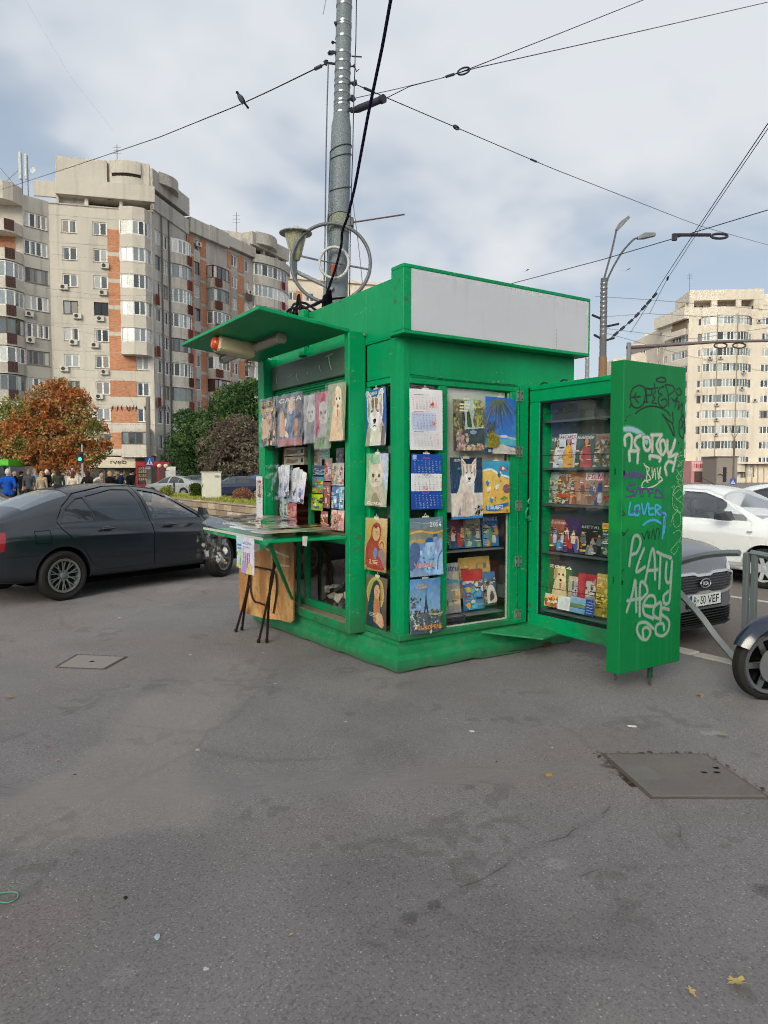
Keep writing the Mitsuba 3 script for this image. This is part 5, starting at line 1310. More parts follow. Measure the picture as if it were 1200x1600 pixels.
def place(name, sh, M, text, cat, group=None, bend=0.0, seed=0, film=0.0, hook=False):
 key = thing(name, text, cat, group)
 m = sh.build(bend, seed)
 put(key + '__sheet', m, 'print', M=M, smooth=False)
 if film: put(key + '__plastic_sleeve', film_over(M, sh.w, sh.h, seed + 5, film, 0.010 + bend * 1.5), 'film', smooth=True, M=M)
 if hook:
  h = MB(); h.tube([(sh.w * .45, sh.h, .004), (sh.w * .5, sh.h + .035, .0), (sh.w * .55, sh.h, .004)], 0.003, '#b5b0a0', 5, M); h.box(sh.w * .4, sh.w * .6, sh.h - .012, sh.h + .012, .0, .006, '#cfcabc', M)
  put(key + '__hanger', h, 'vc')
 return key

def husky(s, x, y, k, coat='#c9c7c6', dark='#5b5350'):
 """A husky's head about (x, y), k sheet-widths wide."""
 a = s.h / s.w; ky = k / a
 def q(pts): return [(x + px * k, y + py * ky) for px, py in pts]
 for g in (-1, 1):
  s.pg(q([(g * .56, .20), (g * .60, 1.10), (g * .08, .52)]), '#dedad6'); s.pg(q([(g * .50, .38), (g * .55, .94), (g * .20, .52)]), '#c9948a'); s.pg(q([(g * .36, .40), (g * .50, .70), (g * .2, .56)]), '#ddd5cf')
 s.sm(q([(-.56, .3), (-.2, .62), (.2, .62), (.56, .3), (.5, -.2), (.2, -.62), (-.15, -.65), (-.52, -.2)]), coat)
 s.sm(q([(-.26, .54), (-.06, .62), (-.04, .3), (-.12, .12), (-.2, .3)]), dark); s.sm(q([(.26, .54), (.06, .62), (.04, .3), (.12, .12), (.2, .3)]), dark); s.sm(q([(-.52, .3), (-.38, .46), (-.36, .1), (-.46, -.1)]), '#a39a92'); s.sm(q([(.52, .3), (.38, .46), (.36, .1), (.46, -.1)]), '#a39a92')
 s.sm(q([(-.32, .02), (-.16, .08), (0, -.15), (.16, .08), (.32, .02), (.24, -.45), (0, -.62), (-.24, -.45)]), '#ecebea')
 s.el(x - .2 * k, y + .12 * ky, .07 * k, .05 * ky, '#26221f'); s.el(x + .22 * k, y + .12 * ky, .07 * k, .05 * ky, '#26221f')
 s.el(x - .19 * k, y + .13 * ky, .03 * k, .022 * ky, '#87a7b8'); s.el(x + .23 * k, y + .13 * ky, .03 * k, .022 * ky, '#87a7b8')
 s.sm(q([(-.12, -.2), (0, -.16), (.12, -.2), (.06, -.34), (-.06, -.34)]), '#171415'); s.line(q([(-.12, -.46), (0, -.42), (.12, -.46)]), s.w * k * .035, '#4a4040')

def speckle(s, n, x0, y0, x1, y1, cols, r0, r1, seed):
 r = np.random.default_rng(seed)
 for _ in range(n):
  s.el(r.uniform(x0, x1), r.uniform(y0, y1), r.uniform(r0, r1), r.uniform(r0, r1) * s.w / s.h, str(r.choice(cols)), r.uniform(0, 3))

# -- left of the corner post: four calendars
s = Sheet(0.325, 0.465, '#2f5f9e'); s.rect(0, 0, 1, 1, grad('#2f4f7e', '#2a68b8'))
s.sm([(.02, 0), (.1, .3), (.3, .5), (.7, .5), (.93, .3), (.98, 0)], '#a9a19a'); s.sm([(.25, 0), (.3, .3), (.5, .38), (.72, .3), (.8, 0)], '#d5d0ca'); s.pg([(.78, 0), (.95, 0), (.98, .3), (.82, .35)], '#5a5652')
husky(s, .49, .56, .68, '#d2d0ce', '#8d7462'); s.text('CALENDAR 2024', .06, .905, .055, '#e9eef5', .88)
place('wall_calendar', s, tilt(face_left(.475, 1.83), .02), 'calendar with a grey and white husky head on blue, topmost left of the corner post', 'calendar', 'calendars hanging on the kiosk', .010, 1, .004, True)
s = Sheet(0.325, 0.44, '#a8b79b'); s.rect(0, 0, 1, 1, grad('#a9a894', '#8fb5a0')); s.pg([(.6, 1), (1, 1), (1, .3), (.7, .55)], '#a9b9cc'); s.pg([(0, 1), (.35, 1), (.2, .7), (0, .7)], '#7fa98a')
s.sm([(.2, 0), (.22, .35), (.4, .5), (.65, .5), (.8, .3), (.85, 0)], '#b9ad98'); s.pg([(.14, .62), (.12, .88), (.36, .76)], '#cbb9a6'); s.pg([(.58, .78), (.68, .97), (.78, .66)], '#cbb9a6')
s.sm([(.1, .6), (.25, .76), (.6, .8), (.78, .62), (.72, .44), (.45, .36), (.18, .44)], '#cdc2b0'); s.el(.33, .58, .05, .04, '#4b463e'); s.el(.6, .58, .05, .04, '#4b463e'); s.el(.47, .5, .04, .025, '#a0675e'); s.line([(.3, .47), (.47, .46), (.62, .47)], .004, '#8a7b6c')
s.sm([(.3, 0), (.36, .22), (.55, .24), (.7, 0)], '#8b8468'); s.text('CALENDAR', .12, .03, .05, '#e8e6df', .7)
place('wall_calendar', s, tilt(face_left(.465, 1.33), -.012), 'calendar with a cream kitten on pale green, left of the corner post', 'calendar', 'calendars hanging on the kiosk', .010, 2, .004, True)

def icon_head(s, cx, cy, k, veil, skin='#c99f7c'):
 a = s.w / s.h
 s.el(cx, cy, k * 1.3, k * 1.3 * a, veil); s.el(cx + .06 * k, cy - .1 * k * a, k * .78, k * 1.0 * a, skin)
 s.line([(cx - .3 * k, cy + .15 * k * a), (cx, cy + .2 * k * a)], .004, '#5a3b28'); s.line([(cx + .2 * k, cy + .15 * k * a), (cx + .5 * k, cy + .12 * k * a)], .004, '#5a3b28')
 s.line([(cx + .1 * k, cy + .1 * k * a), (cx + .14 * k, cy - .35 * k * a)], .004, '#8c5b3e'); s.line([(cx - .08 * k, cy - .6 * k * a), (cx + .25 * k, cy - .6 * k * a)], .005, '#9a4636')

s = Sheet(0.325, 0.445, '#b5985f'); s.rect(0, 0, 1, 1, grad('#9c7a4a', '#c0a873')); s.rect(.03, .02, .97, .98, grad('#a5854f', '#bda876'))
s.el(.47, .72, .34, .24, '#b99a4c'); s.sm([(.05, .05), (.08, .45), (.25, .62), (.35, .85), (.55, .92), (.72, .82), (.72, .6), (.85, .4), (.9, .05)], '#99322c')
s.sm([(.15, .1), (.2, .4), (.4, .5), (.45, .1)], '#a63d35'); s.el(.52, .72, .17, .15, '#c69c74'); s.sm([(.33, .8), (.5, .88), (.68, .8), (.6, .84), (.5, .8), (.4, .84)], '#7d2522'); s.line([(.47, .75), (.55, .72)], .004, '#5b3a26'); s.line([(.6, .72), (.6, .66)], .004, '#7c523a')
s.el(.8, .52, .16, .1, '#bfa050'); s.el(.8, .5, .1, .075, '#7c5136'); s.el(.8, .485, .07, .055, '#bd9068'); s.sm([(.62, .1), (.66, .38), (.8, .42), (.95, .34), (.97, .1)], '#8f7a74'); s.sm([(.42, .3), (.5, .45), (.62, .4), (.6, .26), (.5, .22)], '#6d7fb0'); s.sm([(.5, .12), (.6, .3), (.8, .2), (.85, .06)], '#a4403a')
for yy in (.14, .17, .2): s.line([(.25, yy), (.62, yy)], .005, '#d8c9b4', False)
place('wall_calendar', s, tilt(face_left(.47, .78), .015), 'calendar with a red robed icon of mother and child left of the corner post', 'calendar', 'calendars hanging on the kiosk', .011, 3, .004, True)
s = Sheet(0.325, 0.43, '#5c4a3c'); s.rect(0, 0, 1, 1, grad('#3e3a30', '#6b5a4c')); s.el(.47, .66, .42, .33, '#b7a15c'); s.el(.47, .66, .36, .28, '#a38c4c')
s.sm([(.08, 0), (.14, .4), (.3, .8), (.5, .92), (.68, .8), (.72, .5), (.8, .3), (.85, 0)], '#1f2f45'); s.sm([(.38, .1), (.4, .5), (.5, .72), (.64, .6), (.72, .3), (.75, .05)], '#b06f44'); s.el(.53, .7, .14, .14, '#c79672'); s.sm([(.42, .82), (.53, .87), (.64, .8), (.56, .84)], '#2b2622'); s.line([(.47, .73), (.53, .72)], .004, '#5b3a26'); s.line([(.57, .72), (.57, .66)], .004, '#7c523a')
s.sm([(.5, .08), (.58, .24), (.78, .3), (.9, .12), (.8, .02)], '#c59c7d'); s.sm([(.52, .12), (.56, .28), (.66, .3), (.64, .12)], '#caa588')
for yy in (.2, .23, .26): s.line([(.2, yy), (.6, yy)], .004, '#cfc5b4', False)
place('wall_calendar', s, tilt(face_left(.47, .31), -.02), 'calendar with an icon in a dark blue veil and gold halo', 'calendar', 'calendars hanging on the kiosk', .011, 4, .004, True)

# -- column right of the corner post
def month(s, x0, y0, x1, y1, ink, red, seed, marked=None):
 r = np.random.default_rng(seed); d = 1; start = seed % 4
 for row in range(6):
  for c in range(8):
   x = x0 + (x1 - x0) * (c + .5) / 8; y = y1 - (y1 - y0) * (row + .6) / 6
   if row == 0: s.line([(x - .018, y), (x + .018, y)], .0035, ink, False); continue
   if c == 0: s.text(str(r.integers(10, 52)), x - .02, y - .01, .014, ink); continue
   if (row == 1 and c - 1 < start) or d > 31: continue
   s.text(str(d), x - .02, y - .012, .0215, red if c > 5 else ink); d += 1
 if marked: s.poly(sbox(marked[0] * s.w - .016, marked[1] * s.h - .012, marked[0] * s.w + .016, marked[1] * s.h + .012).difference(sbox(marked[0] * s.w - .011, marked[1] * s.h - .008, marked[0] * s.w + .011, marked[1] * s.h + .008)), '#c4433c')

s = Sheet(0.325, 0.49, '#d9d7dc'); s.mott = .08; s.rect(.05, .62, .80, .88, '#dcd7da'); s.rect(.05, .32, .78, .62, '#b9c3dd'); s.rect(.05, .05, .8, .3, '#d6d4da')
month(s, .05, .67, .82, .88, '#8d8a96', '#c9706c', 1); month(s, .05, .34, .80, .60, '#57607c', '#b9524f', 6, (.66, .44)); month(s, .05, .06, .82, .28, '#77747e', '#c48a86', 3)
for y in (.9, .625, .295): s.line([(.06, y), (.34, y)], .005, '#5d5a66' if y != .625 else '#c9605c', False); s.line([(.4, y), (.5, y)], .004, '#9a97a2', False)
s.pg([(.54, .74), (.62, .79), (.68, .75), (.6, .72)], '#c9453d'); s.line([(.8, .05), (.8, .9)], .002, '#c9a8ac', False)
place('wall_calendar', s, tilt(face_right(.082, 1.79), .012), 'white three month sheet calendar with a red date marker, topmost right of the corner post', 'calendar', 'calendars hanging on the kiosk', .012, 5, 0, True)
s = Sheet(0.315, 0.45, '#1c4a9c'); s.mott = .1; s.rect(0, .66, 1, 1, '#1d4ba2'); s.rect(0, .33, 1, .645, '#d9dade'); s.rect(0, 0, 1, .315, '#1c479a'); s.rect(.04, .9, .16, .98, '#9fb4d8')
month(s, .05, .67, .98, .9, '#c5d0e6', '#a9b7d8', 2); month(s, .05, .35, .98, .61, '#3b3d4a', '#c98d8c', 7, (.44, .39)); month(s, .05, .02, .98, .28, '#c5d0e6', '#7f8fc2', 4)
s.text('OCTOMBRIE', .28, .915, .022, '#c05a86'); s.text('NOIEMBRIE 2023', .30, .615, .018, '#3b3d4a'); s.text('DECEMBRIE', .28, .285, .02, '#c05a86'); s.pg([(.42, .72), (.5, .745), (.56, .72), (.5, .735)], '#58b56a'); s.pg([(.42, .76), (.5, .735), (.56, .76), (.5, .748)], '#58b56a')
place('wall_calendar', s, tilt(face_right(.09, 1.31), -.008), 'blue and white three month sheet calendar, second from the top right of the corner post', 'calendar', 'calendars hanging on the kiosk', .010, 6, 0, True)
s = Sheet(0.33, 0.48, '#6f8fb5'); s.rect(0, .62, 1, 1, grad('#d9973f', '#5f7f96')); s.rect(0, .55, 1, .63, grad('#8a8fa0', '#d59a4c')); s.rect(0, 0, 1, .56, grad('#8098bd', '#5b82b4'))
s.line([(0, .86), (.4, .83), (.7, .88), (1, .84)], .016, '#6f8792'); s.line([(0, .74), (.3, .77), (.7, .73), (1, .76)], .014, '#e0a64a'); s.line([(.1, .93), (.5, .9), (.9, .95)], .010, '#87a2a6')
s.sm([(0, .5), (.1, .58), (.25, .55), (.3, .4), (.2, .2), (0, .12)], '#51688f'); s.sm([(.3, .3), (.45, .5), (.6, .56), (.8, .58), (1, .6), (1, .05), (.5, .05)], '#8fb0dc'); s.el(.58, .58, .13, .075, '#2a6098'); s.rect(.47, .44, .7, .57, '#a9c3e8'); s.el(.76, .67, .07, .05, '#3a5c86'); s.rect(.7, .55, .82, .66, '#86a2cc')
for i in range(9): s.rect(.3 + i * .075, .36 + (i % 3) * .04, .36 + i * .075, .44 + (i % 3) * .05, ['#b5cdf0', '#7f9dc9', '#a3bfe4'][i % 3])
s.sm([(.72, .1), (.8, .36), (1, .44), (1, 0), (.7, 0)], '#9db9df'); s.line([(.98, .42), (.86, .3), (.82, .1)], .012, '#50709f'); speckle(s, 24, .3, .08, .75, .36, ['#6f8fbd', '#aac4e8', '#5c79a6'], .015, .04, 3)
s.text('2024', .56, .84, .075, '#eef0f0', .36); s.text('Vacante', .1, .15, .09, '#e3a190', .66)
place('wall_calendar', s, tilt(face_right(.085, .76), .01), 'calendar with white and blue island houses at sunset right of the corner post', 'calendar', 'calendars hanging on the kiosk', .012, 7, .005, True)
s = Sheet(0.31, 0.45, '#7fa3c9'); s.rect(0, 0, 1, 1, grad('#9fb6cc', '#5f8fc4')); s.rect(0, 0, 1, .38, grad('#4a5560', '#7d8a92'))
s.pg([(.44, .36), (.49, .6), (.515, .86), (.54, .6), (.60, .36), (.56, .36), (.53, .44), (.51, .44), (.48, .36)], '#3a4250'); s.rect(.455, .46, .585, .475, '#3a4250'); s.rect(.48, .6, .555, .612, '#3a4250')
speckle(s, 60, 0, .05, .32, .7, ['#4d5148', '#8f9a9c', '#63665c', '#c0c8cc', '#39392f'], .015, .05, 5); speckle(s, 30, .6, .3, 1, .42, ['#56604c', '#6f7a5c', '#8a8f7c'], .02, .04, 6); speckle(s, 40, .1, .02, .95, .3, ['#5d6a72', '#8c98a0', '#9fb0ba', '#454f55'], .01, .05, 7); s.line([(.55, .36), (.8, .34), (1, .36)], .012, '#a7a295')
s.text('2024', .12, .84, .07, '#d99a3a', .34); s.text('orase', .03, .16, .035, '#dfe3e4', .2); s.text('EUROPENE', .18, .085, .07, '#d9942f', .78)
place('wall_calendar', s, tilt(face_right(.082, .29), -.012), 'calendar of a tall iron tower by a river, lowest right of the corner post', 'calendar', 'calendars hanging on the kiosk', .011, 8, .005, True)
# -- four calendars over the wide pane
s = Sheet(0.315, 0.43, '#5a5f4c'); s.rect(0, 0, 1, 1, grad('#4f5452', '#7f8668')); s.sm([(.3, .95), (.42, .6), (.4, .42), (.75, .42), (.7, .6), (.8, .98)], '#b9c3c0'); s.sm([(.48, .75), (.56, .8), (.66, .45), (.5, .47)], '#3f5a36')
s.pg([(.36, .98), (.42, .6), (.36, .42), (.3, .5), (.32, .9)], '#40485c'); speckle(s, 70, 0, .3, .36, .98, ['#6d5f4a', '#857a5f', '#4a4234', '#a8997c', '#5d6a42'], .02, .06, 11); speckle(s, 60, .7, .42, 1, .98, ['#7f8a42', '#a0a25a', '#5f6a38', '#b9b06a'], .015, .05, 12)
for i in range(14): s.line([(.78, .45), (.72 + i * .02, .62 + (i % 4) * .04)], .004, '#a9a85c')
s.rect(.36, .1, 1, .42, grad('#3a4445', '#4e5f70')); s.line([(.38, .45), (.6, .44), (.95, .46)], .012, '#a9b9c4'); s.el(.62, .36, .12, .04, '#8295a6'); speckle(s, 90, 0, 0, .42, .36, ['#a08a86', '#8a7370', '#b9a39c', '#5f5350', '#cbb6a6'], .02, .07, 13); speckle(s, 50, .35, 0, 1, .12, ['#b09a8c', '#8a7668', '#c6b29c'], .02, .06, 14)
for i, y in enumerate((.89, .83, .77)): s.line([(.08, y), (.12 + .28 * (1 - i * .1), y)], .013, '#ded8bc', False)
place('wall_calendar', s, tilt(face_right(.52, 1.79, .022), .02), 'calendar with a waterfall between mossy rocks, upper left on the wide window', 'calendar', 'calendars hanging on the kiosk', .010, 9, .005, True)
s = Sheet(0.36, 0.49, '#3a74c9'); s.rect(0, .26, 1, 1, grad('#3f86d6', '#2f63ba')); s.rect(0, .16, 1, .27, grad('#4fb0bf', '#3f9cc9')); s.line([(.35, .3), (.6, .31), (.8, .29), (1, .28)], .018, '#a7a9bd'); s.sm([(.2, .0), (.3, .15), (.55, .17), (.8, .13), (1, .1), (1, 0), (0, 0)], '#c9c2bd'); s.el(.6, .31, .12, .025, '#cfc5cc')
s.line([(.0, .45), (.08, .62), (.22, .82), (.36, .96)], .018, '#8d8377')
for i in range(26):
 a = -2.9 + i * .115; L = .45 + .2 * math.sin(i * 2.3); s.line([(.38, .95), (.38 + .45 * L * math.cos(a), .95 + .3 * L * math.sin(a) * .9), (.38 + .9 * L * math.cos(a) * 1.05, .95 - .28 * L + .8 * L * math.sin(a) * .75)], .007, ['#5a5f55', '#6f7468', '#454a44', '#7d7b6a'][i % 4])
speckle(s, 40, 0, .3, .3, .55, ['#59594c', '#6f6a52', '#4a4a40'], .02, .05, 16); s.sm([(0, .08), (.05, .32), (.25, .36), (.42, .26), (.4, .14), (.2, .1)], '#8a8136'); speckle(s, 40, .02, .12, .38, .32, ['#a29a3e', '#6f6a2c', '#807a38'], .015, .035, 17); s.rect(0, 0, .16, .1, '#2f3136'); s.rect(.03, .02, .13, .07, '#a9adb2'); s.text('2024', .76, .03, .03, '#3a3c42', .17)
place('wall_calendar', s, tilt(face_right(.862, 1.775, .024), -.012), 'calendar with palm fronds over a bright blue sea, upper right on the wide window', 'calendar', 'calendars hanging on the kiosk', .012, 10, .005, True)
s = Sheet(0.345, 0.52, '#1f3f66'); s.rect(0, .4, 1, 1, grad('#24507f', '#22344e')); s.rect(0, 0, 1, .42, grad('#c9c2be', '#d8d0cc')); s.rect(0, 0, 1, .045, '#3a7fc4')
for i in range(7): s.line([(.05 + i * .06, .98), (.0 + i * .05, .5)], .003, '#5c7fa0', False)
s.sm([(.02, .05), (.06, .3), (.25, .5), (.36, .72), (.7, .72), (.74, .5), (.68, .2), (.66, .05)], '#d9d0cb'); s.sm([(.3, .05), (.36, .35), (.5, .45), (.62, .3), (.6, .05)], '#c9bbb4'); s.pg([(.2, .06), (.3, .06), (.28, .2)], '#8a7f7c'); s.line([(.44, .1), (.46, .34)], .006, '#a99c96')
husky(s, .58, .72, .40, '#e4dcd8', '#b5a096'); s.text('2024', .1, .935, .04, '#e3e8ee', .2)
s.sm([(.72, .08), (.78, .12), (.84, .22), (.9, .12), (.86, .06)], '#23201f'); s.el(.93, .17, .07, .05, '#a89a8c'); speckle(s, 14, .7, .05, .98, .2, ['#2b2a28', '#b5aaa0', '#6a625c'], .012, .03, 19)
place('wall_calendar', s, tilt(face_right(.50, 1.215, .022), .01), 'calendar with a pale husky puppy sitting against dark blue, lower left on the wide window', 'calendar', 'calendars hanging on the kiosk', .010, 11, .006, True)
s = Sheet(0.31, 0.455, '#cfae5a'); s.rect(0, 0, 1, 1, grad('#c9a552', '#d8bb68')); s.sm([(0, 1), (0, .8), (.3, .83), (.6, .74), (1, .68), (1, 1)], '#3f94bf'); s.line([(0, .81), (.3, .84), (.6, .75), (1, .69)], .016, '#cfe0e2')
for x, y, c in ((.18, .58, '#3a7fc0'), (.52, .5, '#c9d0d2'), (.3, .26, '#3f86c4'), (.6, .74, '#2f66ac'), (.2, .45, '#d9d6c8')): s.el(x, y, .06, .05, c); s.el(x + .05, y + .04, .035, .02, '#d2cfc4'); s.line([(x, y - .06), (x + .04, y - .02)], .006, '#7a6a3a')
s.el(.88, .47, .14, .09, '#7c5a66'); s.line([(.76, .45), (.98, .5)], .004, '#a98a92'); s.pg([(.62, .28), (.8, .33), (.92, .29), (.74, .23)], '#6d9c3c'); s.line([(.66, .28), (.88, .29)], .004, '#3f6a2c'); speckle(s, 16, .1, .2, .9, .62, ['#8a7230', '#a9502f', '#5f8a3c', '#b58a3a'], .01, .022, 21)
s.el(.62, .86, .05, .03, '#c45a50'); s.el(.73, .86, .05, .035, '#d8d2c4'); s.el(.83, .84, .05, .03, '#c4603c'); s.line([(.88, .85), (.88, .93)], .006, '#3a3a52')
s.sm([(.08, .06), (.1, .15), (.4, .16), (.7, .18), (.92, .2), (.9, .15), (.72, .11), (.5, .05)], '#2c6ca8'); s.text('STRUMFII', .12, .075, .075, '#d5e3ea', .58); s.el(.86, .05, .04, .02, '#8a7a3a')
place('wall_calendar', s, tilt(face_right(.852, 1.255, .020), -.005), 'yellow beach scene calendar, lower right on the wide window', 'calendar', 'calendars hanging on the kiosk', .008, 12, 0, True)
m = MB()
for x, z in ((.55, 2.06), (1.06, 2.13), (.58, 1.64)): m.add(lathe([(0, 0), (.012, 0), (.01, .006), (0, .007)], 8), '#4fae78', frame(K(x, -.036, z), KU, (0, 0, 1)))
solo('price_sticker', m, 'small green stickers on the calendars of the wide window', 'sticker', kind='stuff')

# -- generic magazine covers
def mag(w, h, title, tcol, bg, cols, seed, fig=None, band=None, ty=0.86, th=0.10, sub=True):
 r = np.random.default_rng(seed); s = Sheet(w, h, bg[0]); s.rect(0, 0, 1, 1, grad(bg[0], bg[1], 1, 8, seed))
 if fig == 'woman':
  hair, skin, dress = cols[:3]; s.sm([(.42, .62), (.4, .85), (.55, .95), (.7, .85), (.72, .55), (.62, .5)], hair); s.el(.56, .78, .1, .1 * w / h * 1.3, skin); s.sm([(.48, .83), (.56, .9), (.66, .83), (.6, .86), (.52, .86)], hair); s.sm([(.3, .0), (.32, .35), (.4, .6), (.56, .68), (.74, .6), (.85, .3), (.88, 0)], dress); s.line([(.36, .5), (.28, .3), (.42, .2)], w * .09, skin); s.el(.56, .66, .05, .05, skin); s.line([(.53, .79), (.54, .78)], .003, '#33231d'); s.line([(.59, .79), (.6, .78)], .003, '#33231d'); s.line([(.54, .74), (.58, .74)], .004, '#a5423c')
 elif fig == 'car': s.sm([(.05, .3), (.15, .42), (.35, .55), (.65, .55), (.85, .42), (.95, .3), (.9, .2), (.1, .2)], cols[0]); s.sm([(.28, .44), (.38, .52), (.62, .52), (.72, .44)], cols[1]); s.el(.25, .22, .09, .06, '#1d1c1e'); s.el(.75, .22, .09, .06, '#1d1c1e')
 elif fig == 'crowd':
  for i in range(9): x, y = r.uniform(.1, .9), r.uniform(.12, .62); s.sm([(x - .12, y - .18), (x - .1, y + .05), (x, y + .1), (x + .1, y + .05), (x + .12, y - .18)], cols[i % len(cols)]); s.el(x, y + .13, .055, .05, '#b98d70'); s.sm([(x - .06, y + .13), (x, y + .2), (x + .06, y + .13), (x, y + .16)], '#33261f')
 elif fig == 'dog': s.sm([(.2, 0), (.28, .4), (.4, .7), (.55, .85), (.75, .75), (.82, .4), (.9, 0)], cols[0]); s.sm([(.34, .6), (.38, .85), (.55, .95), (.75, .85), (.76, .6), (.6, .45), (.48, .45)], cols[1]); s.sm([(.3, .62), (.3, .82), (.42, .88), (.42, .62)], cols[2]); s.el(.5, .73, .035, .025, '#2a1d16'); s.el(.66, .73, .035, .025, '#2a1d16'); s.el(.58, .6, .05, .03, '#1c1513'); s.sm([(.54, .54), (.62, .54), (.6, .42), (.56, .42)], '#b9655c')
 elif fig == 'cat': s.sm([(.15, 0), (.2, .4), (.4, .6), (.7, .6), (.88, .35), (.95, 0)], cols[0]); s.pg([(.25, .6), (.22, .9), (.45, .75)], cols[0]); s.pg([(.6, .75), (.82, .92), (.82, .6)], cols[0]); s.sm([(.2, .62), (.35, .8), (.65, .82), (.85, .64), (.7, .46), (.35, .45)], cols[1]); s.el(.4, .64, .055, .035, '#3a4a30'); s.el(.66, .64, .055, .035, '#3a4a30'); s.el(.53, .55, .04, .022, '#8f5a54'); [s.line([(.5, .53), (.15 + .02 * k_, .5 + .04 * k_)], .002, '#cfcac4', False) for k_ in range(3)]
 elif fig == 'blocks':
  for _ in range(16): x, y = r.uniform(0, .8), r.uniform(.02, .75); s.rect(x, y, x + r.uniform(.1, .35), y + r.uniform(.05, .22), str(r.choice(cols)))
 elif fig == 'scene': speckle(s, 45, 0, 0, 1, .8, cols, .03, .13, seed)
 if sub:
  for _ in range(12):
   x = r.choice([.05, .06, .62]); y = r.uniform(.06, .78); s.line([(x, y), (x + r.uniform(.12, .3), y)], h * r.choice([.012, .018, .03]), str(r.choice(['#d8d6d0', '#d9c45a', '#2a2a2e', '#a33a34'])), False)
 if band: s.rect(0, band[0], 1, band[1], band[2])
 if title: s.text(title, .05, ty, th, tcol, .9)
 return s

# -- inside the open display door, four shelves
def in_door(y0, y1, z0, h, off=0.0): return tilt(frame(K(1.545 + off, y0, z0 + .004), -KV, (0, 0, 1)), 0, -0.10)

DG = 'magazines on the shelves of the open display door'
row1 = [(-.135, .15, .275, 'VIVA!', '#d9d4d0', ('#4a4f52', '#5d6a66'), ('#4a2f26', '#b9917a', '#c3ccc8'), 'woman', 'magazine with a woman in white, first on the top shelf of the door'),
  (-.235, .20, .295, '#FEMEI', '#8c2f6a', ('#a9b3c2', '#c3cad4'), ('#2f211d', '#b58a70', '#c79a34'), 'woman', 'magazine with a woman in a yellow coat on the top shelf of the door'),
  (-.435, .205, .285, 'Avantaje', '#d5d4d2', ('#2f4448', '#4f6468'), ('#5c3f2c', '#b98c74', '#9c4a48'), 'woman', 'magazine with a woman in rosy red on the top shelf of the door'),
  (-.645, .19, .28, 'Casa', '#b04a5a', ('#565f5a', '#7b7f72'), ('#5d5340', '#8c8570', '#3f5148', '#a8a390'), 'scene', 'grey green magazine with a rosy title, on the top shelf of the door'),
  (-.85, .2, .28, '', '#ffffff', ('#3f3a44', '#6a5f62'), ('#8a5a54', '#b0a090', '#4a4f60'), 'scene', 'muted purple magazine at the far right of the top shelf in the open door')]
row2 = [(-.135, .145, .28, '', '#ffffff', ('#8d9690', '#b5bcb8'), ('#6f756c', '#9aa09a', '#4f5a50', '#c3c8c2'), 'scene', 'pale misty grey magazine, first on the second shelf of the open door'),
  (-.235, .16, .28, 'Atlas', '#c9c2b4', ('#4a4438', '#8a4a3a'), ('#b5bdb9', '#5c4f42', '#8f8a7c'), 'scene', 'brown magazine with a red band low down, on the second door shelf'),
  (-.385, .175, .28, 'ISTORIA', '#b5503c', ('#8f6a58', '#a8806a'), ('#3f4a5c', '#6a4a3c', '#b0907a', '#8a3f34'), 'crowd', 'orange brown magazine crowded with figures, left of the big red letters'),
  (-.555, .19, .275, 'FILM', '#b8243a', ('#7a6a5c', '#9a8570'), ('#2a3f7c', '#a9b9c9', '#6a5040', '#3f5a8c'), 'crowd', 'magazine with big red letters on a white strip, on the second shelf'),
  (-.75, .19, .28, '', '#ffffff', ('#5f6a58', '#8f7a70'), ('#3f4f4a', '#b9a890', '#8c4a50', '#6a7560'), 'blocks', 'patchwork coloured magazine right of the big red letters in the open door')]
row3 = [(-.145, .19, .28, 'Fotbal', '#c9b9b0', ('#5c2f2c', '#a05a4a'), ('#4f8fc0', '#3f6a9c', '#a9c0d0', '#7a4a3c'), 'crowd', 'magazine with players in light blue, first on the third shelf of the open door'),
  (-.31, .19, .34, '', '#ffffff', ('#26204a', '#3f2f5c'), ('#c9a02f', '#a83a3a', '#3a4f9c', '#cfc6b8', '#6a2f5c'), 'crowd', 'tall dark comic cover with a yellow figure on the third door shelf'),
  (-.50, .23, .26, 'METAL', '#8f9a94', ('#131518', '#20262a'), ('#5f6a70', '#8a9298', '#2f383c', '#a99a5c'), 'crowd', 'black magazine with silver figures and gold curls, on the third shelf of the open door'),
  (-.74, .2, .28, 'PESCAR', '#c9642a', ('#26393c', '#5f7470'), ('#3f5a54', '#8f9a90', '#20302f'), 'scene', 'teal magazine with an orange title strip, right of the black magazine in the open door')]
for rr, z in ((row1, 1.65), (row2, 1.33), (row3, .905)):
 for i, (y, w, h, ti, tc, bg, cs, fg, tx) in enumerate(rr):
  band = None
  if 'red band' in tx: band = (.2, .32, '#b0402c')
  if ti == 'FILM': band = (.76, 1.0, '#d5d0cc')
  if ti == 'PESCAR': band = (.82, 1.0, '#d8b04a')
  if ti == '#FEMEI': band = (.84, 1.0, '#c6cbd3')
  s = mag(w, h, ti, tc, bg, cs, 100 + i + int(z * 50), fg, band, .80 if ti == 'FILM' else .86, .16 if ti == 'FILM' else .09)
  place('magazine', s, in_door(y, y - w, z, h, -.002 * i), tx, 'magazine', DG)
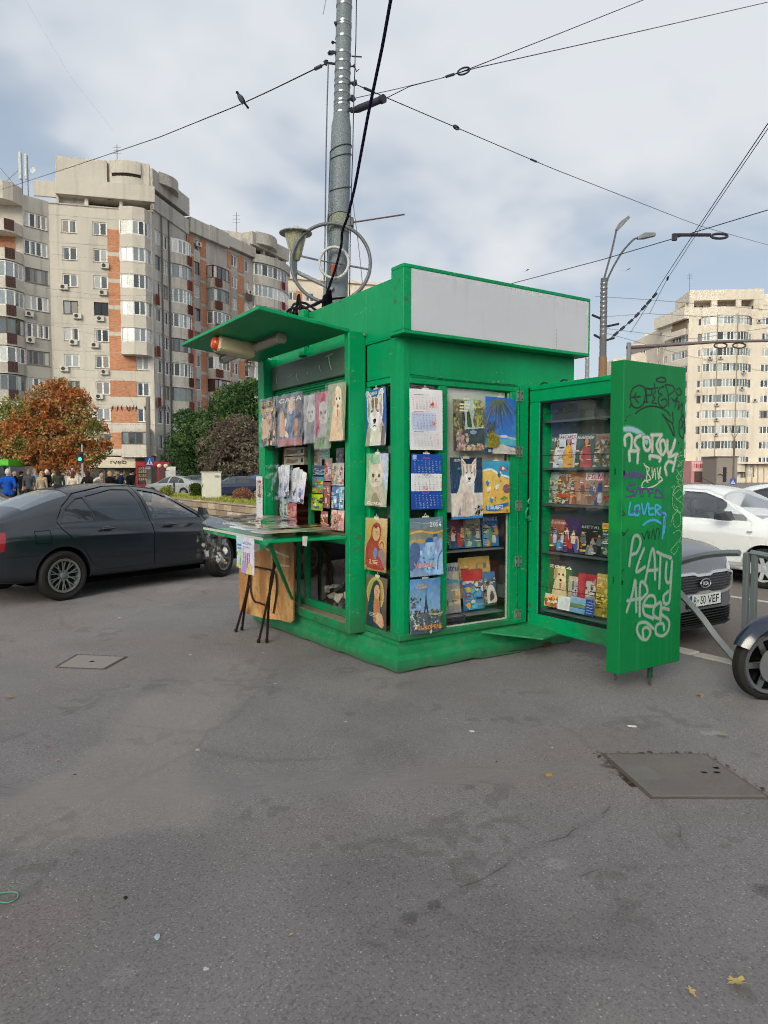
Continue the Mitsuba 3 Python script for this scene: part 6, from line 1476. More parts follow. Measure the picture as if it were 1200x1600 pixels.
low = [(-.10, .30, .41, '2024', '#e3e6da', ('#2f4a26', '#4a6a34'), ('#c9b48a', '#d8c49c', '#b59a6c'), 'dog', 'large magazine with a cream labrador on green, on the lowest shelf of the open door'),
  (-.37, .15, .30, 'DOG', '#c9c4bc', ('#8f8874', '#b9ae92'), ('#7c828a', '#9a9ea6', '#5a5f66'), 'dog', 'magazine with a grey dog, between the labrador and the red cat cover'),
  (-.485, .23, .34, '', '#ffffff', ('#8a2f34', '#a5343c'), ('#8a8c8c', '#b5b4b0'), 'cat', 'red magazine with a grey striped cat, on the lowest shelf of the open door'),
  (-.69, .25, .36, 'GALBEN', '#d8d2b4', ('#8f7f2f', '#b8a648'), ('#c9b95c', '#a08f3a', '#6f6428'), 'scene', 'yellow cover with flowers at the right of the lowest shelf in the open door')]
for i, (y, w, h, ti, tc, bg, cs, fg, tx) in enumerate(low):
 s = mag(w, h, ti, tc, bg, cs, 300 + i, fg, None, .86, .06, fg != 'dog')
 if fg == 'cat': s.rect(0, 0, .38, 1, '#a2323c'); s.rect(.06, .05, .3, .95, '#a83a42')
 place('magazine', s, tilt(frame(K(1.545 - .004 * i, y, .40), -KV, (0, 0, 1)), 0, -.08), tx, 'magazine', DG)
s = Sheet(.15, .115, '#d9d6c8'); s.rect(0, 0, 1, 1, '#cfcaba'); speckle(s, 18, .1, .1, .95, .95, ['#c9702a', '#d9943a', '#5f6a3a', '#b5502a', '#e0c06a'], .08, .16, 31)
place('postcard', s, tilt(frame(K(1.50, -.135, .405), -KV, (0, 0, 1)), 0, -.15), 'small card of orange flowers in front of the labrador magazine', 'card')
s = Sheet(.26, .135, '#c9cfd4'); s.rect(0, .0, .64, 1, grad('#5f8fb0', '#7fa9c9')); s.rect(0, .38, .64, .58, '#5f7a3a'); s.rect(0, .3, .64, .38, '#3f5f6f'); s.rect(.64, 0, 1, 1, '#1f3f8c')
for i in range(5): s.line([(.7, .15 + i * .17), (.95, .15 + i * .17)], .004, '#a9b9dc', False)
place('desk_calendar', s, tilt(frame(K(1.498, -.44, .40), -KV, (0, 0, 1)), -.02, -.15), 'low desk calendar with a lake photo on the lowest door shelf', 'calendar')
s = Sheet(.14, .12, '#cfd4d6'); s.rect(.05, .1, .95, .9, '#c5cdd1'); place('postcard', s, tilt(frame(K(1.50, -.295, .40), -KV, (0, 0, 1)), 0, -.15), 'plain pale card left of the low desk calendar', 'card')

# -- behind the wide pane
WG = 'comics and magazines behind the wide window'
def in_win(x, z, y=.14): return tilt(frame(K(x, y, z), KU, (0, 0, 1)), 0, -.12)
for i, (x, w, h, z, y, ti, tc, bg, cs, fg, tx) in enumerate([
 (.51, .16, .25, .945, .16, '', '#fff', ('#1c2f3c', '#3f6a8c'), ('#4f8a5c', '#c9c4b8', '#2f4f8c', '#8a3f34'), 'crowd', 'dark blue comic, leftmost of the row behind the wide window'),
 (.65, .18, .26, .945, .15, '', '#fff', ('#2f5f8c', '#7a2f3c'), ('#b0483c', '#c9a06a', '#8a2f34', '#d0c8bc'), 'crowd', 'comic with a red crowd, second of the row behind the wide window'),
 (.80, .19, .26, .945, .14, '', '#fff', ('#5f8a8c', '#8a6a5c'), ('#3f7a9c', '#b0b8b4', '#7a9a6a', '#5f5a6a'), 'crowd', 'greenish comic with a grey strip at its top behind the wide window'),
 (1.0, .19, .275, .945, .13, 'STRUMFII', '#c9dce6', ('#2f7ab0', '#2a66a8'), ('#4f8fc0', '#c9ccc6', '#5f9a4c', '#c08a4a'), 'crowd', 'bright blue comic with pale lettering behind the wide window'),
 (.80, .37, .36, .485, .20, '', '#fff', ('#c99a4a', '#d8b46a'), ('#b0603c', '#c9b04a', '#5f8a9c', '#cfae5c'), 'blocks', 'large orange magazine at the back of the lower row behind the wide window'),
 (.51, .26, .44, .375, .15, 'Pentru', '#4a5a9c', ('#8a8f96', '#b5b9b4'), ('#b08a5c', '#5f8fb0', '#c9b89a', '#7a6f5c'), 'blocks', 'tall grey magazine with a yellow disc, left of the lower row behind the wide window'),
 (.79, .24, .36, .385, .14, '', '#fff', ('#3f8ac0', '#a83a3c'), ('#2f6ab0', '#4f9ac9', '#5fb0c9', '#c9d0d0'), 'scene', 'red topped magazine with blue toys, middle of the lower row behind the wide window'),
 (1.02, .15, .30, .41, .13, '', '#fff', ('#5a564f', '#3f7ab0'), ('#d0ccc4', '#2a2624', '#b09a5c', '#8a8378'), 'scene', 'narrow magazine with a white dog, right of the lower row behind the wide window')]):
 s = mag(w, h, ti, tc, bg, cs, 400 + i, fg, None, .84, .10)
 if 'yellow disc' in tx: s.el(.22, .12, .16, .10, '#c9b42f'); s.el(.22, .12, .1, .06, '#d8c85c'); s.rect(.05, .6, .95, .66, '#4fa0c4')
 if 'grey strip' in tx: s.rect(.1, .8, .98, .95, '#a8a69c')
 if 'white dog' in tx: s.sm([(.2, .05), (.2, .4), (.5, .6), (.8, .5), (.95, .1)], '#cfc9c0'); s.sm([(.4, .1), (.45, .35), (.65, .42), (.75, .2)], '#57504a')
 if 'red topped' in tx: s.rect(0, .72, 1, .92, '#b0333a'); s.el(.25, .5, .12, .07, '#c9b83a'); s.el(.2, .12, .11, .08, '#c9a04a')
 place('magazine', s, in_win(x, z, y), tx, 'magazine', WG)
bk = thing('plastic_crate', 'black openwork plastic basket on the floor behind the wide window', 'basket')
m = MB()
for i in range(9): m.box(.51 + i * .026, .518 + i * .026, .06, .066, .27, .36, '#2a2e34', KM)
for z in (.27, .30, .33, .355): m.box(.51, .735, .06, .067, z, z + .006, '#343a42', KM)
m.box(.5, .74, .067, .3, .262, .268, '#24272c', KM); m.box(.735, .742, .06, .3, .262, .365, '#2a2e34', KM)
put(bk + '__basket', m, 'vc_satin')

# -- the counter side: magazines in crinkled film hung from the shutter rail
HG = 'film wrapped magazines hanging over the counter'
def hung(y, z, o=.02): return face_left(y, z, .17 + o)
for i, (y, w, h, z, ti, tc, bg, cs, fg, tx, o) in enumerate([
 (2.26, .38, .47, 1.89, 'RETETE', '#c9a02f', ('#26211f', '#3a3230'), ('#b9906a', '#a8764c', '#8f6a48', '#c9a880'), 'scene', 'dark magazine of bread photos with a yellow title, leftmost hanging over the counter', .02),
 (1.855, .57, .49, 1.87, 'CASA', '#cfcac4', ('#3f3432', '#4a4a52'), ('#b5764a', '#c9bdb0', '#4a5a7a', '#8a5a48'), 'woman', 'wide brown magazine with two figures, second hanging over the counter', .025),
 (1.275, .26, .44, 1.88, '', '#fff', ('#7f8084', '#a8a8aa'), ('#6f6e70', '#b0aeae', '#8f8c8a'), 'cat', 'silvery grey magazine with a grey striped animal, third hanging over the counter', .02),
 (1.03, .29, .50, 1.82, '', '#fff', ('#8a2f40', '#a8485c'), ('#8f8d8c', '#aaa6a2'), 'cat', 'crimson magazine with a grey tabby cat, fourth hanging over the counter', .03),
 (.78, .30, .49, 1.88, '', '#fff', ('#6f7f5a', '#8a9270'), ('#c9ae88', '#d8c4a0', '#b0916a'), 'dog', 'magazine with a tall cream dog, rightmost hanging over the counter', .04)]):
 s = mag(w, h, ti, tc, bg, cs, 500 + i, fg, None, .86, .08, False)
 if i == 1: s.sm([(.62, .15), (.6, .55), (.75, .7), (.92, .55), (.9, .15)], '#33425c'); s.sm([(.7, .2), (.74, .5), (.84, .48), (.82, .2)], '#b0703c'); s.sm([(.1, .2), (.12, .6), (.2, .7), (.3, .6), (.32, .2)], '#b58a64'); s.rect(0, 0, 1, .14, '#8f4a40')
 if i == 3: s.rect(.0, .35, .28, 1, '#9a2f42'); s.rect(0, 0, 1, .2, '#5f7a4c')
 if i == 0: s.sm([(.1, .15), (.12, .5), (.3, .58), (.48, .5), (.5, .2)], '#b89a70'); s.rect(.05, .72, .9, .8, '#b5912f')
 place('magazine', s, hung(y, z, o), tx, 'magazine', HG, .012, 40 + i, .016)
# -- shelves and racks inside the counter opening
IG = 'books and boxes in the counter opening'
def inner(y, z, x=.05): return tilt(frame(K(x, y, z), -KV, (0, 0, 1)), 0, -.04)
for i, (y0, y1, z0, z1, x, ti, tc, bg, cs, fg, tx) in enumerate([
 (1.68, 1.50, 1.68, 1.90, .10, '', '#fff', ('#a8938a', '#c0b0a4'), ('#8f7a70', '#c9c0b4', '#7a8a80'), 'blocks', 'pinkish grey box front under the hung magazines'),
 (1.49, 1.30, 1.74, 1.86, .08, '', '#fff', ('#7fb0a8', '#a0c4bc'), ('#6fa098', '#b5cfc9'), 'blocks', 'pale teal booklet under the hung magazines'),
 (1.18, 1.04, 1.70, 1.84, .08, '', '#fff', ('#7f8084', '#9a9b9c'), ('#6a6b70', '#b0b0b0'), 'blocks', 'grey booklet high at the right of the counter opening'),
 (1.62, 1.37, 1.58, 1.68, .06, '', '#fff', ('#26384f', '#35506f'), ('#4f6a8a', '#8a9aa8'), 'blocks', 'dark blue booklet in the rack of the counter opening'),
 (1.62, 1.38, 1.41, 1.57, .05, '', '#fff', ('#7fa02f', '#3f8ac0'), ('#5f9a3a', '#c9c43a', '#3f7fb5', '#c9503a'), 'blocks', 'blue and lime children\'s book in the rack of the counter opening'),
 (1.62, 1.38, 1.24, 1.40, .04, '', '#fff', ('#7f9a2a', '#a0b53a'), ('#5f8a3a', '#d0cfc6', '#3f5f8a', '#2a2a2a'), 'blocks', 'lime green book with a white field, below the blue and lime one'),
 (1.36, 1.21, 1.53, 1.75, .05, '', '#fff', ('#9a7f7c', '#b59a96'), ('#8f4a44', '#c9b9b0'), 'blocks', 'dusty pink book in the counter opening'),
 (1.36, 1.23, 1.27, 1.52, .04, '', '#fff', ('#6f4448', '#8a5a5c'), ('#a0524c', '#c0a8a0'), 'blocks', 'dull red book below the dusty pink one'),
 (1.19, 1.08, 1.49, 1.70, .04, '', '#fff', ('#b5a8a0', '#c9c0ba'), ('#b0604c', '#8f8a86'), 'blocks', 'off white paperback with a reddish picture, upper right of the counter opening'),
 (1.07, .96, 1.49, 1.70, .035, '', '#fff', ('#b9b5b2', '#d0cdc9'), ('#b5504a', '#9a9894'), 'blocks', 'white paperback with red marks, far right of the counter opening'),
 (1.19, 1.05, 1.27, 1.48, .035, '', '#fff', ('#2a4a7a', '#4a6fa0'), ('#8fb0d0', '#c9d4dc'), 'blocks', 'blue paperback in the counter opening'),
 (1.04, .95, 1.27, 1.48, .03, '', '#fff', ('#6f9aaa', '#8fb5c0'), ('#c9d4d4', '#4f7a8a'), 'blocks', 'light blue paperback right of the blue one'),
 (1.19, 1.08, 1.07, 1.26, .03, '', '#fff', ('#b58a7f', '#caa49a'), ('#5a3f3c', '#d0b0a4'), 'scene', 'pink paperback with a dark figure, low in the counter opening'),
 (1.07, .95, 1.07, 1.26, .03, '', '#fff', ('#c08a88', '#d0a8a4'), ('#b55a5c', '#d8c0ba'), 'blocks', 'rosy paperback at the low right of the counter opening'),
 (1.38, 1.24, 1.08, 1.24, .02, '', '#fff', ('#7a2f34', '#94464a'), ('#c9b04a', '#b0a8a0'), 'blocks', 'dark red booklet standing on the counter'),
 (2.22, 2.0, 1.11, 1.34, -.02, '', '#fff', ('#7f8f94', '#a3b3b5'), ('#5f7078', '#b9c4c4', '#3f4a50'), 'scene', 'grey blue book standing under the bundle of bags'),
 (1.98, 1.77, 1.075, 1.30, -.05, '', '#fff', ('#8a4646', '#96504e'), ('#b0807a',), 'blocks', 'dark red bound book standing in the middle of the counter'),
 (2.45, 2.25, 1.29, 1.63, .2, '', '#fff', ('#b5b0aa', '#cac6c0'), ('#2f4a34', '#b03a34', '#8a3430', '#2a2a2a'), 'blocks', 'white card of small packets left of the bundle of bags')]):
 s = mag(y0 - y1, z1 - z0, ti, tc, bg, cs, 600 + i, fg, None, .8, .1, True)
 place('paperback' if i > 7 else 'booklet', s, inner(y0, z0, x), tx, 'book', IG)
kx = thing('book_stack', 'stack of small red brown books against the left wall of the counter opening', 'books')
for i in range(13):
 m = MB(); z = 1.06 + i * .042; m.add(cbox(.1 - .01 * (i % 3), .32, 2.10 + .004 * (i % 2), 2.255, z, z + .038, .004), ['#7a3a2c', '#8f4a38', '#6a2f2a', '#94604a'][i % 4], KM); put(kx + '__book', m, 'vc_satin')
for i, z in enumerate((1.69, 1.785)):
 s = Sheet(.47, .085, '#b9b0a0'); s.rect(.02, .1, .98, .9, '#aaa394'); s.sm([(.1, .2), (.2, .8), (.45, .6), (.7, .75), (.6, .25)], '#6f6a60'); s.rect(.85, .3, .96, .8, '#26241f'); s.el(.22, .6, .06, .22, '#a0604a')
 bkx = thing('carton', f'flat beige carton, {"lower" if i == 0 else "upper"} of the two in the sliding window', 'box'); m = MB(); m.add(cbox(.045, .3, 1.775, 2.245, z, z + .085, .004), '#a39a8a', KM); put(bkx + '__box', m, 'vc'); put(bkx + '__print', s.build(), 'print', M=inner(2.245, z, .043))
# bundle of leaflets in clear bags hung in the opening
for i, (y0, y1, z0, z1) in enumerate(((2.24, 1.93, 1.34, 1.68), (1.94, 1.60, 1.30, 1.68))):
 k = thing('bag_bundle', ['bundle of leaflets in crinkled clear bags hanging in the opening, the left one', 'bundle of violet leaflets in crinkled clear bags hanging in the opening, the right one'][i], 'bag')
 r = np.random.default_rng(70 + i); m = MB()
 for j in range(11):
  t = (j + .2) / 10; y = y0 + (y1 - y0) * t; s = Sheet(.14, .31, '#c9cbd0'); s.rect(0, 0, 1, 1, grad(str(r.choice(['#8a8fa6', '#a6a4b8', '#7f8596', '#b5b4bf'])), str(r.choice(['#c9cad0', '#b0b2bc', '#d5d5d8'])))); s.line([(r.uniform(.1, .5), 0), (r.uniform(.4, .9), 1)], .008, '#dfe0e3', False); s.line([(r.uniform(.5, .9), 0), (r.uniform(.2, .6), 1)], .006, '#6a6c80', False); speckle(s, 6, .1, .0, .9, .4, ['#5f6286', '#8a8cb0', '#4a4a5c'], .1, .25, j)
  mm = s.build(); M_ = tilt(frame(K(-.02 - .008 * j, y + .06, z0 + .02 + .012 * (j % 3)), -KV, (0, 0, 1)), r.uniform(-.22, .12), r.uniform(-.1, .05), ); v, f, c = mm.arrays(); m.add((v, f), c, M_)
 put(k + '__leaflets', m, 'print'); put(k + '__clear_bag', film_over(None, y0 - y1, z1 - z0, 80 + i, .03, .03), 'film', smooth=True, M=frame(K(-.12, y0, z0), -KV, (0, 0, 1)))
# inside behind the lower glazing: cup, kettle, papers in the dark
k = thing('enamel_mug', 'pale mug hanging in the dark behind the lower counter glass', 'mug')
m = MB(); mm = KM @ mat4((.10, .80, .68)); m.add(lathe([(0, 0), (.04, 0), (.05, .10), (.047, .10), (.038, .006), (0, .006)], 20), '#b9b7a4', mm); put(k + '__cup', m, 'vc_satin', smooth=40)
m = MB(); m.tube(curve([(0, -.048, .085), (0, -.085, .08), (0, -.085, .03), (0, -.044, .02)], 5), .006, '#b9b7a4', 6, mm); put(k + '__handle', m, 'vc_satin', smooth=50)
k = thing('paper_bundle', 'crumpled papers and plastic piled behind the lower counter glass', 'papers')
m = MB(); r = np.random.default_rng(91)
for i in range(26):
 pp = r.normal(0, 1, (9, 3)); pp /= np.linalg.norm(pp, axis=1, keepdims=True); m.add(m3.Manifold.hull_points(pp * r.uniform(.03, .08, 3) + [r.uniform(.05, .25), r.uniform(.66, 1.45), r.uniform(.34, .50)]), str(r.choice(['#8a8884', '#a8a6a0', '#6a6864', '#7a7f86', '#b5b0a4', '#4f4a46'])), KM)
put(k + '__pile', m, 'vc', kind='stuff')
k = thing('dark_bag', 'dark bag standing behind the lower counter glass', 'bag'); m = MB(); m.add(cbox(.12, .4, .85, 1.25, .31, .62, .08), '#16161a', KM); m.tube(curve([K(.25, .95, .61), K(.25, 1.0, .72), K(.25, 1.1, .72), K(.25, 1.15, .61)], 5), .01, '#16161a'); put(k + '__body', m, 'vc_satin', smooth=40)

# -- newspapers spread on the counter
r = np.random.default_rng(123)
NG = 'newspapers and magazines lying on the counter'
tx_ = ['pale blue white newspaper at the outer edge of the counter', 'grey newspaper lying askew on the counter', 'newspaper with a red headline strip on the counter', 'yellow covered magazine lying on the counter', 'beige newspaper at the near edge of the counter', 'reddish magazine near the counter\'s inner end', 'white paper half under the clear sheet on the counter', 'greenish magazine lying at the near end of the counter', 'orange brown magazine beside the shutter guide on the counter', 'folded black and white newspaper at the back of the counter', 'pink sheet lying on the far end of the counter', 'cream leaflet on top of the counter pile']
bgs = [('#b9c9cc', '#cfd8d8'), ('#9a9c9a', '#b5b6b2'), ('#c4bfb8', '#b5453c'), ('#c9ac2f', '#d0b84a'), ('#b0a48c', '#c4b9a2'), ('#a04a42', '#b5685c'), ('#cfd4d2', '#dcdedb'), ('#7f9a78', '#a4b59a'), ('#a8764a', '#bd9468'), ('#8a8a8a', '#b9b9b6'), ('#c49a98', '#d0b0ac'), ('#c9c0a4', '#d6cfb9')]
spots = [(-.62, 1.72, .2), (-.50, 1.45, -.25), (-.40, 1.22, .15), (-.52, 1.08, .5), (-.72, .80, .05), (-.38, .86, -.3), (-.70, 1.30, .1), (-.45, .72, .4), (-.30, 1.02, .0), (-.35, 1.68, -.15), (-.28, 1.9, .3), (-.62, 1.02, -.2)]
for i, (x, y, a) in enumerate(spots):
 w, h = r.uniform(.24, .30), r.uniform(.30, .38); s = Sheet(w, h, bgs[i][0], .009); s.mott = .3; s.rect(0, 0, 1, 1, grad(*bgs[i])); s.rect(.06, .8, .94, .94, str(r.choice(['#3a3a3e', '#a83a34', '#3f5a8a', '#c9b03a'])))
 for j in range(9): s.line([(.08, .08 + j * .07), (.45, .08 + j * .07)], .004, '#6f6e6a', False)
 s.rect(.52, .1, .93, .55, str(r.choice(['#7a8a94', '#94705a', '#6a7a5a', '#9a9a94', '#b55a48'])))
 ax = -KV * math.cos(a) + KU * math.sin(a); ay = np.array([-KU[0] * math.cos(a), -KU[1] * math.cos(a), 0]) - KV * math.sin(a) * 1.0
 ay = np.cross([0, 0, 1.0], ax); M_ = frame(K(x, y, 1.072 + .0048 * i + (.035 if y > 1.35 else 0)) - ax * w / 2 - ay * h / 2, ax, ay) @ mat4((0, 0, 0), 0, .03 * math.sin(i * 1.7), .03 * math.cos(i * 2.1))
 M_[2, 3] += 0.012
 place('newspaper', s, M_, tx_[i], 'newspaper', NG, .006, 130 + i)
k = thing('clear_sheet', 'wrinkled clear plastic sheet with a white tape edge covering the counter', 'plastic sheet')
nx, ny = 26, 30; X, Y = np.meshgrid(np.linspace(-.935, -.20, nx), np.linspace(.53, 2.04, ny)); Z = 1.150 + .03 * np.clip((Y - 1.2) / .6, 0, 1) + .03 * (meshkit.fbm(np.stack([X * 6, Y * 6, 0 * X], -1), 3, 5) - .5) - .07 * np.clip((-.86 - X) / .07, 0, 1) - .07 * np.clip((.60 - Y) / .07, 0, 1)
v = np.stack([X, Y, Z], -1).reshape(-1, 3); i, j = np.meshgrid(np.arange(ny - 1), np.arange(nx - 1), indexing='ij'); a = (i * nx + j).reshape(-1)
put(k + '__film', (v, np.stack([a, a + 1, a + nx + 1, a + nx], 1)), 'film', smooth=True, M=KM)
m = MB(); c = curve([K(-.92, 2.04, 1.075), K(-.925, 1.5, 1.078), K(-.925, 1.0, 1.075), K(-.92, .60, 1.075)], 6); n = len(c); i = np.arange(n - 1)
m.add((np.vstack([c - [0, 0, .016], c + [0, 0, .006]]), np.stack([i, i + 1, n + i + 1, n + i], 1)), '#b9b8b2'); put(k + '__tape', m, 'vc')
m = MB(); m.add((np.array([K(-.60, .536, 1.085), K(-.55, .536, 1.085), K(-.56, .534, 1.00), K(-.60, .534, 1.01)]), np.array([[0, 1, 2, 3]])), '#b9b8b2'); put(k + '__tape', m, 'vc')
# clear pouch and leaflets clipped to the counter's outer edge
k = thing('clear_pouch', 'crumpled clear plastic pouch hanging from the outer corner of the counter', 'pouch')
put(k + '__film', film_over(None, .75, .25, 95, .025, .02), 'film', smooth=True, M=frame(K(-.93, 2.02, .80), -KV, (0, 0, 1))); put(k + '__film', film_over(None, .75, .25, 96, .018, .045), 'film', smooth=True, M=frame(K(-.935, 2.02, .80), -KV, (0, 0, 1)))
m = MB(); r = np.random.default_rng(97)
for i in range(16):
 pp = r.normal(0, 1, (8, 3)); pp /= np.linalg.norm(pp, axis=1, keepdims=True); z_ = .81 + .12 * r.random() ** 2; m.add(m3.Manifold.hull_points(pp * [r.uniform(.008, .015), r.uniform(.02, .07), r.uniform(.015, .05)] + [-.945, r.uniform(1.32, 1.98), z_]), str(r.choice(['#c9c7c2', '#b5b3ae', '#d0cecb', '#a08a80', '#7a94a4', '#c4c2bd', '#8f9088'])), KM)
put(k + '__contents', m, 'vc', kind='stuff')
for i, (y, z, w, h, bg, tx, o) in enumerate(((1.06, .80, .16, .27, ('#8fb0c0', '#a9c4cc'), 'pale blue booklet with yellow flowers clipped to the counter edge', .0), (.92, .775, .27, .30, ('#c3bccb', '#b9bfd0'), 'lilac booklet with raised hands drawn on it, clipped to the counter edge', .012))):
 s = Sheet(w, h, bg[0]); s.rect(0, 0, 1, 1, grad(*bg))
 if i == 0: s.rect(.1, .7, .9, .76, '#4a6a9a'); s.rect(.15, .6, .85, .65, '#5a7aa4'); speckle(s, 14, .0, .0, .9, .45, ['#c9b42a', '#d8c43a', '#c4703a', '#6a9a4a'], .06, .16, 98)
 else:
  s.text('MANCARURI', .12, .80, .07, '#46508a', .7); s.text('pentru', .2, .70, .05, '#46508a', .5)
  for q, c in ((.2, '#a05a6a'), (.36, '#8f6a94'), (.5, '#a0504f'), (.64, '#7f5a8c')): s.line([(q, .2), (q + .02, .55)], .018, c); s.el(q + .02, .56, .04, .03, c)
  s.sm([(.05, 0), (.08, .3), (.3, .34), (.45, .2), (.4, 0)], '#9a86bd'); s.sm([(.5, 0), (.6, .25), (.75, .3), (.85, .1), (.8, 0)], '#c9b86a')
 place('booklet', s, face_left(y, z, .955 + o), tx, 'booklet', None, .008, 140 + i)
s = Sheet(.16, .43, '#c9c9cb'); s.mott = .1; s.rect(0, 0, 1, 1, '#c4c4c6'); s.rect(.2, .48, .85, .9, '#8a4a44'); s.rect(.3, .56, .75, .84, '#b0a49a'); s.rect(.42, .56, .6, .78, '#9a3f3a'); s.line([(.2, .42), (.8, .42)], .006, '#8f8f92', False); s.line([(.2, .36), (.7, .36)], .006, '#8f8f92', False)
place('price_card', s, face_left(2.455, 1.14, .185), 'narrow pale card with a small red picture on the far post of the counter bay', 'card')

# -- folding stool and fibreboard sheet leaning under the counter
k = thing('fibreboard', 'brown fibreboard sheet tied with white tape, leaning under the counter', 'board')
bd = KU * -.419 + KV * .908; bn = -(KU * .908 + KV * .419); bo = K(-.26, 1.50)
def onb(t, z, d=.004): return bo + bd * t + bn * (d + (.9 - z) * .03) + np.array([0, 0, z])
def onBp(px, py, d=.02): r = ray(px, py); return EYE + r * (np.dot(bo + bn * d - EYE, bn) / np.dot(r, bn))
bp = prism(Polygon([(-.06, .19), (-.03, .165), (.1, .178), (.3, .172), (.55, .20), (.63, .215), (.65, .5), (.635, .73), (.5, .80), (.1, .95), (-.02, .96), (-.065, .90)]), 0, .02); vv = np.asarray(bp.vertices)
put(k + '__sheet', (np.array([onb(t, z, d - .02) for t, z, d in vv]), np.asarray(bp.faces)[:, ::-1]), 'board_brown')
for pts in ([(452, 871), (430, 862), (414, 857)], [(452, 886), (440, 884), (428, 884)], [(455, 945), (425, 934), (398, 925), (377, 917)]):
 c = curve([onBp(*q, .006) for q in pts], 5); m = MB(); t_ = np.array([0, 0, .012]); n = len(c); v = np.vstack([c - t_, c + t_]); i = np.arange(n - 1)
 m.add((v, np.stack([i, i + 1, n + i + 1, n + i], 1)), '#c0bbb0'); put(k + '__tape', m, 'vc')
k = thing('folding_stool', 'folded stool of dark brown steel tube standing against the fibreboard', 'stool')
br = '#2c1d1a'
def onX_(px, py, X): r = ray(px, py); return EYE + r * (np.dot(KO + KU * X - EYE, KU) / np.dot(r, KU))
for pts in ([(368.6, 987.5, -.58), (386.3, 921.6, -.60), (392.4, 866, -.62)], [(378, 985.7, -.50), (383, 946, -.56), (389, 915, -.6)], [(404, 1003, -.575), (416.6, 946, -.60), (426, 902.6, -.62), (428.5, 868, -.62)], [(417, 1005.6, -.51), (420.5, 937, -.56), (425, 897, -.60), (432, 880, -.56)]):
 q = [onX_(*t) for t in pts]; q[0][2] = .004; m = MB(); m.tube(curve(q, 6), .0125, br, 8); m.add(lathe([(0, 0), (.016, 0), (.016, .03), (0, .03)], 10), '#1a1514', mat4(q[0])); put(k + '__leg', m, 'vc_satin', smooth=60)
m = MB()
for pts in ([(391.5, 903), (392.5, 890), (397, 885.5), (410, 888), (424, 891), (431, 899), (432, 925), (427, 958)], [(391.5, 903), (392, 925), (397, 939), (404, 941.5), (413, 945)]): m.tube(curve([onBp(*q, .035) for q in pts], 6), .009, br, 7)
put(k + '__seat_frame', m, 'vc_satin', smooth=60)

# ------------------------------------------------------------------ cars
from scipy.interpolate import PchipInterpolator

class Body:
 """Car body lofted from its side, plan and sill curves; x forward from the rear bumper, y to the left, z up."""
 def __init__(s, top, belt, plan, sill, tumble=0.30, nn=3.3):
  s.c = [PchipInterpolator(*np.array(q, float).T) for q in (top, belt, plan, sill)]; s.L = top[-1][0]; s.tumble, s.nn = tumble, nn

 def loft(s, off=0.0, n=64, k=10):
  t = (1 - np.cos(np.linspace(0, math.pi, n))) / 2
  x = s.L * (0.35 * t + 0.65 * np.linspace(0, 1, n))
  top, belt, plan, sill = (q(x) for q in s.c)
  x = off + x * (s.L - 2 * off) / s.L
  top, belt, w, sill = top - off, np.minimum(belt, top - 0.012) - off, plan - off, sill + off
  th = np.linspace(0, math.pi / 2, k)
  rings = []
  for i in range(n):
   H = max(belt[i] - sill[i], 0.02)
   lo = [(0.0, sill[i]), (w[i] * .80, sill[i]), (w[i] * .945, sill[i] + .04 * H), (w[i] * .972, sill[i] + .14 * H), (w[i] * .975, sill[i] + .30 * H), (w[i] * .988, sill[i] + .52 * H), (w[i] * 1.0, sill[i] + .76 * H), (w[i] * .992, sill[i] + .82 * H), (w[i] * .965, sill[i] + .90 * H), (w[i] * .935, sill[i] + .965 * H)]
   ys, zs = w[i] * .90, sill[i] + H
   dz = top[i] - zs
   up = [(ys * (1 - s.tumble * np.clip(dz * math.sin(a) ** (2 / s.nn) / 0.52, 0, 1.0)) * max(math.cos(a), 0) ** (2 / s.nn), zs + dz * math.sin(a) ** (2 / s.nn)) for a in th[:-1]] + [(0.0, top[i])]
   half = lo + up
   ring = [(y, z) for y, z in half] + [(-y, z) for y, z in half[-2:0:-1]]
   rings.append([(x[i], y, z) for y, z in ring])
  V = np.array(rings); m = V.shape[1]; v = V.reshape(-1, 3)
  i, j = np.meshgrid(np.arange(n - 1), np.arange(m), indexing='ij')
  q = np.stack([i * m + j, i * m + (j + 1) % m, (i + 1) * m + (j + 1) % m, (i + 1) * m + j], -1).reshape(-1, 4)
  f = np.vstack([q[:, [0, 2, 1]], q[:, [0, 3, 2]]])
  c0, c1 = len(v), len(v) + 1
  v = np.vstack([v, V[0].mean(0), V[-1].mean(0)]); jj = np.arange(m); e = (n - 1) * m
  f = np.vstack([f, np.stack([jj * 0 + c0, jj, (jj + 1) % m], 1)[:, [0, 1, 2]], np.stack([jj * 0 + c1, e + (jj + 1) % m, e + jj], 1)])
  mm = m3.Manifold(m3.Mesh(v.astype(np.float32), f.astype(np.uint32)))
  if mm.volume() < 0: mm = m3.Manifold(m3.Mesh(v.astype(np.float32), f[:, ::-1].astype(np.uint32)))
  return mm

def side_prism(poly, side):
 """Side-view polygon (x, z) as a solid through one flank (+1 left, -1 right)."""
 p = prism(poly, 0.30, 1.3); v = np.asarray(p.vertices); v = np.column_stack([v[:, 0], v[:, 2] * side, v[:, 1]])
 f = np.asarray(p.faces); f = f[:, ::-1] if side > 0 else f
 return man((v, f))

def front_prism(poly, x0, x1):
 """Front-view polygon (y, z) as a solid from x0 to x1."""
 p = prism(poly, x0, x1); v = np.asarray(p.vertices); return man((np.column_stack([v[:, 2], v[:, 0], v[:, 1]]), np.asarray(p.faces)))

